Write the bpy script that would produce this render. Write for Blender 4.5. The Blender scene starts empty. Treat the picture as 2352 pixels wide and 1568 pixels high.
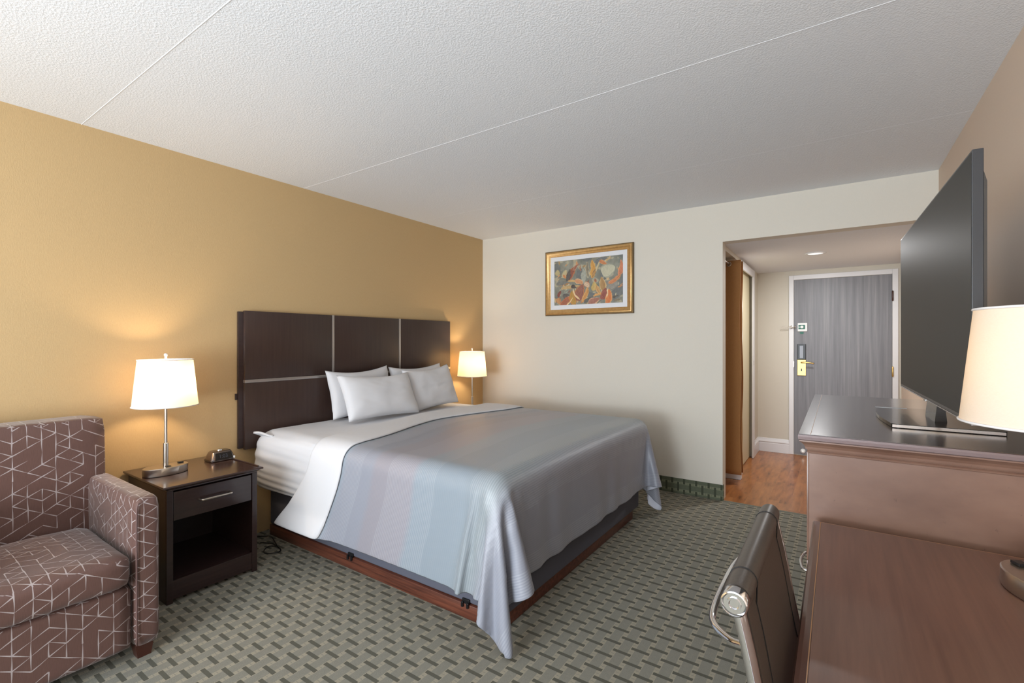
import bpy, bmesh, math, random
from mathutils import Vector, Matrix, noise
PI = math.pi
sc = bpy.context.scene
COL = sc.collection
random.seed(7)

# ------------------------------------------------------------------ colour and node helpers
def lin(r, g, b):
    f = lambda c: (c/12.92 if c <= .04045 else ((c+.055)/1.055)**2.4)
    return (f(r/255), f(g/255), f(b/255), 1)

class NT:
    """small wrapper that makes node wiring short"""
    def __init__(s, name):
        s.m = bpy.data.materials.new(name); s.m.use_nodes = True
        s.t = s.m.node_tree; s.t.nodes.clear()
        s.out = s.t.nodes.new('ShaderNodeOutputMaterial')
        s.b = s.t.nodes.new('ShaderNodeBsdfPrincipled')
        s.t.links.new(s.b.outputs[0], s.out.inputs[0])
    def n(s, kind, **kw):
        nd = s.t.nodes.new('ShaderNode'+kind)
        for k, v in kw.items():
            if hasattr(nd, k): setattr(nd, k, v)
            else: nd.inputs[k].default_value = v
        return nd
    def l(s, a, b): s.t.links.new(a, b)
    def setb(s, **kw):
        for k, v in kw.items():
            k = k.replace('_', ' ')
            if hasattr(v, 'is_output'): s.l(v, s.b.inputs[k])
            else: s.b.inputs[k].default_value = v
    def math(s, op, a, b=None, c=None):
        nd = s.t.nodes.new('ShaderNodeMath'); nd.operation = op
        for i, v in enumerate((a, b, c)):
            if v is None: continue
            if hasattr(v, 'is_output'): s.l(v, nd.inputs[i])
            else: nd.inputs[i].default_value = v
        return nd.outputs[0]
    def mix(s, f, a, b):
        nd = s.t.nodes.new('ShaderNodeMix'); nd.data_type = 'RGBA'
        for i, v in ((0, f), (6, a), (7, b)):
            if hasattr(v, 'is_output'): s.l(v, nd.inputs[i])
            else: nd.inputs[i].default_value = v
        return nd.outputs[2]
    def ramp(s, fac, stops):
        nd = s.t.nodes.new('ShaderNodeValToRGB'); e = nd.color_ramp.elements
        while len(e) < len(stops): e.new(.5)
        for i, (p, c) in enumerate(stops): e[i].position = p; e[i].color = c
        s.l(fac, nd.inputs[0]); return nd.outputs[0]
    def coord(s, which='Object', scale=(1, 1, 1), rot=(0, 0, 0)):
        tc = s.n('TexCoord'); mp = s.n('Mapping'); s.l(tc.outputs[which], mp.inputs[0])
        mp.inputs['Scale'].default_value = scale; mp.inputs['Rotation'].default_value = rot
        return mp.outputs[0]
    def xyz(s, vec):
        nd = s.n('SeparateXYZ'); s.l(vec, nd.inputs[0]); return nd.outputs
    def noise(s, vec, scale, detail=2, rough=.5):
        nd = s.n('TexNoise'); nd.inputs['Scale'].default_value = scale
        nd.inputs['Detail'].default_value = detail; nd.inputs['Roughness'].default_value = rough
        s.l(vec, nd.inputs['Vector']); return nd.outputs['Fac']
    def bump(s, h, strength=.2, dist=.01):
        nd = s.n('Bump'); nd.inputs['Strength'].default_value = strength; nd.inputs['Distance'].default_value = dist
        s.l(h, nd.inputs['Height']); s.l(nd.outputs[0], s.b.inputs['Normal']); return nd

def plain(name, rgb, rough=.5, metal=0, **kw):
    m = NT(name); m.setb(Base_Color=lin(*rgb), Roughness=rough, Metallic=metal, **kw); return m.m

def wood(name, dark, light, rough=.35, axis='x', scale=1, coat=0, contrast=(.3, .7), spec=.5):
    m = NT(name)
    sx = {'x': (1.2, 28, 28), 'y': (28, 1.2, 28), 'z': (28, 28, 1.2)}[axis]
    v = m.coord('Object', tuple(a*scale for a in sx))
    f = m.noise(v, 2.2, 6, .62)
    c = m.ramp(f, [(contrast[0], lin(*dark)), (contrast[1], lin(*light))])
    m.setb(Base_Color=c, Roughness=rough, Coat_Weight=coat, Coat_Roughness=.15, Specular_IOR_Level=spec)
    m.bump(f, .05, .002)
    return m.m

def wallpaper(name, rgb, rgb2, bs=.25):
    m = NT(name); v = m.coord('Object')
    a = m.noise(v, 1.3, 2); vv = m.coord('Object', (160, 160, 420)); w = m.noise(vv, 1, 3, .6)
    vv2 = m.coord('Object', (420, 420, 60)); w2 = m.noise(vv2, 1, 2, .5)
    c = m.mix(m.math('MULTIPLY', m.math('ADD', w, w2), .5), lin(*rgb), lin(*rgb2))
    m.setb(Base_Color=c, Roughness=.62, Specular_IOR_Level=.3)
    m.bump(m.math('ADD', w, w2), bs, .0015)
    return m.m

M = {}
M['gold_wall'] = wallpaper('gold_wallpaper', (180, 151, 108), (198, 171, 128))
M['cream_wall'] = wallpaper('cream_wallpaper', (214, 208, 196), (222, 217, 206), .12)
M['tan_wall'] = wallpaper('tan_wallpaper', (210, 190, 172), (218, 199, 181), .12)
M['hall_wall'] = wallpaper('hall_wallpaper', (208, 202, 188), (215, 209, 196), .1)
M['white_paint'] = plain('white_trim_paint', (226, 226, 228), .35)
M['cream_paint'] = plain('cream_door_paint', (216, 205, 172), .45)

m = NT('stippled_ceiling'); v = m.coord('Object')
a = m.noise(v, 120, 3, .6); b_ = m.noise(v, 260, 2, .5)
h = m.math('ADD', m.math('MULTIPLY', m.ramp(a, [(.42, (0, 0, 0, 1)), (.62, (1, 1, 1, 1))]), 1.0), m.math('MULTIPLY', b_, .35))
m.setb(Base_Color=lin(232, 235, 240), Roughness=.85, Specular_IOR_Level=.15); m.bump(h, .30, .0025)
M['ceiling'] = m.m

def carpet(name, ax, ay, gray, gray2, dark, light, sx=1.0):
    """basket pattern: dark dashes on a staggered lattice, pale patches at their ends"""
    m = NT(name); o = m.xyz(m.coord('Object'))
    x, y = o[ax], o[ay]
    PX, PY = .125*sx, .10*sx
    nz = m.noise(m.coord('Object', (1, 1, 1)), 420, 3, .7)
    big = m.noise(m.coord('Object', (1, 1, 1)), 55, 3, .6)
    jit = m.math('MULTIPLY', m.math('SUBTRACT', nz, .5), .006)
    dash = light_m = line_m = None
    for k in (0, 1):
        dx = m.math('SUBTRACT', m.math('MULTIPLY', m.math('FRACT', m.math('ADD', m.math('DIVIDE', x, PX), .5+k*.5)), PX), PX/2)
        dy = m.math('SUBTRACT', m.math('MULTIPLY', m.math('FRACT', m.math('ADD', m.math('DIVIDE', y, PY), .35+k*.5)), PY), PY/2)
        dx = m.math('ABSOLUTE', dx); dy = m.math('ADD', m.math('ABSOLUTE', dy), jit)
        d = m.math('MULTIPLY', m.math('LESS_THAN', dx, .0385*sx), m.math('LESS_THAN', dy, .0085*sx))
        li = m.math('MULTIPLY', m.math('MULTIPLY', m.math('GREATER_THAN', dx, .0215*sx), m.math('LESS_THAN', dx, .041*sx)), m.math('LESS_THAN', dy, .0235*sx))
        ln = m.math('MULTIPLY', m.math('LESS_THAN', m.math('ABSOLUTE', m.math('SUBTRACT', dx, .0225*sx)), .0022*sx), m.math('LESS_THAN', dy, .05*sx))
        dash = d if dash is None else m.math('MAXIMUM', dash, d)
        light_m = li if light_m is None else m.math('MAXIMUM', light_m, li)
        line_m = ln if line_m is None else m.math('MAXIMUM', line_m, ln)
    base = m.mix(big, lin(*gray), lin(*gray2))
    c = m.mix(m.math('MULTIPLY', line_m, .35), base, lin(*light))
    c = m.mix(m.math('MULTIPLY', light_m, .75), c, lin(*light))
    c = m.mix(dash, c, lin(*dark))
    c = m.mix(m.math('MULTIPLY', m.math('SUBTRACT', nz, .42), 1.3), c, lin(*[int(q*.55) for q in gray]))
    m.setb(Base_Color=c, Roughness=.95, Specular_IOR_Level=.1)
    m.bump(nz, .5, .004)
    return m.m
M['carpet'] = carpet('basket_weave_carpet', 0, 1, (132, 131, 121), (144, 141, 130), (94, 93, 83), (168, 160, 141))
M['carpet_base'] = carpet('carpet_baseboard', 2, 0, (98, 104, 86), (108, 113, 94), (76, 80, 66), (142, 143, 118))
M['carpet_edge'] = plain('carpet_edge_strip', (120, 116, 102), .8)

m = NT('laminate_floor'); o = m.xyz(m.coord('Object'))
row = m.math('FLOOR', m.math('DIVIDE', o[0], .078))
wn = m.n('TexWhiteNoise'); wn.noise_dimensions = '1D'; m.l(row, wn.inputs['W'])
off = m.math('MULTIPLY', wn.outputs['Value'], 3.0)
seg = m.math('FLOOR', m.math('ADD', m.math('DIVIDE', o[1], .6), off))
wn2 = m.n('TexWhiteNoise'); wn2.noise_dimensions = '2D'
cb = m.n('CombineXYZ'); m.l(row, cb.inputs[0]); m.l(seg, cb.inputs[1]); m.l(cb.outputs[0], wn2.inputs['Vector'])
cv = m.n('CombineXYZ')
m.l(m.math('ADD', m.math('MULTIPLY', o[0], 17), m.math('MULTIPLY', wn2.outputs['Value'], 20)), cv.inputs[0])
m.l(m.math('MULTIPLY', o[1], 3.0), cv.inputs[1])
g = m.noise(cv.outputs[0], 1.1, 5, .6)
c = m.ramp(g, [(.30, lin(84, 44, 22)), (.42, lin(138, 82, 44)), (.55, lin(162, 100, 54)), (.75, lin(182, 120, 70))])
c = m.mix(m.math('MULTIPLY', wn2.outputs['Value'], .3), c, lin(205, 150, 100))
m.setb(Base_Color=c, Roughness=.3, Coat_Weight=.12, Coat_Roughness=.1, Specular_IOR_Level=.35)
M['laminate'] = m.m

M['espresso'] = wood('espresso_wood', (40, 27, 26), (54, 38, 36), .3, 'y', coat=.25)
M['espresso_top'] = wood('espresso_top', (48, 32, 28), (62, 43, 38), .24, 'y', coat=.5)
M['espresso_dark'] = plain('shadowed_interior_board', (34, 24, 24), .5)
M['headboard'] = wood('headboard_laminate', (50, 35, 31), (60, 44, 38), .42, 'z', coat=.15)
M['headboard_low'] = M['headboard']
M['strip'] = plain('satin_metal_strip', (190, 184, 180), .32, .85)
M['cherry'] = wood('cherry_plinth', (64, 32, 24), (116, 66, 48), .35, 'x', coat=.2)
M['brown_paint'] = None
m = NT('brown_varnish_panel'); v = m.coord('Object')
f = m.noise(m.coord('Object', (2.2, 2.2, 4.5)), 2.2, 4, .55); f2 = m.noise(m.coord('Object', (2, 2, 1)), 40, 4, .7)
c = m.ramp(f, [(.3, lin(110, 82, 69)), (.7, lin(128, 99, 84))])
c = m.mix(m.math('MULTIPLY', m.math('GREATER_THAN', f2, .70), .5), c, lin(70, 50, 44))
m.setb(Base_Color=c, Roughness=.34, Coat_Weight=.15, Coat_Roughness=.3)
M['brown_paint'] = m.m
M['dresser_top'] = wood('dresser_top', (62, 50, 48), (72, 59, 56), .2, 'y', coat=.45)
M['dresser_edge'] = plain('worn_top_edge', (120, 104, 104), .35)
M['desk_top'] = wood('desk_top_veneer', (94, 65, 53), (112, 80, 66), .3, 'y', coat=.25)
M['desk_edge'] = wood('desk_edge_moulding', (84, 56, 48), (98, 68, 58), .3, 'y', coat=.2)
M['worn_line'] = plain('worn_gold_line', (170, 128, 92), .5)
M['leather'] = None
m = NT('black_brown_leather'); f = m.noise(m.coord('Object'), 260, 3, .6)
m.setb(Base_Color=lin(70, 63, 57), Roughness=.38, Specular_IOR_Level=.6); m.bump(f, .25, .001); M['leather'] = m.m
M['seam'] = plain('black_stitching', (16, 15, 15), .7)
M['chrome'] = plain('polished_chrome', (225, 226, 230), .08, 1)
M['nickel'] = None
m = NT('brushed_nickel'); f = m.noise(m.coord('Object', (30, 30, 900)), 1, 2)
m.setb(Base_Color=lin(196, 188, 178), Metallic=1, Roughness=.3); m.bump(f, .05, .0005); M['nickel'] = m.m
M['brass'] = plain('polished_brass', (222, 192, 124), .38, 1)
M['black_plastic'] = plain('black_plastic', (22, 22, 24), .35)
M['gloss_black'] = plain('gloss_black_plastic', (24, 23, 23), .2, Coat_Weight=.15)
M['tv_bezel'] = plain('charcoal_bezel', (58, 59, 62), .3, .3)
M['tv_back'] = plain('grey_back_shell', (82, 83, 84), .45)
M['silver'] = plain('silver_trim', (170, 170, 172), .25, .9)
m = NT('dark_screen_glass'); m.setb(Base_Color=lin(54, 54, 53), Roughness=.5, Specular_IOR_Level=.25); M['screen'] = m.m
M['grey_door'] = None
m = NT('grey_laminate_door'); f = m.noise(m.coord('Object', (26, 26, .7)), 1.6, 5, .6); f2 = m.noise(m.coord('Object', (120, 120, 3)), 2, 3, .6)
c = m.ramp(f, [(.3, lin(112, 112, 117)), (.55, lin(132, 132, 136)), (.75, lin(152, 152, 154))])
c = m.mix(m.math('MULTIPLY', f2, .25), c, lin(96, 96, 104)); m.setb(Base_Color=c, Roughness=.45); M['grey_door'] = m.m
m = NT('tan_curtain_cloth'); f = m.noise(m.coord('Object', (300, 300, 60)), 1, 2)
c = m.mix(f, lin(150, 102, 54), lin(172, 122, 70)); m.setb(Base_Color=c, Roughness=.8, Sheen_Weight=.2); m.bump(f, .15, .001); M['curtain'] = m.m
m = NT('gilt_frame'); f = m.noise(m.coord('Object'), 40, 4, .6)
c = m.mix(f, lin(170, 128, 76), lin(216, 178, 120)); m.setb(Base_Color=c, Metallic=.55, Roughness=.32); M['gilt'] = m.m
M['gilt_dark'] = plain('dark_outer_lip', (112, 92, 62), .4, .5)
M['mat'] = plain('white_mount_board', (226, 228, 232), .8)
m = NT('painted_canvas'); at = m.n('VertexColor'); at.layer_name = 'paint'; f = m.noise(m.coord('Object'), 300, 3)
m.setb(Base_Color=at.outputs['Color'], Roughness=.6); m.bump(f, .2, .001); M['paint'] = m.m
m = NT('white_cotton'); f = m.noise(m.coord('Object'), 14, 3, .5)
m.setb(Base_Color=lin(210, 210, 213), Roughness=.85, Sheen_Weight=.15, Specular_IOR_Level=.2); m.bump(f, .12, .01); M['cotton'] = m.m
M['piping'] = plain('white_piping', (236, 236, 236), .8)
M['spring_cover'] = plain('slate_base_cloth', (88, 90, 102), .9)
M['green_print'] = plain('green_print', (66, 120, 106), .6)
M['white_plastic'] = plain('white_plastic', (232, 234, 234), .4)
M['beige_plastic'] = plain('beige_plastic', (176, 150, 120), .5)
M['grey_glass'] = plain('grey_reader_window', (128, 132, 142), .3)
M['bulb'] = plain('frosted_bulb', (250, 246, 236), .4)
m = NT('downlight_lens'); m.setb(Base_Color=lin(235, 235, 238), Roughness=.3, Emission_Color=(1, .98, .95, 1), Emission_Strength=.8); M['lens'] = m.m

# lamp shade: thin cloth that lets light through
m = NT('linen_shade'); f = m.noise(m.coord('Object', (200, 200, 500)), 1, 2)
tr = m.n('BsdfTranslucent'); df = m.n('BsdfDiffuse'); mx = m.n('MixShader')
tr.inputs[0].default_value = lin(228, 206, 170); 
m.l(m.mix(f, lin(238, 228, 214), lin(248, 241, 230)), df.inputs[0])
mx.inputs[0].default_value = .42
m.l(df.outputs[0], mx.inputs[1]); m.l(tr.outputs[0], mx.inputs[2]); m.l(mx.outputs[0], m.out.inputs[0])
M['shade'] = m.m
M['shade_trim'] = plain('shade_binding', (222, 218, 216), .8)

# bedspread: soft bands across the length of the bed, satin ribs
m = NT('satin_bedspread'); uv = m.xyz(m.coord('UV'))
u = uv[0]
wob = m.math('MULTIPLY', m.math('SUBTRACT', m.noise(m.coord('UV'), 2.0, 2), .5), .10)
pos = m.math('DIVIDE', m.math('ADD', m.math('ADD', u, wob), 2.55), 1.95)
BL, LV, GR, PK = lin(134, 145, 155), lin(140, 143, 154), lin(132, 141, 145), lin(143, 140, 148)
c = m.ramp(pos, [(.0, BL), (.08, BL), (.10, LV), (.22, LV), (.24, PK), (.40, PK), (.42, BL), (.58, BL), (.68, GR), (.74, LV), (1.0, LV)])
ribs = m.math('SINE', m.math('MULTIPLY', u, 2*PI/.0125))
band = m.math('GREATER_THAN', m.math('SINE', m.math('MULTIPLY', pos, 2*PI*3.2)), -.35)
amp = m.math('ADD', .25, m.math('MULTIPLY', band, .75))
rb = m.math('MULTIPLY', m.math('MULTIPLY', m.math('ADD', ribs, 1), .5), amp)
c = m.mix(m.math('MULTIPLY', rb, .30), c, lin(180, 184, 192))
m.setb(Base_Color=c, Roughness=.42, Specular_IOR_Level=.5, Sheen_Weight=.08, Sheen_Roughness=.4)
m.bump(rb, .08, .002)
M['spread'] = m.m
M['lining'] = plain('pale_lining', (226, 228, 240), .8)

# armchair fabric: open isometric line drawing on brown
m = NT('geometric_upholstery'); uvc = m.coord('UV'); o = m.xyz(uvc)
wv = m.math('MULTIPLY', m.math('SUBTRACT', m.noise(uvc, 9, 2), .5), .007)
X0 = m.math('ADD', o[0], wv); Y0 = m.math('SUBTRACT', o[1], wv)
h = .047; a_ = h/(math.sqrt(3)/2); mask = None
for k, (tx, ty) in enumerate([(0, 1), (.8660254, .5), (.8660254, -.5)]):
    nx, ny = (1, 0) if k == 0 else ((-.5, .8660254) if k == 1 else (.5, .8660254))
    pn = m.math('DIVIDE', m.math('ADD', m.math('MULTIPLY', X0, nx), m.math('MULTIPLY', Y0, ny)), h)
    i = m.math('ROUND', pn)
    d = m.math('MULTIPLY', m.math('ABSOLUTE', m.math('SUBTRACT', pn, i)), h)
    s_ = m.math('SUBTRACT', m.math('DIVIDE', m.math('ADD', m.math('MULTIPLY', X0, tx), m.math('MULTIPLY', Y0, ty)), a_), m.math('MULTIPLY', i, .5))
    cell = m.math('FLOOR', s_); fr = m.math('FRACT', s_)
    cb = m.n('CombineXYZ'); m.l(i, cb.inputs[0]); m.l(cell, cb.inputs[1]); cb.inputs[2].default_value = k*7.3+1.1
    wn = m.n('TexWhiteNoise'); wn.noise_dimensions = '3D'; m.l(cb.outputs[0], wn.inputs['Vector'])
    on = m.math('GREATER_THAN', wn.outputs['Value'], .30 if k == 0 else .36)
    flip = m.math('GREATER_THAN', m.math('FRACT', m.math('MULTIPLY', wn.outputs['Value'], 37.7)), .5)
    fr2 = m.math('ABSOLUTE', m.math('SUBTRACT', fr, flip))
    w = m.math('MULTIPLY', m.math('SUBTRACT', 1.08, fr2), .0019)
    ln = m.math('MULTIPLY', m.math('LESS_THAN', d, m.math('ADD', w, .0002)), on)
    mask = ln if mask is None else m.math('MAXIMUM', mask, ln)
th = m.noise(m.coord('UV', (900, 30, 1)), 1, 3, .6)
base = m.mix(th, lin(76, 52, 46), lin(106, 78, 70))
lc = m.mix(th, lin(150, 138, 136), lin(186, 178, 178))
c = m.mix(m.math('MULTIPLY', mask, .88), base, lc)
m.setb(Base_Color=c, Roughness=.5, Sheen_Weight=.3, Sheen_Roughness=.4, Specular_IOR_Level=.45); m.bump(th, .12, .001)
M['fabric'] = m.m
M['welt'] = plain('brown_welt', (96, 72, 68), .6)
M['foot_wood'] = plain('red_brown_foot', (64, 34, 26), .35)

# ------------------------------------------------------------------ mesh helpers
def bx(bm, x0, x1, y0, y1, z0, z1, bev=0, seg=2):
    r = bmesh.ops.create_cube(bm, size=1)['verts']
    for v in r:
        v.co = Vector(((x0 if v.co.x < 0 else x1), (y0 if v.co.y < 0 else y1), (z0 if v.co.z < 0 else z1)))
    if bev > 0:
        es = list({e for v in r for e in v.link_edges})
        bmesh.ops.bevel(bm, geom=es, offset=bev, segments=seg, affect='EDGES', profile=.5)
    return r

def lathe(bm, prof, n=48, c=(0, 0, 0), ax='z', sx=1, sy=1, cap=True):
    rings = []
    for r, z in prof:
        ring = []
        for k in range(n):
            a = 2*PI*k/n; p = (r*math.cos(a)*sx, r*math.sin(a)*sy, z)
            if ax == 'x': p = (p[2], p[0], p[1])
            if ax == 'y': p = (p[0], p[2], p[1])
            ring.append(bm.verts.new((p[0]+c[0], p[1]+c[1], p[2]+c[2])))
        rings.append(ring)
    for A, B in zip(rings, rings[1:]):
        for k in range(n):
            bm.faces.new((A[k], A[(k+1) % n], B[(k+1) % n], B[k]))
    if cap:
        bm.faces.new(rings[0][::-1]); bm.faces.new(rings[-1])

def tube(bm, pts, r, n=12, closed=False, rr=None):
    pts = [Vector(p) for p in pts]; N = len(pts); rings = []; up = None
    for i, p in enumerate(pts):
        a = pts[(i-1) % N] if (closed or i > 0) else p; b = pts[(i+1) % N] if (closed or i < N-1) else p
        t = (b-a).normalized()
        if up is None:
            up = Vector((0, 0, 1)) if abs(t.z) < .9 else Vector((1, 0, 0))
        s = t.cross(up).normalized(); up = s.cross(t).normalized()
        q = rr[i] if rr else r
        rings.append([bm.verts.new(p+(s*math.cos(2*PI*k/n)+up*math.sin(2*PI*k/n))*q) for k in range(n)])
    for i in range(N if closed else N-1):
        A, B = rings[i], rings[(i+1) % N]
        for k in range(n): bm.faces.new((A[k], A[(k+1) % n], B[(k+1) % n], B[k]))
    if not closed: bm.faces.new(rings[0][::-1]); bm.faces.new(rings[-1])

def smooth_path(pts, k=6):
    P = [Vector(p) for p in pts]; P = [P[0]]+P+[P[-1]]; out = []
    for i in range(1, len(P)-2):
        for j in range(k):
            t = j/k; a, b, c, d = P[i-1], P[i], P[i+1], P[i+2]
            out.append(.5*((2*b)+(c-a)*t+(2*a-5*b+4*c-d)*t*t+(3*b-a-3*c+d)*t**3))
    out.append(P[-2]); return out

def prism(bm, prof, axis, a, b):
    """profile list of 2D points extruded along an axis between a and b"""
    def mk(p, w):
        return {'x': (w, p[0], p[1]), 'y': (p[0], w, p[1]), 'z': (p[0], p[1], w)}[axis]
    A = [bm.verts.new(mk(p, a)) for p in prof]; B = [bm.verts.new(mk(p, b)) for p in prof]
    n = len(prof)
    for k in range(n): bm.faces.new((A[k], A[(k+1) % n], B[(k+1) % n], B[k]))
    bm.faces.new(A[::-1]); bm.faces.new(B)

def boxuv(me):
    uvl = me.uv_layers.new(name='uv')
    for p in me.polygons:
        n = p.normal; ax = max(range(3), key=lambda i: abs(n[i]))
        for li in p.loop_indices:
            co = me.vertices[me.loops[li].vertex_index].co
            uvl.data[li].uv = ((co.y, co.z) if ax == 0 else (co.x, co.z) if ax == 1 else (co.y, co.x))

def B(): return bmesh.new()
def obj(name, bm, mat, parent=None, smooth=False, loc=None, uv=False, auto=None):
    bmesh.ops.recalc_face_normals(bm, faces=bm.faces)
    me = bpy.data.meshes.new(name); bm.to_mesh(me); bm.free()
    me.materials.append(M[mat] if isinstance(mat, str) else mat)
    o = bpy.data.objects.new(name, me); COL.objects.link(o)
    if parent is not None: o.parent = parent
    if loc: o.location = loc
    if smooth:
        for p in me.polygons: p.use_smooth = True
    if auto:
        me.set_sharp_from_angle(angle=math.radians(auto))
    if uv: boxuv(me)
    return o
def box(name, mat, parent, x0, x1, y0, y1, z0, z1, bev=.002, seg=2, **kw):
    bm = B(); bx(bm, x0, x1, y0, y1, z0, z1, bev, seg); return obj(name, bm, mat, parent, smooth=True, auto=35, **kw)

def tag(o, label, cat, group=None):
    o['label'] = label; o['category'] = cat
    if group: o['group'] = group
    return o
def thing(name, label, cat, loc=(0, 0, 0), group=None):
    o = bpy.data.objects.new(name, None); COL.objects.link(o); o.location = loc; o.empty_display_size = .05
    return tag(o, label, cat, group)
def struct_(name, bm, mat, parent=None, **kw):
    o = obj(name, bm, mat, parent, **kw)
    if parent is None: o['kind'] = 'structure'
    return o
def dup(root, loc, label, group=None):
    r = root.copy(); COL.objects.link(r); r.location = loc; r['label'] = label
    if group: r['group'] = group
    for ch in list(root.children):
        c = ch.copy(); COL.objects.link(c); c.parent = r
        for g in ch.children:
            d = g.copy(); COL.objects.link(d); d.parent = c
    return r

# ------------------------------------------------------------------ room shell (metres; camera above the origin)
XL, XR, YB, YF, H = -3.286, .56, 4.21, -3.1, 2.46
HX, HY, HZ = -.79, 6.42, 2.14       # hallway
T = .12
bm = B(); bx(bm, XL-T, XR+T, YF-T, YB, -.1, 0); struct_('floor', bm, 'carpet')
bm = B(); bx(bm, HX-1.0, XR+T, YB, HY+T, -.1, .002); struct_('floor_hall', bm, 'laminate')
bm = B(); bx(bm, -.777, XR, YB-.006, YB+.012, .0, .006, .002); struct_('trim_1', bm, 'carpet_edge')
bm = B(); bx(bm, XL-T, XR+T, YF-T, YB, H, H+.1); ceil_o = struct_('ceiling', bm, 'ceiling')
bm = B(); bx(bm, HX-1.0, XR+T, YB+T, HY+T, HZ, HZ+.1); struct_('ceiling_hall', bm, 'ceiling')
for k, (y, w, hh) in enumerate([(.777, .0035, .0012), (2.04, .0035, .0011), (3.227, .003, .0004)]):   # plank joints in the ceiling
    bm = B(); prism(bm, [(y-w, H+.001), (y-w*.3, H-hh), (y+w*.3, H-hh), (y+w, H+.001)], 'x', XL, XR)
    struct_('trim_%d' % (k+2), bm, 'ceiling')
bm = B(); bx(bm, XL-T, XL, YF-T, YB+T, 0, H); struct_('wall_left', bm, 'gold_wall')
bm = B(); bx(bm, XR, XR+T, YF-T, HY+T, 0, H); struct_('wall_right', bm, 'tan_wall')
bm = B(); bx(bm, XL, -.777, YB, YB+T, 0, H); bx(bm, -.777, XR, YB, YB+T, HZ, H); struct_('wall_back', bm, 'cream_wall')
# window wall behind the camera
wx0, wx1, wz0, wz1 = -2.9, .2, .6, 2.35
bm = B(); bx(bm, XL, wx0, YF-T, YF, 0, H); bx(bm, wx1, XR, YF-T, YF, 0, H); bx(bm, wx0, wx1, YF-T, YF, 0, wz0); bx(bm, wx0, wx1, YF-T, YF, wz1, H)
struct_('wall_front', bm, 'cream_wall')
bm = B()
for a, b, c, d in ((wx0, wx1, wz0, wz0+.05), (wx0, wx1, wz1-.05, wz1), (wx0, wx0+.05, wz0, wz1), (wx1-.05, wx1, wz0, wz1), (-1.38, -1.32, wz0, wz1)):
    bx(bm, a, b, YF-.09, YF-.04, c, d)
struct_('window_1', bm, 'white_paint')
# hallway walls
bm = B(); bx(bm, HX-.12, HX, 4.95, 5.14, 0, HZ); bx(bm, HX-.12, HX, 6.03, HY, 0, HZ); bx(bm, HX-.12, HX, 5.14, 6.03, 2.075, HZ)
bx(bm, HX-.12, HX, 4.33, 4.95, 2.10, HZ)
bx(bm, HX-.65, HX-.12, 4.95, 5.03, 0, HZ)
bx(bm, HX-.65, HX-.6, 4.33, 4.95, 0, HZ)
struct_('wall_hall', bm, 'hall_wall')
bm = B(); bx(bm, HX-.12, XR, HY, HY+T, 0, HZ); struct_('wall_end', bm, 'hall_wall')
# carpet baseboard on back wall, wrapping the corner
bm = B(); bx(bm, XL+.001, -.771, YB-.008, YB-.0005, .001, .132, .002); bx(bm, -.7765, -.771, YB-.0005, YB+.02, .001, .132); struct_('baseboard_back', bm, 'carpet_base')
def base_prof(d):   # moulded white baseboard, thickness away from wall
    return [(0, .003), (.016*d, .003), (.016*d, .105), (.012*d, .112), (.018*d, .120), (.018*d, .128), (.006*d, .150), (.004*d, .163), (0, .165)]
bm = B(); prism(bm, [(HY-p[0]-.0005, p[1]) for p in base_prof(1)], 'x', HX+.001, -.461); struct_('baseboard_end', bm, 'white_paint')
bm = B(); prism(bm, [(HX+p[0]+.0005, p[1]) for p in base_prof(1)], 'y', 6.032, HY-.02); struct_('baseboard_hall', bm, 'white_paint')
bm = B(); bx(bm, HX-.59, HX+.04, 4.93, 4.949, .003, .105, .004); bx(bm, HX+.001, HX+.04, 4.949, 5.0, .003, .105, .004); struct_('baseboard_closet', bm, 'white_paint')

# bathroom door in the hall's left wall
bm = B(); bx(bm, HX-.06, HX-.03, 5.15, 6.02, .01, 2.07); dr = struct_('door_2', bm, 'cream_paint')
bm = B(); bx(bm, HX+.0005, HX+.018, 5.09, 5.17, .003, 2.12, .003); bx(bm, HX+.0005, HX+.018, 5.93, 6.028, .003, 2.12, .003); bx(bm, HX+.0005, HX+.018, 5.17, 5.93, 2.04, 2.12, .003)
obj('casing', bm, 'white_paint', dr)
bm = B(); bx(bm, HX+.019, HX+.022, 5.938, 5.95, 1.05, 1.10); obj('strike_plate', bm, 'nickel', dr)

# entrance door
bm = B(); bx(bm, -.41, .482, HY-.012, HY-.001, .012, 2.03, .001); dr = struct_('door_1', bm, 'grey_door')
bm = B()
bx(bm, -.462, -.413, HY-.022, HY-.001, .003, 2.085, .003); bx(bm, .485, .534, HY-.022, HY-.001, .003, 2.085, .003); bx(bm, -.413, .485, HY-.022, HY-.001, 2.033, 2.085, .003)
obj('casing', bm, 'white_paint', dr)
yd = HY-.012
for z, mt in ((1.80, 'black_plastic'), (1.0, 'brass')):
    bm = B(); lathe(bm, [(.004, z-.055), (.008, z-.05), (.008, z+.05), (.004, z+.055)], 12, (.486, yd-.018, 0)); obj('hinge', bm, mt if mt == 'brass' else 'foot_wood', dr, True)
bm = B(); bx(bm, -.378, -.292, yd-.022, yd, 1.11, 1.288, .004); rd = obj('card_reader', bm, 'black_plastic', dr)
bm = B(); bx(bm, -.354, -.318, yd-.0245, yd-.0215, 1.125, 1.27, .001); obj('reader_window', bm, 'grey_glass', rd)
bm = B(); bx(bm, -.378, -.292, yd-.012, yd, .925, 1.108, .003); pl = obj('lock_plate', bm, 'brass', dr)
bm = B(); bx(bm, -.342, -.330, yd-.0135, yd-.0115, .975, 1.005, .001); obj('keyhole', bm, 'black_plastic', pl)
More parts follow.
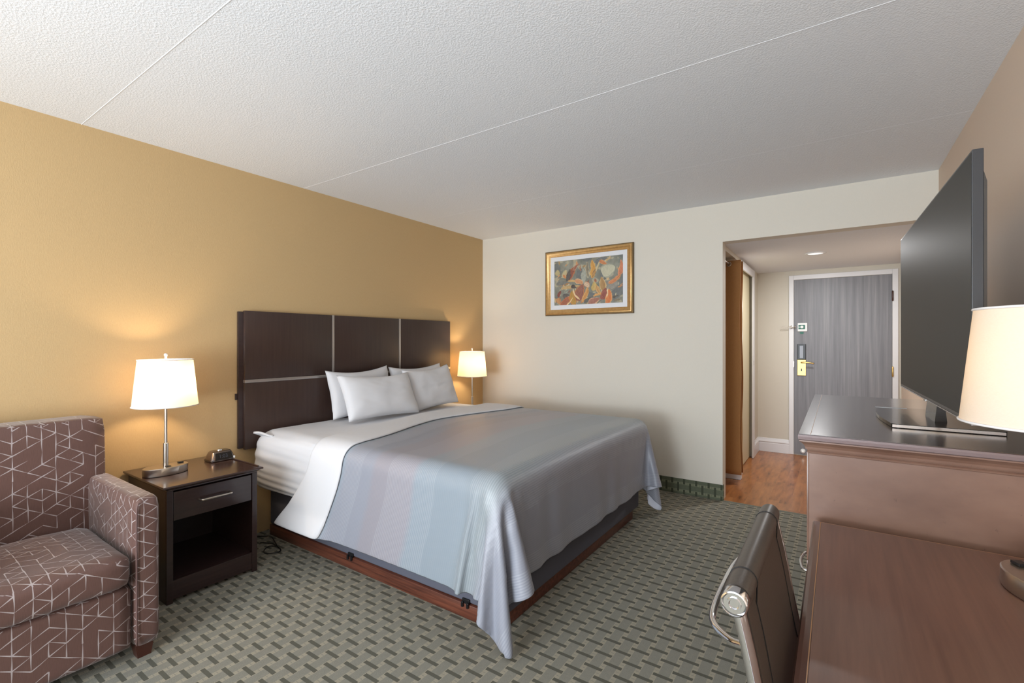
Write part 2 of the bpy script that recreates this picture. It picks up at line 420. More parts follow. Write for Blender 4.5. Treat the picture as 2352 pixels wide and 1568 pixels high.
bm = B(); tube(bm, smooth_path([(-.335, yd-.01, 1.076), (-.335, yd-.05, 1.076), (-.32, yd-.062, 1.077), (-.27, yd-.062, 1.077), (-.215, yd-.056, 1.068)]), .0085, 12); obj('lever_handle', bm, 'brass', dr, True)
bm = B(); bx(bm, -.376, -.279, yd-.012, yd, 1.432, 1.533, .006); pq = obj('latch_plate', bm, 'white_plastic', dr)
bm = B(); bx(bm, -.366, -.300, yd-.0135, yd-.0115, 1.46, 1.51, .001); obj('green_panel', bm, 'green_print', pq)
bm = B(); lathe(bm, [(.0, -.006), (.015, -.006), (.015, 0)], 20, (-.331, yd-.0135, 1.485), 'y'); bx(bm, -.366, -.331, yd-.017, yd-.0135, 1.481, 1.489); obj('latch_knob', bm, 'white_plastic', pq)
bm = B(); bx(bm, -.352, -.316, yd-.002, yd, 1.405, 1.43, .001); obj('sticker', bm, 'green_print', dr)
bm = B(); tube(bm, smooth_path([(-.40, yd-.03, 1.488), (-.47, yd-.04, 1.492), (-.52, yd-.045, 1.492), (-.532, yd-.045, 1.485), (-.52, yd-.045, 1.478), (-.47, yd-.04, 1.478), (-.40, yd-.03, 1.483)], 4), .0028, 8)
for x_ in (-.437, -.398): tube(bm, [(x_, yd-.03, 1.468), (x_, yd-.03, 1.503)], .0045, 8)
bx(bm, -.45, -.415, yd-.03, yd-.009, 1.474, 1.497, .002); obj('swing_latch', bm, 'nickel', dr, True)
bm = B(); bx(bm, -.414, -.409, yd-.014, yd-.009, 1.02, 1.09, .001); obj('strike_plate', bm, 'nickel', dr)
bm = B(); lathe(bm, [(.0, -.012), (.020, -.012), (.026, -.006), (.026, 0)], 28, (-.322, yd, .055), 'y'); ds = obj('door_stop', bm, 'white_plastic', dr, True)
bm = B(); lathe(bm, [(.0, -.016), (.009, -.016), (.009, -.011)], 16, (-.322, yd, .055), 'y'); obj('screw_recess', bm, 'nickel', ds)

# hallway downlight
t = thing('downlight', 'round recessed downlight with white rim in the low hallway ceiling', 'ceiling light', (-.165, 5.24, HZ))
bm = B(); lathe(bm, [(.062, -.001), (.085, -.001), (.085, -.006), (.066, -.008), (.062, -.006)], 40, cap=False)
ring = obj('rim', bm, 'white_plastic', t, True)
bm = B(); lathe(bm, [(.0, -.0015), (.063, -.0015), (.063, -.004), (.04, -.005), (0.0, -.0055)], 40, cap=False); obj('lens', bm, 'lens', t, True)

# closet curtain, its rod
bm = B(); tube(bm, [(-.825, 4.335, 2.035), (-.825, 4.945, 2.035)], .0095, 14)
tag(obj('curtain_rod', bm, 'nickel', None, True), 'thin metal curtain rod across the hallway closet opening', 'curtain rod')
cur = thing('closet_curtain', 'tan brown curtain drawn aside at the hallway closet', 'curtain', (0, 0, 0))
bm = B(); nu, nv = 90, 40; g = []
for j in range(nv+1):
    z = 2.068 - (2.068-.088)*j/nv; row = []
    for i in range(nu+1):
        f = i/nu; s_ = f*PI*6
        amp = .075*(1-.10*j/nv)
        x = -.805 - amp*math.cos(s_) + .006*math.sin(j*.3+f*9)+ (.012*j/nv)
        y = 4.765 + .155*f + .01*math.cos(s_*1.0)
        row.append(bm.verts.new((x, y, z)))
    g.append(row)
for j in range(nv):
    for i in range(nu): bm.faces.new((g[j][i], g[j][i+1], g[j+1][i+1], g[j+1][i]))
oc = obj('cloth', bm, 'curtain', cur, True)
sm = oc.modifiers.new('s', 'SOLIDIFY'); sm.thickness = .002
bm = B()
tp = [(.016*math.cos(2*PI*k/20)-.825, 4.768, 2.035+.018*math.sin(2*PI*k/20)) for k in range(20)]
tube(bm, tp, .0035, 8, True); obj('grommet', bm, 'nickel', cur, True)

# ------------------------------------------------------------------ picture
PX0, PX1, PZ0, PZ1 = -2.459, -1.529, 1.577, 2.226
pic = thing('framed_painting', 'gilt framed painting of orange and brown flowers on the cream wall', 'painting', (0, YB, 0))
def frame(bm, x0, x1, z0, z1, prof):
    """mitred frame, prof = [(inset, depth)]"""
    loops = []
    for ins, dp in prof:
        loops.append([bm.verts.new((a, -dp, b)) for a, b in ((x0+ins, z0+ins), (x1-ins, z0+ins), (x1-ins, z1-ins), (x0+ins, z1-ins))])
    for A, Bq in zip(loops, loops[1:]):
        for k in range(4): bm.faces.new((A[k], A[(k+1) % 4], Bq[(k+1) % 4], Bq[k]))
bm = B(); frame(bm, PX0, PX1, PZ0, PZ1, [(0, .001), (0, .020), (.004, .026), (.010, .026)]); obj('outer_lip', bm, 'gilt_dark', pic)
bm = B(); frame(bm, PX0, PX1, PZ0, PZ1, [(.008, .024), (.012, .031), (.019, .035), (.027, .034), (.034, .028), (.046, .024), (.056, .022), (.060, .019), (.060, .010)]); obj('frame', bm, 'gilt', pic, True, auto=50)
bm = B(); bx(bm, PX0+.055, PX1-.055, -.014, -.002, PZ0+.055, PZ1-.055); obj('mount', bm, 'mat', pic)
NXp, NYp = 210, 140
x0, x1, z0, z1 = PX0+.103, PX1-.103, PZ0+.103, PZ1-.103
PET = [  # cx, cy (down), half length, half width, angle from +x up (deg), bend, fill, edge
 (.16, .30, .09, .05, 80, 0, (196, 176, 124), (150, 150, 120)), (.05, .25, .07, .05, 90, 0, (190, 170, 110), (120, 120, 100)),
 (.80, .30, .14, .12, 20, 0, (196, 192, 160), (150, 150, 130)), (.45, .38, .05, .16, 0, 0, (164, 166, 150), (130, 134, 120)),
 (.12, .50, .12, .035, 10, 0, (118, 120, 112), (98, 100, 98)), (.55, .62, .07, .2, 80, 0, (120, 128, 118), (90, 96, 92)),
 (.85, .62, .13, .09, 15, 0, (142, 138, 126), (120, 118, 110)), (.70, .08, .13, .05, 20, 0, (112, 114, 112), (96, 98, 100)),
 (.25, .60, .20, .030, 6, 0, (202, 160, 100), (160, 150, 100)), (.30, .47, .16, .02, -8, 0, (206, 158, 90), (200, 180, 120)),
 (.27, .30, .17, .055, 58, .10, (134, 70, 54), (214, 120, 60)), (.22, .34, .14, .03, 75, 0, (92, 84, 78), (60, 64, 64)),
 (.34, .17, .10, .022, 48, .1, (150, 78, 56), (222, 190, 150)), (.16, .36, .05, .02, -60, 0, (206, 118, 62), (220, 160, 90)),
 (.515, .24, .17, .030, 95, .15, (120, 112, 92), (224, 204, 160)), (.57, .24, .20, .045, 92, -.12, (206, 140, 52), (232, 180, 90)),
 (.62, .30, .14, .022, 60, 0, (196, 140, 70), (90, 82, 72)), (.66, .20, .12, .018, 70, .1, (210, 190, 140), (96, 88, 76)),
 (.73, .13, .08, .035, -30, 0, (200, 110, 56), (220, 170, 110)), (.60, .62, .10, .045, 80, 0, (206, 170, 90), (160, 140, 80)),
 (.72, .58, .15, .058, 98, 0, (168, 122, 66), (222, 186, 120)), (.66, .72, .12, .03, -65, 0, (196, 140, 80), (226, 190, 110)),
 (.955, .26, .16, .042, 82, -.25, (206, 108, 66), (232, 172, 120)), (.885, .50, .14, .032, 42, -.1, (204, 116, 66), (230, 160, 90)),
 (.30, .60, .05, .035, -30, 0, (80, 66, 60), (60, 56, 54)), (.38, .50, .10, .045, -25, .1, (204, 132, 84), (226, 190, 140)),
 (.40, .74, .19, .095, 75, .12, (142, 82, 70), (206, 130, 64)), (.47, .78, .19, .035, 72, -.12, (206, 134, 60), (232, 190, 110)),
 (.34, .76, .15, .016, 118, .2, (236, 206, 150), (214, 160, 100)), (.50, .58, .07, .04, -50, 0, (210, 186, 150), (214, 120, 80)),
 (.18, .80, .07, .045, 20, 0, (96, 90, 84), (70, 70, 70)), (.08, .74, .08, .03, 65, 0, (134, 62, 52), (110, 60, 50)),
 (.07, .90, .08, .04, -60, 0, (200, 140, 80), (176, 100, 60)), (.19, .93, .16, .060, 48, .1, (158, 84, 58), (214, 110, 60)),
 (.29, .84, .16, .055, 100, .15, (180, 138, 50), (212, 120, 50)), (.24, .93, .12, .012, 50, 0, (234, 206, 150), (216, 150, 80)),
 (.52, .90, .12, .03, 35, 0, (98, 98, 90), (80, 80, 76)), (.60, .94, .12, .060, 25, .1, (156, 92, 74), (226, 180, 140)),
 (.66, .80, .11, .016, 15, 0, (220, 150, 70), (230, 180, 110)), (.74, .80, .13, .050, 70, 0, (146, 72, 60), (170, 90, 60)),
 (.80, .86, .16, .055, 80, -.1, (216, 108, 46), (236, 176, 100)), (.79, .78, .10, .010, 82, 0, (240, 214, 170), (230, 180, 110)),
 (.90, .86, .06, .02, 20, 0, (84, 76, 66), (100, 90, 74)), (.93, .94, .08, .02, 10, 0, (120, 106, 84), (150, 140, 110)),
]
rp = random.Random(11)
PAL = [(206, 132, 70), (150, 84, 58), (200, 172, 120), (188, 184, 156), (98, 100, 94), (120, 128, 116), (176, 128, 62), (214, 170, 110)]
PET = [(rp.random(), rp.random(), rp.uniform(.03, .08), rp.uniform(.008, .02), rp.uniform(20, 110), rp.uniform(-.2, .2), rp.choice(PAL), rp.choice(PAL)) for k in range(70)] + PET
def paint(s, t_):
    n1 = noise.noise(Vector((s*5, t_*3.5, 1.7))); n2 = noise.noise(Vector((s*14, t_*9, 4.1))); n3 = noise.noise(Vector((s*40, t_*14, 8)))
    col = [126+22*n1+16*n2, 128+20*n1+14*n2, 114+16*n1+12*n2]
    if n2 > .22: col = [168, 160, 132]
    if n1 < -.28: col = [104, 108, 106]
    ws, wt = s+.012*n2+.006*n3, t_+.016*n1+.006*n3
    for cx, cy, L, W, an, bend, fc, ec in PET:
        dx, dy = (ws-cx)*1.42, -(wt-cy)
        a = math.radians(an); p = dx*math.cos(a)+dy*math.sin(a); q = -dx*math.sin(a)+dy*math.cos(a)
        L2, W2 = L, W*1.2
        pp = p/L2
        if pp*pp >= 1 or abs(q) > .3: continue
        q -= bend*L2*(1-pp*pp)
        w = W2*math.sqrt(1-pp*pp)*(1-.35*pp)
        r = abs(q)/max(w, 1e-5)
        if r < 1:
            k = .5+.5*(q/max(w, 1e-5))
            e = 1 if r > .78 else 0
            st = 12*math.sin(q*240+n2*3)
            base = [fc[i]*(1-.25*k)+ec[i]*.25*k+st for i in range(3)]
            col = [base[i]*(1-e*.75)+ec[i]*e*.75 for i in range(3)]
    g_ = sum(col)/3
    return [max(0, min(255, (c_*.86+g_*.14)*.93+16+10*n3)) for c_ in col]
bm = B(); cl = bm.verts.layers.float_color.new('paint'); g = []
for j in range(NYp+1):
    row = []
    for i in range(NXp+1):
        v = bm.verts.new((x0+(x1-x0)*i/NXp, -.0155, z1-(z1-z0)*j/NYp)); c_ = paint(i/NXp, j/NYp)
        v[cl] = lin(*c_); row.append(v)
    g.append(row)
for j in range(NYp):
    for i in range(NXp): bm.faces.new((g[j][i], g[j][i+1], g[j+1][i+1], g[j+1][i]))
obj('canvas', bm, 'paint', pic)

# ------------------------------------------------------------------ headboard
hb = thing('headboard', 'wide dark brown panelled headboard with metal strips on the gold wall', 'headboard', (XL, 0, 0))
box('backing_board', 'espresso', hb, .002, .022, 1.560, 3.635, .605, 1.515)
P0, P1 = .022, .048
for a, b in ((1.590, 2.247), (2.269, 2.930), (2.952, 3.612)):
    box('panel', 'headboard', hb, P0, P1, a, b, 1.061, 1.521, .002)
box('panel', 'headboard', hb, P0, P1, 1.590, 3.612, .597, 1.039, .002)
box('metal_strip', 'strip', hb, P0, P1+.001, 2.248, 2.268, 1.061, 1.521, .001)
box('metal_strip', 'strip', hb, P0, P1+.001, 2.931, 2.951, 1.061, 1.521, .001)
box('metal_strip', 'strip', hb, P0, P1+.001, 1.590, 3.612, 1.040, 1.060, .001)
box('wall_bracket', 'espresso', hb, .004, .016, 1.545, 1.559, .93, .97, .001)

# ------------------------------------------------------------------ bed
bed = thing('bed', 'king bed with white mattress on slate base and cherry wood plinth', 'bed', (0, 0, 0))
box('plinth', 'cherry', bed, -3.19, -1.25, 1.73, 3.41, .001, .070, .003)
box('box_spring', 'spring_cover', bed, -3.20, -1.232, 1.738, 3.49, .072, .315, .012, 3)
for x_ in (-2.318, -1.452):
    bm = B(); bx(bm, x_-.022, x_+.022, 1.727, 1.7345, .071, .094, .002); bx(bm, x_-.022, x_-.010, 1.718, 1.727, .056, .082, .002); bx(bm, x_+.010, x_+.022, 1.718, 1.727, .056, .082, .002)
    obj('retaining_clip', bm, 'black_plastic', bed)
# mattress in a rumpled white sheet
bm = B(); x0, x1, y0, y1, z0, z1 = -3.225, -1.215, 1.668, 3.532, .318, .722
NXm, NYm, NZm = 60, 60, 16
def rb(p, r):
    """round a box point"""
    c = Vector((min(max(p.x, x0+r), x1-r), min(max(p.y, y0+r), y1-r), min(max(p.z, z0+r), z1-r)))
    d = p-c
    return c+d.normalized()*r if d.length > 1e-6 else p
r_ = bmesh.ops.create_cube(bm, size=1)['verts']
for v in r_: v.co = Vector(((x0 if v.co.x < 0 else x1), (y0 if v.co.y < 0 else y1), (z0 if v.co.z < 0 else z1)))
bmesh.ops.subdivide_edges(bm, edges=bm.edges[:], cuts=56, use_grid_fill=True)
for v in bm.verts:
    s0 = v.co.copy(); p = rb(v.co.copy(), .075)
    side = max(0, min(1, (z1-.03-s0.z)/.1))
    n_ = (p-Vector(((x0+x1)/2, (y0+y1)/2, (z0+z1)/2)))
    # side bulge, horizontal tucks near the bottom
    if s0.y <= y0+1e-4 or s0.y >= y1-1e-4:
        sg = -1 if s0.y <= y0+1e-4 else 1
        zz = (s0.z-z0)/(z1-z0)
        w = noise.noise(Vector((s0.x*1.3, 0, s0.z*26+s0.x*2)))
        w2 = noise.noise(Vector((s0.x*5, 3, s0.z*7)))
        hd = max(0, min(1, (-2.55-s0.x)/.5))
        p.y += sg*(.052*math.sin(PI*min(1, max(0, zz*.85+.12)))**.8*hd + .008*w*(1.2-zz)*2 + .004*w2) - 0
    if s0.z >= z1-1e-4:
        p.z += .004*noise.noise(Vector((s0.x*4, s0.y*3, 0)))+.003*noise.noise(Vector((s0.x*11, s0.y*9, 3)))
    v.co = p
obj('mattress', bm, 'cotton', bed, True)
# ear of the sheet at the head corner
bm = B(); g = []
for j in range(9):
    row = []
    for i in range(9):
        a, b = i/8, j/8
        x = -3.17+.13*a; y = 1.70-.088*(1-a)*(1-.8*b)-.03*a*(1-b); z = .722-.035*b-.012*a+.006*math.sin(a*5)
        row.append(bm.verts.new((x, y, z)))
    g.append(row)
for j in range(8):
    for i in range(8): bm.faces.new((g[j][i], g[j][i+1], g[j+1][i+1], g[j+1][i]))
o_ = obj('sheet_corner', bm, 'cotton', bed, True); s_ = o_.modifiers.new('s', 'SOLIDIFY'); s_.thickness = .012

# ---- draped cloths: rest grid settled under gravity, stored as steps in millimetres
CNX, CNY, CNB = 82, 92, 11
q = (
-2853,41,42,41,42,41,42,41,41,42,41,21,22,23,23,24,25,24,24,24,25,24,24,24,25,24,24,25,24,24,25,24,24,24,25,24,24,25,24,24,24,25,24,24,25,24,24,24,25,24,24,24,24,22,12,24,-4,14,24,23,11,23,21,16,24,-5,-7,-8,-3,13,18,15,-14,18,-12,20,-8,20,20,23,3,7,
-2831,41,40,41,40,41,40,41,40,41,40,19,22,23,24,24,24,25,24,24,24,24,24,24,24,24,24,25,24,24,24,24,24,24,24,24,24,25,24,24,24,24,24,24,24,24,25,24,24,24,24,24,24,21,12,24,-4,16,24,23,13,20,20,22,17,-9,-12,-6,8,21,15,-14,19,-13,20,-9,20,19,16,19,23,10,
-2808,40,39,40,39,39,40,39,40,39,40,17,24,24,24,24,23,24,24,24,24,24,24,24,24,24,23,24,24,24,24,24,24,24,24,24,23,24,24,24,24,24,24,24,24,24,23,24,24,24,24,24,23,21,12,24,-5,19,24,24,14,22,20,21,-6,-7,-6,3,21,17,-14,19,-13,21,-10,20,19,15,20,16,11,-10,
-2788,38,38,39,38,39,38,38,39,38,38,24,23,24,23,24,24,24,23,24,24,23,24,24,23,24,24,23,24,24,24,23,24,24,23,24,24,23,24,24,23,24,24,24,23,24,24,23,24,24,23,24,23,21,12,23,-4,21,24,23,17,19,17,18,-6,-7,-7,20,19,-13,19,-13,20,-10,19,20,16,19,16,7,-7,-10,
-2762,37,37,37,37,38,37,37,37,38,37,23,24,23,24,23,24,23,24,23,24,23,24,23,24,23,24,23,23,24,23,24,23,24,23,24,23,24,23,24,23,24,23,24,23,24,23,24,23,24,23,23,24,19,13,23,-4,23,23,24,20,11,23,6,-10,-9,18,21,-13,20,-13,20,-10,19,19,16,20,14,5,-9,-12,-15,
-2735,36,36,36,36,36,36,36,36,37,36,23,23,23,24,23,23,23,24,23,23,23,24,23,23,23,24,23,23,23,24,23,23,23,24,23,23,23,24,23,23,24,23,23,23,24,23,23,23,24,23,23,23,19,13,22,-1,23,23,19,22,15,17,-5,-11,15,21,-11,20,-12,20,-11,20,18,17,19,12,1,-10,-14,-15,-13,
-2706,35,34,35,35,35,35,34,35,35,35,23,23,23,23,23,23,23,23,23,23,23,23,23,23,23,23,23,23,23,23,23,23,23,23,23,23,24,23,23,23,23,23,23,23,23,23,23,23,23,23,23,23,18,14,20,3,23,18,23,14,23,5,-12,13,20,-9,20,-11,19,-10,20,17,17,19,9,-3,-12,-15,-13,-14,-12,
-2677,34,33,34,34,33,34,33,34,33,34,22,23,23,23,23,22,23,23,23,22,23,23,23,23,22,23,23,23,23,22,23,23,23,22,23,23,23,23,22,23,23,23,23,22,23,23,23,22,23,23,23,23,17,15,17,9,19,20,18,20,17,-9,10,19,-6,19,-10,19,-9,19,16,19,17,6,-8,-14,-14,-10,-14,-14,-15,
-2648,32,33,32,32,33,32,32,32,33,32,22,23,23,22,23,22,23,22,23,22,23,23,22,23,22,23,22,23,22,23,23,22,23,22,23,22,23,22,23,23,22,23,22,23,22,23,22,23,23,22,22,23,18,16,10,18,16,22,16,22,-1,8,18,-3,17,-7,18,-8,18,17,18,15,1,-12,-14,-11,-14,-14,-12,-5,5,
-2621,31,31,31,31,32,31,31,31,31,31,23,22,22,23,22,22,23,22,22,23,22,22,23,22,22,23,22,22,23,22,22,23,22,22,23,22,22,23,22,22,23,22,22,23,22,22,23,22,22,23,22,22,20,15,10,20,15,21,18,16,2,17,0,16,-5,18,-8,18,16,19,10,-6,-14,-12,-13,-13,-11,-4,3,6,9,
-2597,30,30,30,30,31,30,30,30,30,30,23,22,22,22,22,22,22,22,23,22,22,22,22,22,22,23,22,22,22,22,22,22,23,22,22,22,22,22,22,22,23,22,22,22,22,22,22,23,22,22,22,22,20,16,11,21,14,19,21,7,15,4,14,-2,16,-6,18,17,16,3,-11,-12,-14,-13,-9,-3,4,5,10,6,9,
-2576,29,29,30,29,29,30,29,29,30,29,22,22,22,22,22,22,22,22,22,22,22,22,21,22,22,22,22,22,22,22,22,22,22,22,22,22,22,22,22,22,22,22,22,22,22,22,21,22,22,22,22,22,21,16,12,22,15,19,20,10,7,12,2,14,-3,16,18,12,-5,-13,-13,-12,-8,-2,3,6,7,10,10,11,11,
-2559,29,29,28,29,29,28,29,29,29,28,22,22,22,21,22,22,22,22,21,22,22,22,22,21,22,22,22,22,21,22,22,22,22,21,22,22,22,22,21,22,22,22,22,21,22,22,22,22,21,22,21,22,22,16,15,21,16,20,16,10,12,4,13,0,15,18,3,-11,-13,-12,-7,1,5,6,9,11,10,11,9,7,10,
-2544,28,28,28,28,29,28,28,28,28,28,22,21,22,22,21,22,22,21,22,22,21,22,22,21,22,22,21,22,22,22,21,22,22,21,22,22,21,22,22,21,22,22,21,22,22,21,22,22,21,22,21,22,21,18,16,22,17,21,11,15,6,13,2,14,14,-5,-13,-11,-5,3,7,9,9,10,9,9,9,10,10,9,10,
-2533,28,28,27,28,28,27,28,27,28,28,21,22,21,22,21,22,22,21,22,21,22,22,21,22,21,22,21,22,22,21,22,21,22,22,21,22,21,22,22,21,22,21,22,22,21,22,21,22,21,22,21,21,21,19,19,22,20,15,18,9,14,2,15,6,-12,-9,-2,5,9,11,10,10,8,9,10,10,9,10,9,9,8,
-2524,27,27,27,28,27,27,27,27,28,27,21,22,21,22,21,22,21,22,22,21,22,21,22,21,22,21,22,21,22,21,22,21,22,22,21,22,21,22,21,22,21,22,21,22,21,22,21,22,21,22,21,21,21,21,21,21,21,20,12,16,0,18,-3,-7,-1,9,9,10,10,10,10,10,9,8,7,7,5,5,5,3,3,
-2520,27,27,27,27,27,27,27,27,27,27,21,22,21,22,21,22,21,22,21,22,21,22,21,22,21,22,21,22,21,22,21,22,21,22,22,21,22,21,22,21,22,21,22,21,22,21,22,21,22,21,22,21,22,21,22,22,21,19,19,4,17,-2,2,7,11,10,10,8,8,6,6,5,4,3,4,2,3,3,2,2,3,
-2520,27,27,27,27,27,27,27,27,27,27,21,22,21,22,21,22,21,22,21,22,21,22,21,22,21,22,21,22,21,22,21,22,22,21,22,21,22,21,22,21,22,21,22,22,21,22,21,22,22,21,22,21,22,22,21,23,22,20,16,16,14,10,7,7,4,3,2,2,1,2,1,2,1,2,1,2,1,2,2,2,1,
-2521,27,27,27,27,27,27,27,27,27,26,22,22,21,22,21,22,21,22,21,22,21,22,21,22,21,22,22,21,22,21,22,21,22,21,22,22,21,22,21,22,21,22,22,21,22,21,22,22,21,22,22,21,22,22,21,22,23,20,17,13,13,-1,-1,1,1,2,2,2,2,2,2,3,2,2,2,3,2,2,2,3,2,
-2523,27,27,27,27,27,27,27,27,27,27,21,22,21,22,21,22,21,22,21,22,22,21,22,21,22,21,22,22,21,22,21,22,22,21,22,21,22,22,21,22,21,22,22,21,22,21,22,22,21,22,22,21,22,22,21,22,22,20,18,14,10,1,4,1,-2,-1,0,0,0,1,0,0,1,0,1,0,1,1,1,1,1,
-2527,27,27,27,27,27,27,27,27,28,27,21,22,21,22,21,22,22,21,22,21,22,22,21,22,21,22,22,21,22,22,21,22,22,21,22,21,22,22,21,22,22,21,22,22,21,22,22,21,22,22,21,22,21,22,22,22,21,21,17,14,9,9,1,1,1,0,0,1,0,0,0,0,1,0,0,0,0,0,0,0,0,
-2532,27,27,28,27,27,27,27,27,28,27,21,22,22,21,22,22,21,22,21,22,22,21,22,22,21,22,22,22,21,22,22,21,22,22,21,22,22,21,22,22,21,22,22,22,21,22,22,21,22,22,21,22,22,21,22,22,22,20,18,14,12,2,1,-1,0,-1,0,0,0,-1,0,0,-1,0,0,0,-1,0,0,0,0,
-2538,27,27,28,27,27,28,27,27,28,27,22,21,22,22,22,21,22,22,21,22,22,21,22,22,22,21,22,22,22,21,22,22,22,21,22,22,22,21,22,22,22,21,22,22,22,21,22,22,22,21,22,22,22,21,22,22,21,21,18,15,9,8,2,0,0,0,0,0,0,-1,0,0,0,-1,0,0,-1,0,-1,0,-1,
-2546,28,27,28,27,28,27,28,28,27,28,21,22,22,22,21,22,22,22,21,22,22,22,22,21,22,22,22,22,22,21,22,22,22,22,22,21,22,22,22,22,21,22,22,22,22,21,22,22,22,22,22,21,22,22,22,22,21,21,19,15,11,5,1,-1,1,0,0,0,0,0,1,0,0,0,0,0,0,0,0,0,0,
-2554,27,28,28,28,28,27,28,28,28,27,22,22,22,22,22,22,21,22,22,22,22,22,22,22,21,22,22,22,22,22,22,22,22,22,21,22,22,22,22,22,22,22,22,22,21,22,22,22,22,22,22,22,21,22,22,22,22,21,19,16,10,7,3,0,-1,0,0,0,0,0,0,0,0,0,0,0,0,0,0,0,0,
-2564,28,28,28,28,28,28,28,28,28,29,21,22,22,22,22,22,22,22,22,22,22,22,22,22,22,22,22,22,22,22,22,22,22,22,22,22,22,22,22,22,22,22,22,22,22,22,22,22,22,22,22,22,22,22,22,22,22,21,19,16,12,6,3,-1,1,0,0,0,0,0,0,0,0,0,0,0,0,0,0,0,0,
-2573,28,28,29,28,28,28,28,29,28,28,22,22,22,22,22,22,22,22,22,22,23,22,22,22,22,22,22,22,22,22,23,22,22,22,22,22,22,22,22,22,23,22,22,22,22,22,22,22,22,22,22,23,22,22,22,22,22,22,19,17,12,7,3,0,0,0,0,0,0,0,0,0,0,0,0,0,0,0,-1,0,0,
-2582,29,28,28,28,28,29,28,28,28,29,22,22,22,22,23,22,22,22,22,22,23,22,22,22,22,23,22,22,22,23,22,22,22,22,23,22,22,22,22,23,22,22,22,22,23,22,22,22,23,22,22,22,22,23,22,22,22,22,20,17,13,8,3,-1,0,0,0,0,-1,0,0,0,0,0,0,-1,0,0,0,0,0,
-2590,28,28,28,29,28,28,28,28,28,29,22,22,23,22,22,22,23,22,22,23,22,22,23,22,22,23,22,22,23,22,22,23,22,22,23,22,22,23,22,22,23,22,22,23,22,22,23,22,22,23,22,22,23,22,23,22,22,22,21,18,13,8,3,-1,0,0,0,0,-1,0,0,0,0,0,0,-1,0,0,0,0,0,
-2598,28,28,28,28,28,28,28,28,28,28,22,23,22,23,22,23,22,22,23,22,23,22,23,22,23,22,23,22,23,22,23,22,23,22,22,23,22,23,22,23,22,23,22,23,22,23,22,23,22,23,22,23,22,22,23,22,23,22,21,19,14,9,3,-1,0,0,0,0,-1,0,0,0,-1,0,0,-1,0,0,0,-1,0,
-2606,28,27,28,28,28,28,27,28,28,28,22,23,22,23,23,22,23,22,23,22,23,23,22,23,23,22,23,22,23,23,22,23,23,22,23,22,23,23,22,23,22,23,23,22,23,23,22,23,22,23,23,22,23,23,22,23,22,23,21,19,15,10,4,0,0,0,0,0,0,0,0,-1,0,0,0,0,0,0,-1,0,0,
-2614,28,27,28,27,28,27,27,28,27,28,22,23,23,23,22,23,23,23,22,23,23,23,22,23,23,23,22,23,23,23,23,22,23,23,23,22,23,23,23,23,22,23,23,23,22,23,23,23,22,23,23,23,23,22,23,23,23,22,22,20,15,11,4,1,0,0,0,0,0,0,0,0,0,0,0,0,0,0,0,0,0,
-2621,27,27,27,27,27,28,27,27,27,27,23,22,23,23,23,23,23,23,23,22,23,23,23,23,23,23,23,23,23,23,23,23,23,23,23,22,23,23,23,23,23,23,23,23,23,23,23,23,23,22,23,23,23,23,23,23,23,23,22,20,16,11,6,1,0,0,0,0,0,0,0,0,0,0,0,0,0,0,0,0,0,
-2627,26,27,26,27,27,26,27,27,26,27,23,23,23,23,23,23,23,23,23,23,23,23,24,23,23,23,23,23,23,23,23,23,23,23,24,23,23,23,23,23,23,23,23,23,23,23,24,23,23,23,23,23,23,23,23,23,23,23,23,20,17,12,6,2,0,0,0,0,0,0,0,0,0,0,0,0,0,0,0,-1,0,
-2634,26,27,26,26,26,27,26,26,26,27,23,23,23,23,23,24,23,23,23,23,24,23,23,23,24,23,23,23,23,24,23,23,23,24,23,23,23,24,23,23,23,23,24,23,23,23,24,23,23,23,24,23,23,23,23,24,23,23,23,21,17,13,7,2,0,0,0,0,0,0,0,0,0,0,0,0,0,-1,0,0,0,
-2640,26,25,26,26,26,26,26,26,26,26,23,23,23,24,23,23,24,23,23,24,23,24,23,23,24,23,23,24,23,24,23,23,24,23,23,24,23,24,23,23,24,23,23,24,23,23,24,23,24,23,23,24,23,23,24,23,24,23,23,22,18,14,7,3,-1,0,0,0,0,0,0,0,0,0,0,0,0,-1,0,0,0,
-2647,26,25,26,25,26,26,25,26,25,26,23,24,23,24,23,24,23,24,23,23,24,24,23,24,23,24,23,24,23,24,23,24,23,24,23,24,23,24,23,24,23,24,23,24,23,24,23,24,23,24,23,24,23,24,23,24,23,24,23,22,19,14,9,2,0,0,0,0,0,0,0,0,-1,0,0,0,0,0,0,0,0,
-2653,25,25,26,25,25,25,26,25,25,26,23,24,23,24,24,23,24,23,24,24,23,24,23,24,24,23,24,24,23,24,24,23,24,24,23,24,23,24,24,23,24,24,23,24,24,23,24,23,24,24,23,24,24,23,24,23,24,24,23,23,19,15,9,3,-1,0,0,0,0,0,0,0,0,0,0,0,0,0,0,0,0,
-2660,25,25,25,25,25,26,25,25,25,25,23,24,24,24,23,24,24,23,24,24,24,23,24,24,24,23,24,24,24,24,23,24,24,24,23,24,24,24,23,24,24,24,24,23,24,24,24,23,24,24,24,23,24,24,24,23,24,24,24,22,20,16,9,4,-1,0,0,0,0,0,0,0,0,0,0,0,0,0,0,0,0,
-2666,25,25,24,25,25,25,25,24,25,25,24,24,24,24,23,24,24,24,24,24,23,24,24,24,24,24,24,24,24,23,24,24,24,24,24,24,24,24,23,24,24,24,24,24,24,24,23,24,24,24,24,24,24,24,23,24,24,24,24,23,20,16,11,4,0,0,0,-1,0,0,0,0,0,0,0,0,0,0,0,0,0,
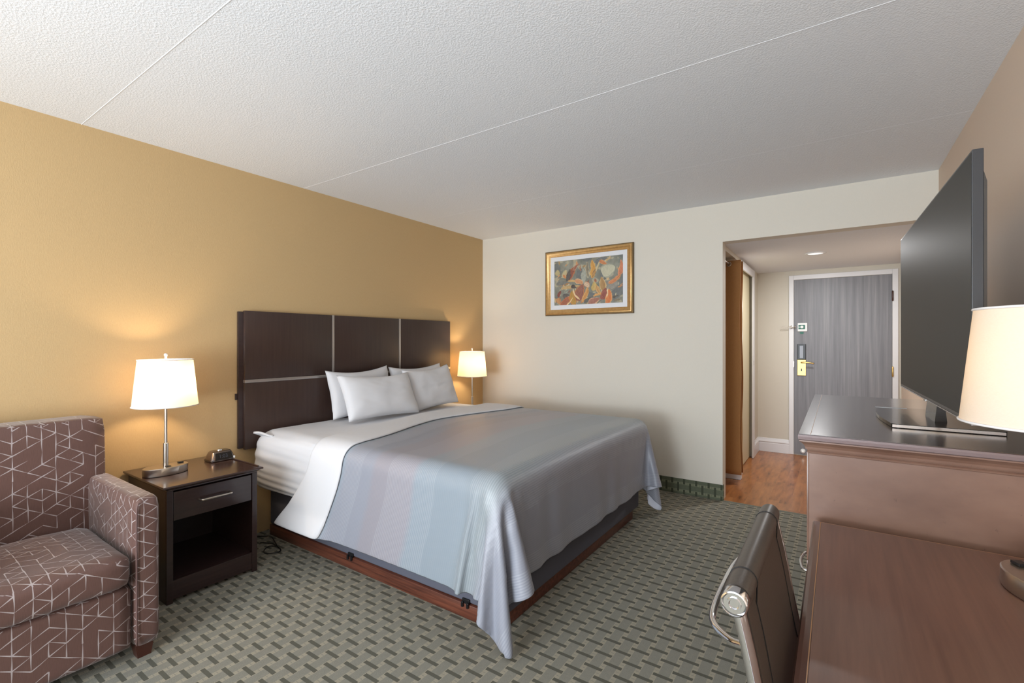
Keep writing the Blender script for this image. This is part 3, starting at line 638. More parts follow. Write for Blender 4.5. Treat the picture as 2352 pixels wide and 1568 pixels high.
-2673,25,25,24,25,25,24,25,25,24,25,24,24,24,24,24,24,24,24,24,24,24,24,24,24,24,24,24,24,24,24,24,24,24,24,24,24,24,24,24,24,24,24,24,24,24,24,24,24,24,24,24,24,23,24,24,24,24,24,24,24,20,17,11,5,0,0,0,0,0,-1,0,0,0,0,0,0,0,0,0,0,0,
-2679,24,25,25,24,25,24,25,24,25,24,24,24,24,24,24,25,24,24,24,24,24,24,24,24,24,25,24,24,24,24,24,24,24,24,25,24,24,24,24,24,24,24,24,25,24,24,24,24,24,24,24,24,24,25,24,24,24,24,24,23,22,17,11,5,1,0,0,0,0,0,-1,0,0,0,0,0,0,0,0,0,0,
-2685,24,24,25,24,25,24,25,24,25,24,24,25,24,24,24,24,24,25,24,24,24,24,25,24,24,24,24,25,24,24,24,24,25,24,24,24,25,24,24,24,24,25,24,24,24,24,25,24,24,24,24,25,24,24,24,24,24,25,24,24,21,18,12,5,1,0,0,0,0,0,0,-1,0,0,0,0,0,0,0,0,0,
-2692,25,24,25,24,25,25,24,25,24,25,24,24,25,24,24,24,25,24,24,24,25,24,24,24,25,24,24,25,24,24,24,25,24,24,25,24,24,24,25,24,24,25,24,24,24,25,24,24,25,24,24,24,25,24,24,24,25,24,24,24,22,18,12,6,1,0,0,0,0,0,0,-1,0,0,0,0,0,0,0,0,0,
-2698,24,25,25,25,25,25,24,25,25,25,24,24,25,24,24,25,24,24,24,25,24,24,25,24,24,25,24,25,24,24,25,24,24,25,24,24,25,24,24,25,24,24,25,24,24,25,24,24,25,24,24,25,24,24,25,24,24,25,24,24,22,18,13,6,1,0,0,0,0,0,0,-1,0,0,0,0,0,0,0,0,0,
-2705,25,26,25,25,25,25,25,26,25,25,24,25,24,24,25,24,24,25,24,24,25,24,25,24,24,25,24,24,25,24,25,24,24,25,24,25,24,24,25,24,24,25,24,25,24,24,25,24,24,25,24,25,24,24,25,24,24,25,24,24,22,18,13,7,1,0,0,0,0,0,-1,0,0,0,0,0,0,0,0,0,0,
-2711,26,25,26,26,25,26,26,25,26,26,24,24,25,24,24,25,24,25,24,24,25,24,24,25,24,25,24,24,25,24,25,24,25,24,24,25,24,25,24,24,25,24,24,25,24,25,24,24,25,24,25,24,24,25,24,25,24,24,25,24,22,18,13,7,1,0,0,0,0,-1,0,0,0,0,0,0,0,0,0,0,0,
-2717,27,26,26,26,26,27,26,26,26,27,24,24,25,24,24,25,24,25,24,24,25,24,24,25,24,25,24,24,25,24,25,24,24,25,24,25,24,25,24,24,25,24,24,25,24,25,24,24,25,24,25,24,24,25,24,25,24,24,25,24,22,18,13,7,1,0,0,0,0,-1,0,0,0,0,0,0,0,0,0,0,0,
-2721,27,26,27,27,27,27,27,26,27,27,24,25,24,24,25,24,24,25,24,24,25,24,25,24,24,25,24,24,25,24,25,24,24,25,24,25,24,24,25,24,24,25,24,25,24,24,25,24,24,25,24,25,24,24,25,24,24,25,24,24,22,18,13,7,1,0,0,0,0,0,-1,0,0,0,0,0,0,0,0,0,0,
-2724,27,27,28,27,28,27,27,28,27,28,24,24,25,24,24,25,24,24,24,25,24,24,25,24,24,25,24,25,24,24,25,24,24,25,24,24,25,24,24,25,24,24,25,24,24,25,24,24,25,24,24,25,24,24,25,24,24,25,24,24,22,18,13,6,1,0,0,0,0,0,0,0,0,-1,0,0,0,0,0,0,0,
-2727,28,28,28,28,29,28,28,28,28,28,24,24,25,24,24,24,25,24,24,24,25,24,24,24,25,24,24,25,24,24,24,25,24,24,25,24,24,24,25,24,24,25,24,24,24,25,24,24,24,25,24,24,25,24,24,24,25,24,24,24,22,18,12,6,1,0,0,0,0,0,0,0,0,0,0,0,-1,0,0,0,0,
-2728,29,28,29,29,29,28,29,29,29,28,24,25,24,24,24,24,24,25,24,24,24,24,25,24,24,24,24,25,24,24,24,24,25,24,24,24,24,25,24,24,24,24,25,24,24,24,24,25,24,24,24,24,25,24,24,24,24,25,24,24,21,18,11,6,1,0,0,0,0,0,0,0,0,0,0,0,0,0,-1,0,0,
-2728,29,29,30,29,29,30,29,29,30,29,24,24,24,24,24,24,24,25,24,24,24,24,24,24,24,24,25,24,24,24,24,24,24,25,24,24,24,24,24,24,24,25,24,24,24,24,24,24,24,25,24,24,24,24,24,24,24,24,25,23,21,17,12,5,1,0,0,0,0,0,0,0,0,0,0,0,0,0,0,0,-1,
-2727,30,29,30,30,30,29,30,30,30,30,24,24,24,24,24,24,24,24,24,24,24,24,24,24,24,24,24,24,24,24,24,24,24,24,24,24,24,24,25,24,24,24,24,24,24,24,24,24,24,24,24,24,24,24,24,24,24,24,24,24,20,17,11,5,1,0,0,0,0,0,0,0,0,0,0,0,0,0,0,0,-1,
-2725,30,30,30,30,31,30,30,30,30,30,24,24,24,24,24,24,24,24,23,24,24,24,24,24,24,24,24,24,24,24,24,24,24,24,24,24,24,24,24,24,24,24,24,24,24,24,24,24,23,24,24,24,24,24,24,24,24,24,24,23,21,16,11,5,0,0,0,0,0,0,0,0,0,0,0,0,0,0,0,0,-1,
-2722,30,31,30,31,30,31,30,30,31,30,24,24,24,24,23,24,24,24,24,24,23,24,24,24,24,24,24,24,24,23,24,24,24,24,24,24,24,24,23,24,24,24,24,24,24,24,23,24,24,24,24,24,24,24,23,24,24,24,24,23,20,16,11,4,0,0,0,0,0,0,0,0,0,0,0,0,0,0,0,-1,0,
-2718,31,30,31,31,30,31,31,30,31,31,23,24,24,24,23,24,24,24,23,24,24,24,23,24,24,24,24,23,24,24,24,24,23,24,24,24,24,23,24,24,24,24,23,24,24,24,23,24,24,24,24,23,24,24,24,23,24,24,24,23,20,15,10,4,0,0,0,0,0,0,0,0,0,0,0,0,0,-1,0,0,0,
-2714,31,31,31,31,31,30,31,31,31,31,24,24,23,24,23,24,24,23,24,24,23,24,24,24,23,24,24,23,24,24,23,24,24,24,23,24,24,23,24,24,23,24,24,24,23,24,24,23,24,24,23,24,24,23,24,24,24,23,24,23,19,15,10,3,0,0,0,0,0,0,0,0,-1,0,0,0,0,0,0,0,0,
-2710,31,31,32,31,31,31,31,32,31,31,24,23,24,23,24,24,23,24,23,24,23,24,24,23,24,23,24,24,23,24,23,24,24,23,24,23,24,24,23,24,23,24,24,23,24,23,24,24,23,24,23,24,24,23,24,23,24,24,23,22,20,14,9,3,-1,0,0,0,0,0,0,0,0,0,0,0,0,0,0,0,0,
-2706,31,32,32,31,32,31,32,31,32,32,23,23,24,23,24,23,24,23,24,23,24,23,24,23,24,23,24,23,24,23,24,23,24,23,24,23,24,23,24,23,24,23,24,23,24,23,24,23,24,23,24,23,23,24,23,24,23,24,23,22,19,14,9,2,0,0,-1,0,0,0,0,0,0,0,0,0,0,0,0,0,0,
-2702,32,32,32,32,31,32,32,32,32,32,24,23,23,24,23,23,24,23,23,24,23,23,24,23,24,23,23,24,23,24,23,23,24,23,24,23,23,24,23,23,24,23,24,23,23,24,23,24,23,23,24,23,24,23,23,24,23,23,24,21,19,13,8,2,0,0,0,0,0,0,0,-1,0,0,0,0,0,0,0,0,0,
-2698,32,32,33,32,32,33,32,32,33,32,23,24,23,23,23,24,23,23,23,24,23,23,23,24,23,23,23,24,23,23,24,23,23,23,24,23,23,24,23,23,23,24,23,23,23,24,23,23,24,23,23,23,24,23,23,23,24,23,23,21,18,13,7,2,0,0,0,0,0,0,0,0,0,0,-1,0,0,0,1,0,0,
-2694,32,33,33,33,33,32,33,33,33,33,23,23,23,23,23,23,23,23,24,23,23,23,23,23,23,24,23,23,23,23,23,24,23,23,23,23,23,24,23,23,23,23,23,24,23,23,23,23,23,23,24,23,23,23,23,23,23,24,22,21,17,13,6,2,0,0,0,0,0,0,0,0,0,0,0,0,0,0,0,0,0,
-2690,33,33,33,34,33,33,33,34,33,33,23,23,23,23,23,23,23,23,23,23,23,23,23,23,23,23,23,23,23,24,23,23,23,23,23,23,23,23,23,23,23,23,23,23,23,23,23,23,23,23,23,23,23,23,23,23,23,23,23,20,17,11,7,2,0,0,0,-1,0,0,0,0,0,0,0,0,0,0,0,0,0,
-2686,33,34,34,34,33,34,34,34,33,34,23,23,23,23,22,23,23,23,23,23,23,23,22,23,23,23,23,23,23,23,23,23,23,23,22,23,23,23,23,23,23,23,23,23,23,22,23,23,23,23,23,23,23,23,23,22,23,23,22,20,16,11,6,2,0,0,0,0,0,0,0,0,0,-1,0,0,0,0,0,0,0,
-2682,34,34,34,35,34,34,34,34,35,34,23,22,23,23,23,22,23,23,23,22,23,23,23,23,22,23,23,23,22,23,23,23,23,22,23,23,23,23,22,23,23,23,22,23,23,23,23,22,23,23,23,22,23,23,23,23,22,23,22,19,16,10,5,1,-1,1,0,0,0,0,0,0,0,0,0,0,0,0,0,0,0,
-2678,34,35,35,34,35,35,35,34,35,35,22,23,23,22,23,23,22,23,22,23,23,22,23,23,22,23,23,22,23,23,22,23,23,22,23,23,22,23,23,22,23,23,22,23,23,22,23,23,22,23,22,23,23,22,23,23,22,23,21,19,15,10,4,2,0,0,0,0,0,0,0,0,0,-1,0,0,0,0,0,0,0,
-2675,35,35,35,35,36,35,35,35,35,36,22,23,22,23,22,23,22,23,22,23,22,23,22,23,22,23,23,22,23,22,23,22,23,22,23,23,22,23,22,23,22,23,22,23,23,22,23,22,23,22,23,22,23,22,23,23,22,23,21,18,15,9,4,-1,0,0,0,0,0,0,0,0,0,0,0,0,0,1,0,0,0,
-2674,36,35,36,36,35,36,36,35,36,36,22,23,22,22,23,22,23,22,23,22,22,23,22,23,22,23,22,23,22,23,22,23,22,23,22,23,22,23,22,22,23,22,23,22,23,22,23,22,23,22,23,22,23,22,22,23,22,23,21,18,14,9,3,-1,0,0,0,0,0,0,0,0,0,0,0,0,1,0,0,0,1,
-2674,36,37,36,36,36,36,36,36,36,36,23,22,22,23,22,23,22,22,23,22,22,23,22,23,22,22,23,22,23,22,23,22,22,23,22,23,22,22,23,22,23,22,22,23,22,23,22,23,22,22,23,22,23,22,22,23,22,22,21,18,14,8,3,1,0,0,0,0,0,0,0,0,0,0,0,0,0,-1,0,0,1,
-2675,37,36,37,36,37,36,37,36,37,36,23,22,22,23,22,22,23,22,22,23,22,22,23,22,22,23,22,23,22,22,23,22,22,23,22,23,22,22,23,22,22,23,22,23,22,22,23,22,22,23,22,23,22,22,23,22,22,23,20,18,13,9,2,-1,0,-1,0,1,0,0,1,0,1,0,0,0,-1,0,0,1,1,
-2677,36,37,37,37,37,37,37,37,37,37,22,23,22,22,22,23,22,22,23,22,22,23,22,22,23,22,22,23,22,22,23,22,23,22,22,23,22,22,23,22,22,23,22,23,22,22,23,22,22,23,22,22,23,22,22,23,22,22,21,17,14,9,1,0,1,1,1,1,0,0,-1,0,-1,-1,-1,0,0,0,1,2,1,
-2681,37,37,37,38,37,37,38,37,37,38,22,22,23,22,22,23,22,22,22,23,22,23,22,22,23,22,22,23,22,22,23,22,23,22,22,23,22,22,23,22,22,23,22,23,22,22,23,22,23,22,22,23,22,22,23,22,23,22,21,17,13,8,9,0,0,-1,-1,-1,-2,-2,-1,0,0,1,0,1,2,1,1,1,2,
-2687,38,38,37,38,38,37,38,38,37,38,23,22,22,23,22,22,23,22,22,23,22,22,23,22,22,23,22,22,23,22,23,22,22,23,22,23,22,22,23,22,23,22,22,23,22,23,22,22,23,22,23,22,23,22,23,22,23,23,20,18,13,13,-4,-1,0,-1,1,1,1,2,2,1,2,2,2,1,2,2,2,2,2,
-2694,38,38,39,38,38,38,38,38,38,38,22,23,22,22,23,22,23,22,22,23,22,23,22,22,23,22,23,22,22,23,22,23,22,23,22,22,23,22,23,22,23,22,23,22,22,23,22,23,22,23,22,23,22,23,22,23,23,23,21,18,13,13,10,6,5,3,2,2,1,2,1,1,2,2,1,2,2,3,2,2,1,
-2702,39,38,38,39,38,39,38,38,39,38,23,22,23,22,22,23,22,23,22,23,22,23,22,23,22,23,22,22,23,22,23,22,23,22,23,22,23,22,23,22,23,22,23,22,23,22,23,22,23,22,23,22,23,22,23,22,23,23,20,18,16,-1,4,12,10,8,8,9,7,7,5,5,4,3,3,2,2,1,1,1,2,
-2711,39,38,39,39,38,39,39,39,38,39,23,22,23,22,23,22,23,22,23,22,23,23,22,23,22,23,22,23,22,23,23,22,23,22,23,22,23,22,23,23,22,23,22,23,22,23,22,23,22,23,22,23,22,23,22,23,22,22,18,19,6,18,-6,-4,6,6,8,8,9,10,9,10,9,9,8,7,7,6,5,5,4,
-2721,39,39,40,39,39,39,39,39,39,39,22,23,23,22,23,23,22,23,22,23,23,22,23,23,22,23,22,23,23,22,23,23,22,23,23,22,23,22,23,23,22,23,23,22,23,22,23,23,22,23,22,23,22,23,22,22,22,22,18,9,19,2,16,6,-10,-5,0,5,5,8,9,9,10,9,10,10,9,10,9,9,9,
-2730,39,40,39,39,40,39,39,40,39,40,22,23,23,22,23,23,23,22,23,23,22,23,23,23,22,23,23,22,23,23,23,22,23,23,22,23,23,23,22,23,23,22,23,23,23,22,23,23,22,23,23,22,23,22,22,20,21,23,21,13,1,18,0,15,15,-3,-12,-9,-2,2,5,6,7,9,10,9,10,10,9,10,10,
-2740,40,40,39,40,40,40,39,40,40,39,23,23,23,22,23,23,23,23,22,23,23,23,23,22,23,23,23,23,22,23,23,23,23,22,23,23,23,23,22,23,23,23,23,22,23,23,23,23,22,23,23,23,23,22,22,18,21,22,22,3,18,-1,16,-1,14,19,7,-8,-13,-11,-5,-1,4,5,7,7,9,9,10,10,10,
-2749,40,40,40,40,40,40,40,40,40,40,23,23,23,22,23,23,23,23,23,23,23,23,22,23,23,23,23,23,23,23,23,22,23,23,23,23,23,23,23,23,22,23,23,23,23,23,23,23,23,22,23,23,23,23,22,16,22,20,22,14,-5,19,-2,15,-3,16,17,15,-1,-14,-12,-10,-8,-3,2,5,6,7,8,8,10,
-2759,41,40,40,41,40,40,41,40,40,41,23,23,23,22,23,23,23,23,23,23,23,23,23,23,23,23,23,23,23,23,23,23,23,23,23,23,23,23,23,23,23,23,23,23,23,23,23,23,23,23,23,23,23,22,23,14,23,18,22,21,-12,7,17,-3,16,-5,17,16,19,9,-10,-13,-12,-12,-10,-6,0,5,5,10,5,
-2768,40,41,41,40,41,41,40,41,41,40,23,23,23,23,24,23,23,23,23,23,23,23,23,23,23,23,23,23,24,23,23,23,23,23,23,23,23,23,23,23,23,23,23,24,23,23,23,23,23,23,23,23,23,23,23,12,23,19,20,23,0,-15,14,16,-4,17,-6,18,15,19,15,-1,-11,-12,-11,-13,-13,-8,-3,2,6,
-2778,41,41,41,41,41,41,41,41,41,41,23,23,23,23,24,23,23,23,23,23,24,23,23,23,23,23,24,23,23,23,23,23,23,24,23,23,23,23,23,24,23,23,23,23,23,24,23,23,23,23,23,23,24,23,22,12,22,20,19,22,10,-18,-4,18,14,-4,17,-7,19,14,18,18,7,-6,-11,-13,-12,-10,-13,-12,-9,
-2787,41,41,41,42,41,41,42,41,41,41,24,23,23,23,24,23,23,23,24,23,23,23,24,23,23,23,24,23,23,23,24,23,23,23,24,23,23,23,24,23,23,23,24,23,23,23,24,23,23,23,24,23,23,23,23,11,21,21,20,19,18,-12,-20,6,20,13,-6,18,-7,19,15,17,18,13,0,-8,-12,-13,-10,-12,-13,
-2797,42,41,42,41,42,42,41,42,41,42,23,24,23,23,24,23,23,24,23,23,24,23,23,24,23,23,24,23,23,24,23,24,23,23,24,23,23,24,23,23,24,23,23,24,23,23,24,23,23,24,23,23,24,23,23,10,20,22,18,19,22,-4,-17,-18,15,20,12,-7,19,-7,19,15,16,18,16,6,-4,-10,-13,-12,-11,
-2807,42,42,42,42,42,42,42,42,42,42,23,24,23,23,24,23,24,23,24,23,23,24,23,24,23,24,23,23,24,23,24,23,24,23,23,24,23,24,23,24,23,23,24,23,24,23,24,23,23,24,23,24,23,23,24,9,19,22,18,19,23,4,-15,-23,-4,18,19,12,-7,18,-6,18,17,14,19,17,10,2,-8,-12,-13,
-2816,42,42,42,43,42,42,42,43,42,42,24,23,24,23,24,23,24,23,24,23,24,23,24,24,23,24,23,24,23,24,23,24,23,24,23,24,23,24,23,24,23,24,23,24,23,24,24,23,24,23,24,23,24,23,23,10,16,23,18,19,22,12,-12,-23,-17,6,20,19,11,-8,19,-7,19,17,14,18,18,13,6,-3,-11,
-2826,43,42,43,42,43,43,42,43,42,43,23,24,24,23,24,23,24,24,23,24,24,23,24,23,24,24,23,24,23,24,24,23,24,23,24,24,23,24,24,23,24,23,24,24,23,24,23,24,24,23,24,24,23,24,23,10,14,23,18,22,16,19,-6,-23,-21,-8,13,20,19,9,-8,19,-7,19,18,14,17,19,15,10,1,
-2836,43,43,43,43,43,43,43,43,43,42,24,24,24,23,24,24,23,24,24,23,24,24,23,24,24,24,23,24,24,23,24,24,24,23,24,24,23,24,24,23,24,24,24,23,24,24,23,24,24,24,23,24,24,23,24,12,10,23,19,21,14,23,1,-22,-23,-17,2,17,20,20,7,-9,19,-6,19,18,14,17,19,15,14,
-2845,43,43,43,44,43,43,43,44,43,43,24,24,23,24,24,24,23,24,24,24,24,23,24,24,24,24,23,24,24,24,24,23,24,24,24,24,23,24,24,24,24,23,24,24,24,24,23,24,24,24,24,23,24,24,24,12,8,23,21,19,13,23,7,-15,-23,-22,-12,10,19,20,20,5,-8,18,-5,19,18,15,16,19,13,
-2855,44,43,44,43,44,43,44,44,43,44,23,24,24,24,24,24,24,24,23,24,24,24,24,24,24,24,24,23,24,24,24,24,24,24,24,24,23,24,24,24,24,24,24,24,24,23,24,24,24,24,24,24,24,23,24,13,5,24,21,19,12,23,9,-4,-23,-24,-19,-5,17,20,19,20,4,-9,18,-4,19,18,16,11,21,
1577,0,0,0,0,0,0,0,0,0,0,12,11,8,6,3,2,2,1,0,1,0,1,0,0,0,1,0,0,0,0,0,0,0,0,0,0,0,0,0,0,-1,0,0,0,0,-1,0,-1,0,-2,-2,-5,-11,-21,-2,24,20,1,-5,-22,8,11,19,-1,-22,-22,-21,-23,-19,8,14,14,9,16,0,18,-5,-6,5,-22,23,
1585,0,0,0,0,0,0,0,0,0,0,16,9,5,3,2,1,1,1,0,1,0,0,0,0,1,0,0,0,0,0,0,0,0,0,0,0,0,0,0,0,0,-1,0,0,0,0,0,-1,0,-1,-3,-4,-11,-21,-1,24,18,0,-5,-21,13,13,10,-15,-21,-19,-22,-22,2,13,13,8,15,0,18,-3,-9,-12,-8,2,17,
1597,0,0,0,0,0,0,0,0,0,0,16,4,2,2,1,0,1,0,1,0,0,0,0,1,0,0,0,0,0,0,0,0,0,0,0,0,0,0,0,0,0,0,-1,0,0,0,0,0,-1,0,-2,-4,-12,-20,1,23,15,-1,-5,-18,9,12,11,-22,-22,-21,-23,-3,10,13,6,15,0,17,-3,-6,-12,-6,11,15,13,
1613,0,0,0,0,0,0,0,0,0,0,5,2,1,1,1,0,0,1,0,0,0,0,1,0,0,0,0,0,0,0,0,0,0,0,0,0,0,0,0,0,0,0,-1,0,0,0,0,0,-1,0,-1,-4,-12,-20,4,23,10,-2,-3,-16,13,17,-13,-22,-22,-21,-8,6,14,3,15,1,16,-3,-4,-13,-3,11,17,15,12,
1620,0,0,0,0,0,0,0,0,0,0,1,1,0,1,0,0,1,0,0,0,0,1,0,0,0,0,0,0,0,0,0,0,0,0,0,0,0,0,0,0,0,0,-1,0,0,0,0,-1,0,1,-1,-3,-13,-19,6,23,-1,0,0,-11,21,2,-22,-20,-21,-13,3,13,2,14,1,16,-1,-6,-12,0,12,17,14,9,1,
1622,0,0,0,0,0,0,0,0,0,0,1,0,0,0,1,0,0,0,0,0,1,0,0,0,0,0,0,0,0,0,0,0,0,0,0,0,0,0,0,0,0,0,-1,0,0,0,0,-1,0,0,1,-3,-13,-19,9,23,3,-6,-12,8,18,-15,-22,-19,-16,-3,15,-1,14,0,16,1,-8,-10,2,13,17,12,6,-2,-7,
1623,0,0,0,0,0,0,0,0,0,0,0,0,0,1,0,0,0,0,0,1,0,0,0,0,0,0,0,0,0,0,0,0,0,0,0,0,0,0,0,0,0,0,-1,0,0,0,0,-1,0,0,1,-1,-14,-18,11,23,-3,-14,1,17,0,-21,-19,-18,-7,16,-4,15,-2,16,1,-9,-9,5,15,16,10,1,-5,-6,-8,
1623,0,0,0,0,0,0,0,0,0,0,1,0,0,0,0,0,0,0,1,0,0,0,0,0,0,0,0,0,0,0,-1,0,0,1,0,0,0,0,0,0,0,-1,0,0,0,0,0,-1,0,0,2,-1,-15,-16,15,21,-12,-11,14,10,-15,-20,-19,-10,17,-7,15,-3,16,-1,-9,-6,8,16,14,4,-4,-9,-6,-2,4,
1624,0,0,0,0,0,0,0,0,0,0,0,0,0,0,0,0,0,1,0,0,0,0,0,0,0,0,0,-1,0,0,0,0,0,0,0,0,1,0,0,0,-1,0,0,0,0,0,0,-1,0,-1,3,0,-14,-16,20,13,-16,-2,15,1,-22,-20,-11,16,-10,16,-6,17,-2,-10,-2,11,16,9,-1,-10,-4,0,7,12,9,
1624,0,0,0,0,0,0,0,0,0,0,0,0,0,0,0,0,1,0,0,0,0,0,0,0,0,-1,0,0,0,0,0,0,0,0,0,0,0,0,0,0,0,0,0,0,0,0,0,-1,0,-1,3,0,-11,-16,20,9,-17,5,13,-14,-22,-12,16,-13,17,-8,16,-4,-9,2,14,14,2,-8,-4,3,7,12,11,9,7,
1624,0,0,0,0,0,0,0,0,0,0,0,0,0,0,0,1,0,0,0,0,0,0,0,-1,0,0,0,0,0,0,0,0,0,0,0,0,0,0,0,0,0,0,0,0,0,0,0,0,-1,-2,4,0,-8,-16,20,6,-17,11,2,-21,-14,15,-15,17,-11,17,-7,-7,7,16,9,-8,-2,3,9,12,10,10,5,10,7,
1624,0,0,0,0,0,0,0,0,0,0,0,0,0,0,1,0,0,0,0,0,0,0,-1,0,0,0,0,0,0,0,0,0,0,0,0,0,0,0,0,0,0,0,0,0,0,0,0,0,-1,-2,4,0,-6,-14,18,3,-16,11,-7,-18,15,-17,17,-14,17,-9,-4,13,14,3,-6,3,9,12,10,10,8,6,5,2,1,
1624,0,0,0,0,0,0,0,0,0,0,0,1,-1,1,0,0,0,0,0,0,0,-1,0,0,0,0,0,0,0,0,0,0,0,0,0,0,0,0,0,0,0,0,0,0,0,0,0,0,-1,-2,4,-2,-1,-14,16,1,-14,7,-15,15,-16,15,-15,17,-13,3,15,8,-2,3,11,11,10,9,6,2,1,-1,-3,-5,-2,
1624,0,0,0,0,0,0,0,0,0,0,1,0,0,0,0,0,0,0,0,0,-1,0,0,0,0,0,0,0,0,0,0,0,0,0,0,0,0,0,0,0,0,0,0,0,0,0,0,0,0,-3,3,-3,3,-13,14,0,-13,-2,14,-14,14,-15,15,-13,10,12,1,6,11,10,9,6,4,-1,-6,-3,-3,-1,-2,0,0,
1624,0,0,0,0,0,0,0,0,0,0,0,0,0,0,0,0,0,0,0,0,0,0,0,0,0,-1,0,0,0,0,0,0,0,0,0,0,0,0,0,0,0,0,0,0,0,0,0,1,-1,-2,2,-4,5,-9,9,-1,-7,12,-10,14,-14,14,-12,13,5,8,12,9,6,3,1,0,-6,-3,-2,0,1,1,2,3,4,
1630,0,0,0,0,0,0,0,0,0,0,0,0,0,0,0,0,0,0,0,0,0,0,0,0,0,0,0,0,0,0,0,0,0,0,0,0,0,0,0,0,0,0,0,0,0,0,0,0,0,1,-3,2,-4,4,-4,1,1,1,10,-9,13,-10,12,9,11,7,3,-6,0,0,1,1,3,4,4,4,5,5,4,5,3,
1647,0,0,0,0,0,0,0,0,0,0,0,0,0,0,0,0,0,0,0,0,0,0,0,0,0,0,0,0,0,-1,0,0,0,0,0,0,0,0,0,0,0,0,0,0,0,0,0,0,0,0,0,-1,0,0,0,-1,-1,3,0,9,-6,11,12,6,-4,1,2,3,4,5,5,5,5,5,4,4,5,4,3,4,4,
1673,0,0,0,0,0,0,0,0,0,0,1,0,0,0,0,0,0,0,-1,0,0,0,0,0,0,0,0,0,0,0,0,0,0,0,0,0,0,0,0,0,0,0,0,0,0,0,0,0,0,-1,0,0,0,-1,0,-1,-1,1,2,1,2,3,6,7,6,5,5,5,3,4,3,2,3,2,3,2,2,2,3,2,2,
1704,0,0,1,0,0,0,0,0,0,0,0,0,0,0,0,0,0,0,-1,0,0,0,0,0,0,0,0,0,0,0,0,0,0,0,0,0,0,0,0,0,0,0,0,0,0,0,0,0,0,0,-1,0,0,0,-1,-1,0,0,2,1,2,0,0,1,0,0,1,0,1,0,1,1,1,1,1,2,1,1,2,1,2,
1737,0,0,0,0,0,0,0,0,0,0,0,0,0,0,0,0,0,0,0,0,0,-1,0,0,0,0,0,0,0,0,0,0,0,0,0,0,0,0,0,0,0,0,0,0,0,0,0,0,0,0,0,0,-1,0,0,-1,0,0,1,2,1,0,0,1,0,0,1,0,0,0,0,0,1,0,0,0,0,0,0,0,0,
1769,0,0,0,0,0,0,0,0,0,0,0,0,0,0,0,0,0,0,0,0,0,0,0,0,0,0,0,0,0,0,0,-1,0,0,0,0,0,0,0,0,0,0,0,0,0,0,0,0,0,0,0,0,0,-1,0,0,0,0,1,1,1,0,0,1,0,0,0,0,0,1,0,0,0,0,0,1,0,0,0,0,0,
1801,0,0,0,0,0,0,0,0,0,0,0,0,0,0,0,0,0,0,0,0,0,0,0,0,0,0,0,0,0,0,0,0,0,0,0,0,0,0,0,0,0,0,0,0,0,0,-1,0,0,0,0,0,0,0,-1,0,0,0,1,1,1,0,0,0,0,0,0,0,0,0,0,0,0,0,0,0,0,0,0,0,0,
1833,0,0,0,0,0,0,0,0,0,0,0,0,0,0,0,0,0,0,0,0,0,0,0,0,0,0,0,0,0,0,0,0,0,0,0,0,0,0,0,0,0,0,0,0,0,0,0,0,0,-1,0,0,0,0,0,-1,0,1,0,1,1,0,0,0,0,0,0,0,0,0,0,0,0,0,0,0,0,0,0,0,0,
1866,0,0,0,0,0,0,0,0,0,0,0,0,0,0,0,0,0,0,-1,0,0,0,0,0,0,0,0,0,0,0,0,0,0,0,0,0,0,0,0,0,0,0,0,0,0,0,0,0,0,0,0,-1,0,0,0,0,0,0,1,0,1,0,0,0,0,0,0,0,0,0,0,0,0,0,0,0,0,0,0,0,0,
1898,0,0,0,0,0,0,0,0,0,0,0,0,0,0,0,0,0,0,0,0,0,0,-1,0,0,0,0,0,0,0,0,0,0,0,0,0,0,0,0,0,0,0,0,0,0,0,0,0,0,0,0,0,-1,0,0,0,0,0,1,0,1,0,0,0,0,0,0,0,0,0,0,0,0,0,0,0,0,0,0,0,0,
1930,0,0,0,0,0,0,0,0,0,0,0,0,0,0,0,0,0,0,0,0,0,0,0,0,0,0,0,0,0,0,0,0,0,0,-1,0,0,0,0,0,0,0,0,0,0,0,0,0,0,0,0,0,0,0,-1,0,0,1,0,0,1,0,0,0,0,0,0,0,0,0,0,0,0,0,0,0,0,0,1,0,0,
1962,0,0,0,0,0,0,0,0,0,0,0,0,0,0,0,0,0,0,0,0,0,0,0,0,0,0,0,0,0,0,0,0,0,0,0,0,0,0,0,0,0,0,0,0,0,0,0,-1,0,0,0,0,0,0,0,0,0,0,0,1,0,0,0,0,0,0,0,0,0,0,0,1,0,0,0,0,0,0,0,0,0,
1994,0,0,0,0,0,0,0,0,0,0,0,0,0,0,0,0,0,0,0,0,0,0,0,0,0,0,0,0,0,0,0,0,0,0,0,0,0,0,0,0,0,0,0,0,0,0,0,0,0,0,-1,0,0,0,0,0,0,0,0,1,0,0,0,0,0,0,0,1,0,0,0,0,0,0,0,0,0,0,0,0,0,
2027,0,0,0,0,0,0,0,0,0,0,0,0,0,0,0,0,0,0,-1,0,0,0,0,0,0,0,0,0,0,0,0,0,0,0,0,0,0,0,0,0,0,0,0,0,0,0,0,0,0,0,0,0,-1,0,0,0,0,0,1,0,0,0,1,0,0,0,0,0,0,0,0,0,0,0,0,0,0,0,0,0,0,
2059,0,0,0,0,0,0,0,0,0,0,0,0,0,0,0,0,0,0,0,0,0,0,0,0,-1,0,0,0,0,0,0,0,0,0,0,0,0,0,0,0,0,0,0,0,0,0,0,0,0,0,0,0,0,0,0,0,0,0,0,0,0,1,0,0,0,0,0,0,0,0,0,0,0,0,0,0,0,0,0,0,0,
2091,0,0,0,0,0,0,0,0,0,0,0,0,0,0,0,0,0,0,0,0,0,0,0,0,0,0,0,0,0,0,0,0,0,0,0,0,0,0,0,0,0,0,-1,0,0,0,0,0,0,0,0,0,0,0,0,0,0,0,0,0,1,0,0,0,0,0,0,0,0,0,0,0,0,0,0,0,0,0,0,0,0,
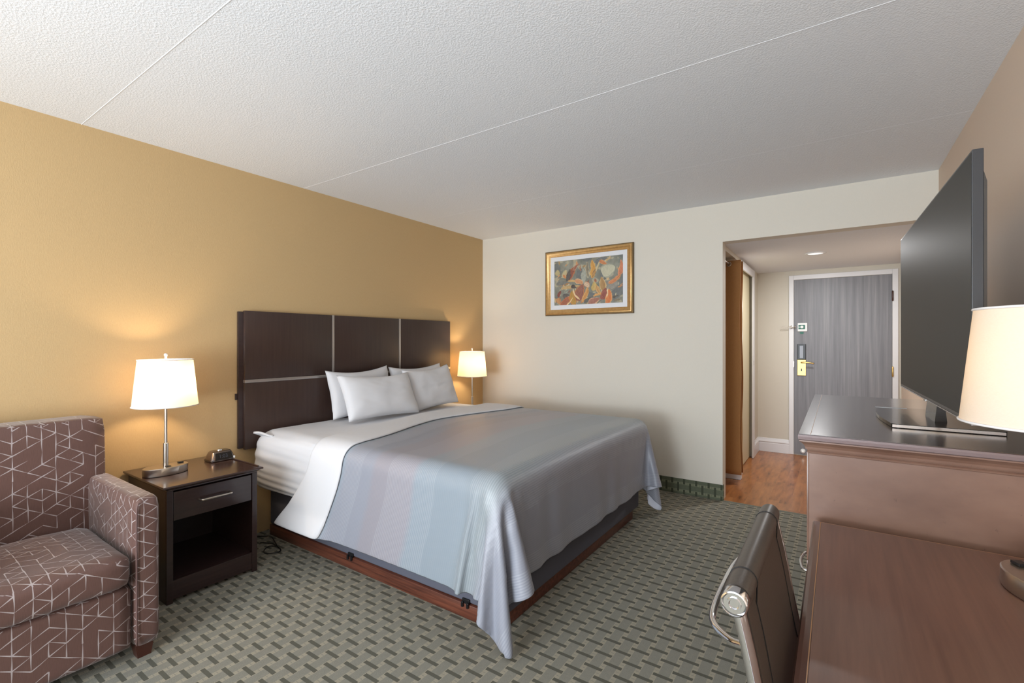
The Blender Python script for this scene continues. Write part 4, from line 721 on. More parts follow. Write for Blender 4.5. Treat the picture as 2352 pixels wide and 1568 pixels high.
2123,0,0,0,0,0,0,0,0,0,0,0,0,0,0,0,0,0,0,0,0,0,0,0,0,0,0,0,0,0,0,0,0,0,0,0,0,0,0,0,0,0,0,0,0,0,0,0,0,0,-1,0,0,0,0,0,0,0,0,0,1,0,0,0,0,0,0,0,0,0,0,0,0,0,0,0,0,0,0,0,0,0,
2155,0,0,0,0,0,0,0,0,0,0,0,0,0,0,0,0,0,0,0,0,0,0,0,0,0,0,0,0,0,0,0,0,0,0,0,0,0,0,0,0,0,0,0,0,0,0,0,0,0,0,0,0,0,-1,0,0,0,1,0,0,0,0,0,0,0,0,0,0,0,0,1,0,0,0,0,0,0,0,0,0,0,
2188,0,0,0,0,0,0,0,0,0,0,0,0,0,0,0,0,0,0,-1,0,0,0,0,0,0,0,0,0,0,0,0,0,0,0,0,0,0,0,0,0,0,0,0,0,0,0,0,0,0,0,0,0,0,0,0,0,0,0,0,0,0,0,0,1,0,0,0,0,0,0,0,0,0,0,0,0,0,0,0,0,0,
2220,0,0,0,0,0,0,0,0,0,0,0,0,0,0,0,0,0,0,0,0,0,0,0,0,0,0,0,0,0,-1,0,0,0,0,0,0,0,0,0,0,0,0,0,0,0,0,0,0,0,0,0,0,0,0,0,0,0,0,0,0,0,1,0,0,0,0,0,0,0,0,0,0,0,0,0,0,0,0,0,0,0,
2252,0,0,0,0,0,0,0,0,0,0,0,0,0,0,0,0,0,0,0,0,0,0,0,0,0,0,0,0,0,0,0,0,0,0,0,0,0,0,0,0,0,0,0,0,0,0,0,0,-1,0,0,0,0,0,0,0,0,0,0,1,0,0,0,0,0,0,0,0,0,0,0,0,0,0,0,0,0,0,0,0,0,
2284,0,0,0,0,0,0,0,0,0,0,0,0,0,0,0,0,0,0,0,0,0,0,0,0,0,0,0,0,0,0,0,0,0,0,0,0,0,0,0,0,0,0,0,0,0,0,0,0,0,0,0,0,0,0,0,0,0,0,0,0,0,0,0,0,0,0,0,0,0,0,0,0,0,0,0,0,0,0,0,0,0,
2316,0,0,0,0,0,0,0,0,0,0,0,0,0,0,0,0,0,0,0,0,0,0,0,0,0,0,0,0,0,0,0,0,0,0,0,0,0,0,0,0,0,0,0,0,0,0,0,0,0,0,0,0,0,0,0,0,0,0,0,0,0,0,0,0,0,0,0,0,0,0,0,0,0,1,0,0,0,0,0,0,0,
2349,0,0,0,0,0,0,0,0,0,0,0,0,0,0,0,0,0,0,-1,0,0,0,0,0,0,0,0,0,0,0,0,0,0,0,0,0,0,0,0,0,0,0,0,0,0,0,0,0,0,0,0,0,0,0,0,0,0,0,0,0,0,0,0,1,0,0,0,0,0,0,0,0,0,0,0,0,0,0,0,0,0,
2381,0,0,0,0,0,0,0,0,0,0,0,0,0,0,0,0,0,0,0,0,0,0,0,0,0,0,0,0,0,0,0,0,0,0,0,0,0,0,0,0,0,0,0,0,0,-1,0,0,0,0,0,0,0,0,0,0,0,0,0,0,1,0,0,0,0,0,0,0,0,0,0,0,0,0,0,0,0,0,0,0,0,
2413,0,0,0,0,0,0,0,0,0,0,0,0,0,0,0,0,0,0,0,0,0,0,0,0,0,0,0,0,0,0,0,0,0,0,0,0,0,0,0,0,0,0,0,0,0,0,0,0,0,0,0,0,0,0,0,0,0,0,0,0,0,0,0,0,0,0,0,0,0,0,0,0,0,0,0,0,0,0,0,0,0,
2445,0,0,0,0,0,0,0,0,0,0,0,0,0,0,0,0,0,0,0,0,0,0,0,0,0,0,0,0,0,0,0,0,0,0,0,0,0,0,0,0,0,0,0,0,0,0,0,0,0,0,0,0,0,0,0,0,0,0,0,0,0,0,0,0,0,0,0,0,0,0,0,0,0,0,0,0,0,0,0,0,0,
2477,0,0,0,0,0,0,0,0,0,0,0,0,0,0,0,0,0,0,0,0,0,0,0,0,0,0,0,0,0,0,0,0,0,0,0,0,0,0,0,0,0,0,0,0,0,0,0,0,0,0,0,0,0,0,0,0,0,0,0,0,0,0,0,0,0,0,0,0,0,0,0,0,0,0,0,1,0,0,0,0,0,
2510,0,0,0,0,0,0,0,0,0,0,0,0,0,0,0,0,0,0,-1,0,0,0,0,0,0,0,0,0,0,0,0,0,0,0,0,0,0,0,0,0,0,0,0,0,0,0,0,0,0,0,0,0,0,0,0,0,0,0,0,0,0,1,0,0,0,0,0,0,0,0,0,0,0,0,0,0,0,0,0,0,0,
2542,0,0,0,0,0,0,0,0,0,0,0,0,0,0,0,0,0,0,0,0,0,0,0,0,0,0,0,0,0,0,0,0,0,0,0,0,0,0,0,0,0,0,0,0,0,0,0,0,0,0,0,0,0,0,0,0,0,0,0,0,0,0,0,0,0,0,0,0,0,0,0,0,0,0,0,0,0,0,0,0,0,
2574,0,0,0,0,0,0,0,0,0,0,0,0,0,0,0,0,0,0,0,0,0,0,0,0,0,0,0,0,0,0,0,0,0,0,0,0,0,0,0,0,0,0,0,0,0,0,0,0,0,0,0,0,0,0,0,0,0,0,0,0,0,0,0,0,0,0,0,0,0,0,0,0,0,0,0,0,0,0,0,0,0,
2606,0,0,0,0,0,0,0,0,0,0,0,0,0,0,0,0,0,0,0,0,0,0,0,0,0,0,0,0,0,0,0,0,0,0,0,0,0,0,0,0,0,0,0,0,0,0,0,0,0,0,0,0,0,0,0,0,0,0,0,0,0,0,0,0,0,0,0,0,0,0,0,0,0,0,0,0,0,0,0,0,0,
2638,0,0,0,0,0,0,0,0,0,0,0,0,0,0,0,0,0,0,0,0,0,0,0,0,0,0,0,0,0,0,0,0,0,0,0,0,0,0,0,0,0,0,0,0,0,0,0,0,0,0,0,0,0,0,0,0,0,0,0,0,0,0,0,0,0,0,0,0,0,0,0,0,0,0,0,0,1,0,0,0,0,
2670,0,0,0,0,0,0,0,0,0,0,0,0,0,0,0,0,0,0,1,0,0,0,0,0,0,0,0,0,0,0,0,0,0,0,0,0,0,0,0,0,0,0,0,0,0,0,0,0,0,0,0,0,0,0,0,0,0,0,0,0,0,0,0,0,0,0,0,0,0,0,0,0,0,0,0,0,0,0,0,0,0,
2703,0,0,0,0,0,0,0,0,0,0,0,0,0,0,0,0,0,0,0,0,0,0,0,0,0,0,0,0,0,0,0,0,0,0,0,0,0,0,0,0,0,0,0,0,0,0,0,0,0,0,0,0,0,0,0,0,0,0,0,0,0,0,0,0,0,0,0,0,0,0,0,0,0,0,0,0,0,0,0,0,0,
2735,0,0,0,0,0,0,0,0,0,0,0,0,0,0,0,0,0,0,0,0,0,0,0,0,0,0,0,0,0,0,0,0,0,0,0,0,0,0,0,0,0,0,0,0,0,0,0,0,0,0,0,0,0,0,0,0,0,0,0,0,0,0,0,0,0,0,0,0,0,0,0,0,0,0,0,0,0,0,0,0,0,
2767,0,0,0,0,0,0,0,0,0,0,0,0,0,0,0,0,0,0,0,0,0,0,0,0,0,0,0,0,0,0,0,0,0,0,0,0,0,0,0,0,0,0,0,0,0,0,0,0,0,0,0,0,0,0,0,0,0,0,0,0,0,0,0,0,0,0,0,0,0,0,0,0,0,0,0,0,0,0,0,0,0,
2799,0,0,0,0,0,0,0,0,0,0,0,0,0,0,0,0,0,0,0,0,0,0,0,0,0,0,0,0,0,0,0,0,0,0,0,0,0,0,0,0,0,0,0,0,0,1,0,0,0,0,0,0,0,0,0,0,0,0,0,0,0,0,-1,0,0,0,0,0,0,0,0,0,0,0,0,0,0,1,0,0,0,
2831,0,0,0,0,0,0,0,0,0,0,0,0,0,0,0,0,0,0,1,0,0,0,0,0,0,0,0,0,0,0,0,0,0,0,0,0,0,0,0,0,0,0,0,0,0,0,0,0,0,0,0,0,0,0,0,0,0,0,0,0,0,0,0,0,0,0,0,0,0,0,0,0,0,0,0,0,0,0,0,0,0,
2864,0,0,0,0,0,0,0,0,0,0,0,0,0,0,0,0,0,0,0,0,0,0,0,0,0,0,0,0,0,0,0,0,0,0,0,0,0,0,0,0,0,0,0,0,0,0,0,0,0,0,0,0,0,0,0,0,0,0,0,0,0,0,0,0,0,0,0,0,0,0,0,0,0,0,0,0,0,0,0,0,0,
2896,0,0,0,0,0,0,0,0,0,0,0,0,0,0,0,0,0,0,0,0,0,0,0,0,0,0,0,0,0,0,0,0,0,0,0,0,0,0,0,0,0,0,0,0,0,0,0,0,0,0,0,0,0,0,0,0,0,0,0,0,0,0,0,0,0,0,0,0,0,0,0,0,0,0,0,0,0,0,0,0,0,
2928,0,0,0,0,0,0,0,0,0,0,0,0,0,0,0,0,0,0,0,0,0,0,0,0,0,0,0,0,0,0,0,0,0,0,0,0,0,0,0,0,0,0,0,0,0,0,0,0,0,1,0,0,0,0,0,0,0,0,0,0,-1,0,0,0,0,0,0,0,0,0,0,0,0,0,0,0,0,0,0,0,0,
2960,0,0,0,0,0,0,0,0,0,0,0,0,0,0,0,0,0,0,0,0,0,0,0,0,0,0,0,1,0,0,0,0,0,0,0,0,0,0,0,0,0,0,0,0,0,0,0,0,0,0,0,0,0,0,0,0,0,0,0,0,0,0,-1,0,0,0,0,0,0,0,0,0,0,0,0,0,0,0,1,0,0,
2992,0,0,0,0,0,0,0,0,0,0,0,0,0,0,0,0,0,0,1,0,0,0,0,0,0,0,0,0,0,0,0,0,0,0,0,0,0,0,0,0,0,0,0,0,0,0,0,0,0,0,0,0,0,0,0,0,0,0,0,0,0,0,0,0,0,0,0,0,0,0,0,0,0,0,0,0,0,0,0,0,0,
3025,0,0,0,0,0,0,0,0,0,0,0,0,0,0,0,0,0,0,0,0,0,0,0,0,0,0,0,0,0,0,0,0,0,0,0,0,0,0,0,0,0,0,0,0,0,0,0,0,0,0,0,0,0,0,0,1,0,0,-1,0,0,0,0,0,0,0,0,0,0,0,0,0,0,0,0,0,0,0,0,0,0,
3057,0,0,0,0,0,0,0,0,0,0,0,0,0,0,0,0,0,0,0,0,0,0,0,0,0,0,0,0,0,0,0,0,0,0,0,0,0,0,0,0,0,0,0,0,0,0,0,0,0,0,1,0,0,0,0,0,0,0,0,0,-1,0,0,0,0,0,0,0,0,0,0,0,0,0,0,0,0,0,0,0,0,
3089,0,0,0,0,0,0,0,0,0,0,0,0,0,0,0,0,0,0,0,0,0,0,0,0,0,0,0,0,0,0,0,0,0,0,0,0,0,0,0,0,0,0,1,0,0,0,0,0,0,0,0,0,0,0,0,0,0,0,0,0,0,-1,0,0,0,0,0,0,0,0,0,0,0,0,0,0,0,0,0,0,0,
3121,0,0,0,0,0,0,0,0,0,0,0,0,0,0,0,0,0,0,0,0,0,0,0,1,0,0,0,0,0,0,0,0,0,0,0,0,0,0,0,0,0,0,0,0,0,0,0,0,0,0,0,0,0,0,0,0,0,0,0,0,0,0,-1,0,0,0,0,0,0,0,0,0,0,0,0,0,0,0,1,0,0,
3153,0,0,0,0,0,0,0,0,0,0,0,0,0,0,0,0,0,0,1,0,0,0,0,0,0,0,0,0,0,0,0,0,0,0,0,0,0,0,0,0,0,0,0,0,0,0,0,0,0,0,0,0,0,0,1,0,0,0,-1,0,0,0,0,0,0,0,0,0,0,0,0,0,0,0,0,0,0,0,0,0,0,
3186,0,0,0,0,0,0,0,0,0,0,0,0,0,0,0,0,0,0,0,0,0,0,0,0,0,0,0,0,0,0,0,0,0,0,0,0,0,0,0,0,0,0,0,0,0,0,0,0,0,0,0,1,0,0,0,0,0,0,0,-1,0,0,0,0,0,0,0,0,0,0,0,0,0,0,0,0,0,0,0,0,0,
3218,0,0,0,0,0,0,0,0,0,0,0,0,0,0,0,0,0,0,0,0,0,0,0,0,0,0,0,0,0,0,0,0,0,0,0,0,0,0,0,0,0,0,0,0,0,0,0,1,0,0,0,0,0,0,0,0,0,0,0,0,-1,0,0,0,0,0,0,0,0,0,0,0,0,0,0,0,0,0,0,0,0,
3250,0,0,0,0,0,0,0,0,0,0,0,0,0,0,0,0,0,0,0,0,0,0,0,0,0,0,0,0,0,0,0,1,0,0,0,0,0,0,0,0,0,0,0,0,0,0,0,0,0,0,0,0,0,0,0,1,0,0,-1,0,-1,0,0,0,0,0,0,0,0,0,0,0,0,0,0,0,0,0,0,0,0,
3282,0,0,0,0,0,0,0,0,0,0,0,0,0,0,0,0,0,0,0,0,0,1,0,0,0,0,0,0,0,0,0,0,0,0,0,0,0,0,0,0,0,0,0,0,0,0,0,0,0,0,0,0,0,1,0,0,0,0,0,-1,0,-1,0,0,0,0,0,0,0,0,0,0,0,0,0,0,0,0,1,0,0,
3314,0,0,0,0,0,0,0,0,0,0,0,0,0,0,0,0,0,0,1,0,0,0,0,0,0,0,0,0,0,0,0,0,0,0,0,0,0,0,0,0,0,0,0,0,0,0,0,0,0,0,0,0,1,0,0,0,0,0,0,-1,0,-1,0,0,0,0,0,0,0,0,1,0,0,0,0,0,0,0,0,0,0,
3347,0,0,0,0,0,0,0,0,0,0,0,0,0,0,0,0,0,0,0,0,0,0,0,0,0,0,0,0,0,0,0,0,0,0,0,0,0,0,0,0,0,0,0,0,0,0,0,0,0,0,1,0,0,0,0,0,1,-1,0,0,-1,-1,0,1,0,0,0,0,0,0,0,0,0,0,0,0,0,0,0,0,0,
3379,0,0,0,0,0,0,0,0,0,0,0,0,0,0,0,0,0,0,0,0,0,0,0,0,0,0,0,0,0,0,0,0,0,0,0,0,0,0,0,0,0,0,0,0,0,1,0,0,0,0,0,0,0,0,0,1,0,0,-1,0,-1,-1,1,0,0,0,0,0,0,0,0,0,0,0,0,0,0,0,0,0,0,
3411,0,0,0,0,0,0,0,0,0,0,0,0,0,0,0,0,0,0,0,0,0,0,0,0,0,0,0,1,0,0,0,0,0,0,0,0,0,0,0,0,0,0,0,0,0,0,0,0,0,0,0,0,0,0,1,0,0,0,0,-1,-1,-1,1,0,0,0,-1,0,0,1,0,0,0,0,0,0,0,0,0,0,0,
3443,0,0,0,0,0,0,0,0,0,0,0,0,0,0,0,0,0,0,0,0,1,0,0,0,0,0,0,0,0,0,0,0,0,0,0,0,0,0,0,0,0,0,0,0,0,0,0,0,0,0,0,0,0,1,0,0,1,0,-1,-1,-1,-1,0,0,0,1,0,0,0,0,0,0,0,0,0,0,0,0,0,0,0,
3475,0,0,0,0,0,0,0,0,0,0,0,0,0,0,0,0,0,0,1,0,0,0,0,0,0,0,0,0,0,0,0,0,0,0,0,0,0,0,0,0,0,0,0,0,0,0,0,0,0,0,0,1,0,0,0,1,1,0,-1,-2,-1,-2,0,0,0,1,0,1,0,0,0,-1,0,0,-1,0,0,0,-1,0,-1,
3508,0,0,0,0,0,0,0,0,0,0,0,0,0,0,0,0,0,0,0,0,0,0,0,0,0,0,0,0,0,0,0,0,0,0,0,0,0,0,0,0,0,0,0,0,0,0,1,0,0,0,0,0,0,0,1,1,0,1,-1,-2,-2,-2,-3,-5,-5,-5,-5,-4,-4,-3,-2,-2,-1,-1,-1,0,0,3,-1,-1,-2,
3538,-1,0,0,0,0,0,0,0,0,0,0,0,0,0,0,0,0,0,0,0,0,0,1,0,0,0,0,0,0,0,0,0,0,0,0,0,0,0,0,0,0,0,0,0,0,0,0,0,0,0,0,0,0,1,0,1,1,1,-1,-3,-1,-6,-9,2,-3,-3,-5,-4,-6,-6,-5,-6,-6,-5,-5,-5,-4,-4,-3,-3,-3,
3560,0,0,0,0,0,0,0,0,0,0,0,0,1,0,0,0,0,0,0,0,0,0,0,0,0,0,0,0,0,0,0,0,0,0,0,0,0,0,0,0,0,0,0,0,0,0,0,0,0,0,0,0,1,0,0,1,0,4,-5,1,-11,8,-9,-9,-9,-8,-6,-4,-4,3,0,-2,-3,-3,-5,-5,-5,-5,-6,-6,-5,
3574,0,0,0,0,0,0,0,0,0,0,0,0,0,0,0,0,0,0,0,0,0,0,0,0,0,0,0,0,0,0,0,0,0,0,0,0,0,0,0,0,0,0,0,0,0,0,0,0,0,0,1,0,0,-1,4,-3,2,-4,12,-13,6,-13,13,-12,-5,-10,-10,-9,-8,-6,-4,-2,-1,3,0,-1,-1,-2,-3,-4,-4,
3577,0,0,0,0,0,0,0,0,0,0,0,0,0,0,0,0,0,0,0,0,0,0,0,0,0,0,0,0,0,0,0,0,0,0,0,0,0,0,0,0,0,0,0,0,0,0,0,0,0,0,0,0,-1,5,-5,10,-8,-3,3,18,-15,10,-15,15,-8,-12,-3,-7,-11,-9,-9,-7,-6,-5,-2,-1,0,2,-1,-1,-1,
3577,0,0,0,0,0,0,0,0,0,0,0,0,0,0,0,0,0,0,0,0,0,0,0,0,0,0,0,0,0,0,0,0,0,0,0,0,0,0,0,0,0,0,0,0,0,0,0,0,0,0,0,0,-1,5,-6,14,-8,-6,-3,23,9,-16,13,-17,13,0,-13,-10,2,-6,-10,-10,-9,-8,-7,-7,-4,-3,-1,-1,-1,
3577,0,0,0,0,0,0,0,0,0,0,0,0,0,0,0,0,0,0,0,0,0,0,0,0,0,0,0,0,0,0,0,0,0,0,0,0,0,0,0,0,0,0,0,0,0,0,0,0,0,0,0,0,-1,4,-6,17,-4,-12,-3,16,22,1,-17,12,-17,12,5,-9,-14,3,-2,-6,-8,-11,-10,-8,-8,-7,-5,-4,-3,
3577,0,0,0,0,0,0,0,0,0,0,0,0,0,0,0,0,0,0,0,0,0,0,0,0,0,0,0,0,0,0,0,0,0,0,0,0,0,0,0,0,0,0,0,0,0,0,0,0,0,0,1,-1,0,2,-5,18,-1,-13,-6,9,19,21,-5,-17,12,-18,9,9,-2,-14,-10,4,-1,-3,-7,-10,-10,-9,-8,-3,-8,
3577,0,0,0,0,0,0,0,0,0,0,0,0,0,0,0,0,-1,0,1,0,0,0,0,0,0,0,0,0,0,0,0,0,0,0,0,0,0,0,0,0,0,0,0,0,0,0,0,0,0,0,0,0,1,1,-6,20,3,-14,-10,3,22,17,15,-9,-17,11,-18,6,11,3,-9,-16,-7,-3,6,1,-2,-9,-10,-10,-6,
3577,0,0,0,0,0,0,0,0,0,0,0,0,0,0,0,0,-1,0,1,0,0,0,0,0,0,0,0,0,0,0,0,0,0,0,0,0,0,0,0,0,0,0,0,0,0,0,0,0,0,0,0,0,1,-1,-4,20,6,-10,-14,-5,21,13,22,9,-11,-17,9,-17,2,12,7,-5,-15,-14,-7,-1,3,9,1,-5,-9,
3577,0,0,0,0,0,0,0,0,0,0,0,0,0,0,0,0,-1,0,1,0,0,0,0,0,0,0,0,0,0,0,0,0,0,0,0,0,0,0,0,0,0,0,0,0,0,0,0,0,0,0,0,0,1,-2,-3,20,10,-9,-12,-13,15,19,12,21,4,-12,-17,7,-17,0,12,9,-1,-13,-16,-12,-5,4,7,4,1,
3577,0,0,0,0,0,0,0,0,0,0,0,0,-1,1,0,0,-1,0,0,1,0,0,0,0,0,0,0,0,0,0,0,0,0,0,0,0,0,0,0,0,0,0,0,0,0,0,0,0,0,0,0,0,1,-3,-3,22,11,-8,-15,-12,7,23,15,13,14,2,-13,-17,6,-18,-1,11,11,2,-9,-16,-15,-10,-1,4,7,
3577,0,0,0,0,0,0,0,0,0,0,0,0,-1,0,1,1,-1,-1,0,1,0,0,0,0,0,0,0,0,0,0,0,0,0,0,0,0,0,0,0,0,0,0,0,0,0,0,0,0,0,0,0,0,0,-3,-2,22,14,-7,-16,-13,-1,23,17,6,22,8,1,-14,-17,4,-17,-3,10,12,5,-6,-15,-16,-13,-6,1,
3577,0,0,0,0,0,0,0,0,0,0,0,0,-1,0,1,1,-1,-1,0,1,0,0,0,0,0,0,0,0,0,0,0,-1,0,0,0,1,0,0,0,0,0,0,0,0,0,0,0,0,0,0,0,0,-1,-3,-1,22,16,-6,-16,-12,-9,20,20,3,16,20,5,1,-15,-17,2,-18,-2,8,13,7,-3,-13,-16,-15,-10,
3577,0,0,0,0,0,0,0,0,0,0,0,0,-1,0,1,1,-1,-1,0,0,1,0,0,0,0,0,0,0,0,0,-1,0,0,0,0,0,0,0,1,0,0,0,0,0,0,0,-1,0,1,0,0,0,-2,-3,0,21,19,-5,-15,-9,-17,14,22,4,9,21,16,2,2,-16,-17,0,-18,-2,7,13,8,0,-11,-15,-17,
3577,0,0,0,0,0,0,0,0,0,0,0,0,0,-1,1,1,0,-2,0,0,1,0,0,0,0,0,0,0,0,-1,0,0,0,0,0,0,0,0,0,0,1,0,-1,0,0,0,0,0,0,0,0,0,-2,-2,0,20,22,-3,-15,-11,-18,6,23,6,6,15,22,11,2,1,-17,-16,-3,-18,-2,7,13,9,2,-10,-13,
3577,0,0,0,0,0,0,0,0,0,0,0,0,0,-1,0,2,0,-1,-1,0,1,0,0,0,0,0,0,0,0,-1,0,0,0,0,0,0,0,0,0,0,0,0,0,0,0,0,0,0,0,0,0,-1,-2,-1,0,20,22,-1,-12,-13,-21,0,22,18,0,7,19,19,6,3,1,-17,-17,-5,-18,-2,7,13,10,5,-13,
3577,0,0,0,0,0,0,0,0,0,0,0,0,0,-1,0,2,0,-1,-1,0,0,1,0,0,0,0,0,0,-1,0,0,0,0,0,0,0,0,0,0,0,0,0,0,0,0,0,0,0,0,-1,0,-1,-1,-1,0,20,23,1,-13,-14,-20,-7,21,23,1,2,13,22,11,5,5,0,-18,-16,-7,-19,-2,8,10,19,12,
198,0,0,0,0,0,0,0,0,0,0,-1,-2,-1,0,0,-1,0,0,0,0,0,0,0,0,0,0,0,0,0,0,0,0,0,0,0,0,0,0,0,0,0,0,0,0,0,0,0,0,1,0,0,0,1,3,1,1,0,-2,-2,0,-3,-3,-3,-2,-9,-8,-8,-7,-8,-13,-13,-15,-13,-14,-13,-14,-13,-12,0,-9,-1,
229,0,0,0,0,0,0,0,0,0,0,-2,-1,0,0,0,0,0,0,-1,0,0,0,0,0,0,0,0,0,0,0,0,0,0,0,0,0,0,0,0,0,0,0,0,0,0,1,0,0,0,0,0,0,2,3,0,1,0,-2,-2,0,-4,-3,-4,-4,-8,-7,-8,-8,-11,-13,-15,-13,-13,-13,-14,-13,-13,-13,-13,-7,-14,
260,0,0,0,0,0,0,0,0,0,0,-2,0,0,0,0,0,0,0,0,0,0,0,0,0,0,0,0,0,0,0,0,0,0,0,0,0,0,0,0,0,0,0,0,0,0,0,0,0,0,0,0,1,1,3,0,2,-1,-3,-2,0,-4,-3,-4,-7,-7,-7,-7,-11,-12,-15,-13,-13,-13,-14,-13,-12,-13,-13,-14,-15,-17,
291,0,0,0,0,0,0,0,0,0,0,-1,0,0,0,0,0,0,0,0,0,0,0,0,0,0,0,0,0,0,0,0,0,0,0,0,0,0,0,0,0,0,0,0,0,0,0,0,0,0,0,0,1,1,3,0,1,-1,-2,-2,-1,-4,-4,-5,-7,-6,-7,-10,-12,-14,-13,-13,-13,-14,-12,-13,-13,-13,-14,-15,-17,-17,
322,0,0,0,0,0,0,0,0,0,0,0,0,0,0,0,0,0,0,0,0,0,0,0,0,0,0,0,0,0,0,0,0,0,0,0,0,0,0,0,0,0,0,0,0,0,0,0,0,0,0,1,0,1,3,0,1,-2,-2,-1,-3,-4,-3,-6,-7,-7,-8,-12,-14,-12,-14,-12,-14,-12,-13,-13,-12,-15,-15,-17,-17,-18,
355,0,0,0,0,0,0,0,0,0,0,0,0,0,-1,0,0,0,0,0,0,0,0,0,0,0,0,0,0,0,0,0,0,0,0,0,0,0,0,0,0,0,0,0,0,0,0,0,0,1,0,0,0,1,3,0,1,-3,-1,-3,-2,-4,-4,-6,-7,-8,-11,-14,-12,-13,-13,-13,-13,-12,-13,-12,-15,-16,-17,-17,-18,-18,
387,0,0,0,0,0,0,0,0,0,0,0,0,0,0,0,0,0,0,0,0,0,-1,0,0,0,0,0,0,0,0,0,0,0,0,0,0,0,0,0,0,1,0,0,0,0,0,0,0,0,0,0,0,2,2,0,0,-3,-1,-2,-4,-3,-5,-7,-8,-9,-15,-11,-13,-12,-13,-13,-12,-13,-13,-14,-16,-18,-17,-18,-18,-18,
419,0,0,0,0,0,0,0,0,0,0,0,0,0,0,0,0,0,0,0,0,0,0,0,0,0,0,0,0,0,0,0,0,0,0,0,0,0,0,0,0,0,0,0,0,0,0,0,0,0,0,0,0,2,2,0,-1,-2,-2,-3,-3,-3,-7,-7,-9,-15,-10,-14,-11,-13,-13,-12,-12,-13,-15,-17,-17,-18,-18,-17,-18,-16,
451,0,0,0,0,0,0,0,0,0,0,0,0,0,0,0,0,0,0,0,0,0,0,0,0,0,0,0,0,0,0,0,0,0,0,0,0,0,0,0,0,0,0,0,0,0,0,0,0,0,0,1,0,1,2,0,-2,-1,-3,-2,-4,-5,-7,-8,-15,-9,-14,-12,-12,-13,-12,-12,-14,-15,-17,-17,-18,-18,-17,-18,-19,-19,
484,0,0,0,0,0,0,0,0,0,0,0,0,0,-1,0,0,0,0,0,0,0,0,0,0,0,0,0,0,0,0,0,0,0,0,0,0,0,0,0,0,0,0,0,0,0,0,0,0,0,1,0,0,1,2,-1,-2,-1,-2,-3,-4,-7,-7,-15,-9,-14,-11,-12,-13,-12,-12,-14,-17,-17,-17,-17,-18,-18,-19,-19,-20,-19,
516,0,0,0,0,0,0,0,0,0,0,0,0,0,0,0,0,0,0,0,0,0,-1,0,0,0,0,0,0,0,0,0,0,0,0,0,0,0,0,0,0,0,0,0,1,0,0,0,0,0,0,0,0,1,2,-1,-2,-1,-3,-4,-4,-7,-15,-9,-14,-10,-13,-12,-12,-12,-16,-17,-17,-17,-18,-18,-19,-19,-19,-19,-19,-19,
548,0,0,0,0,0,0,0,0,0,0,0,0,0,0,0,0,0,0,0,0,0,0,0,0,0,0,0,0,0,0,0,0,0,0,0,0,0,0,0,0,0,0,0,0,0,0,0,0,0,0,0,0,1,2,-1,-3,-1,-3,-4,-6,-14,-8,-14,-10,-13,-12,-11,-14,-17,-17,-17,-18,-18,-19,-18,-20,-18,-19,-19,-19,-19,
580,0,0,0,0,0,0,0,0,0,0,0,0,0,0,0,0,0,0,0,0,0,0,0,0,0,0,0,0,0,0,0,0,0,0,0,0,0,0,0,0,0,0,0,0,0,0,0,0,0,0,1,0,0,1,-1,-2,-2,-3,-5,-13,-8,-14,-9,-14,-11,-12,-15,-18,-17,-17,-18,-19,-19,-19,-18,-19,-19,-20,-19,-20,-19,
613,0,0,0,0,0,0,0,0,0,0,0,0,0,0,-1,0,0,0,0,0,0,0,0,0,0,0,0,0,0,0,0,0,0,0,0,0,0,0,0,0,0,0,0,0,0,0,0,0,0,1,0,0,0,1,-1,-3,-1,-5,-11,-7,-15,-8,-15,-10,-13,-17,-17,-18,-18,-18,-19,-19,-19,-19,-19,-20,-19,-19,-20,-19,-19,
645,0,0,0,0,0,0,0,0,0,0,0,0,0,0,0,0,0,0,0,0,0,0,0,-1,0,0,0,0,0,0,0,0,0,0,0,0,0,0,0,0,0,0,0,0,0,1,-1,1,0,0,0,0,1,0,-1,-2,-3,-9,-7,-15,-8,-16,-9,-15,-18,-18,-18,-18,-19,-19,-19,-19,-19,-19,-19,-19,-20,-19,-19,-20,-19,
677,0,0,0,0,0,0,0,0,0,0,0,0,0,0,0,0,0,0,-1,0,0,0,0,0,0,0,0,0,0,0,0,0,0,0,0,0,0,0,0,0,0,0,0,0,0,0,0,0,0,0,1,-2,3,-3,1,-2,-5,-8,-14,-8,-18,-7,-18,-18,-19,-18,-19,-19,-19,-19,-19,-19,-19,-20,-20,-20,-20,-20,-21,-21,-21,
704,0,0,0,0,0,0,0,0,0,0,0,0,0,0,0,0,0,0,0,0,0,0,0,0,0,0,0,0,0,0,0,0,0,0,0,0,0,0,0,0,0,0,0,0,0,0,0,0,0,0,0,0,0,-1,0,-1,-4,-10,-11,-19,-9,-19,-18,-19,-18,-20,-19,-19,-20,-20,-20,-20,-21,-21,-20,-21,-21,-21,-21,-21,-21,
723,0,0,0,0,0,0,0,0,0,0,0,0,-1,0,0,0,0,0,0,0,0,0,0,0,0,0,0,0,0,0,0,0,0,0,0,0,0,0,0,0,0,0,0,0,0,0,0,0,0,0,0,1,-1,0,1,-1,-4,-9,-14,-14,-16,-19,-20,-20,-20,-20,-21,-21,-22,-21,-21,-21,-22,-21,-21,-22,-21,-21,-22,-21,-21,
731,0,0,0,0,0,0,0,0,0,0,0,0,0,0,0,0,0,0,0,0,0,0,0,0,0,0,0,0,0,0,0,0,0,0,0,0,0,0,0,0,0,0,0,0,0,0,0,0,0,-1,0,0,0,0,1,0,-3,-8,-14,-18,-18,-21,-21,-22,-21,-22,-21,-22,-21,-21,-22,-21,-21,-22,-21,-22,-21,-21,-22,-21,-21,
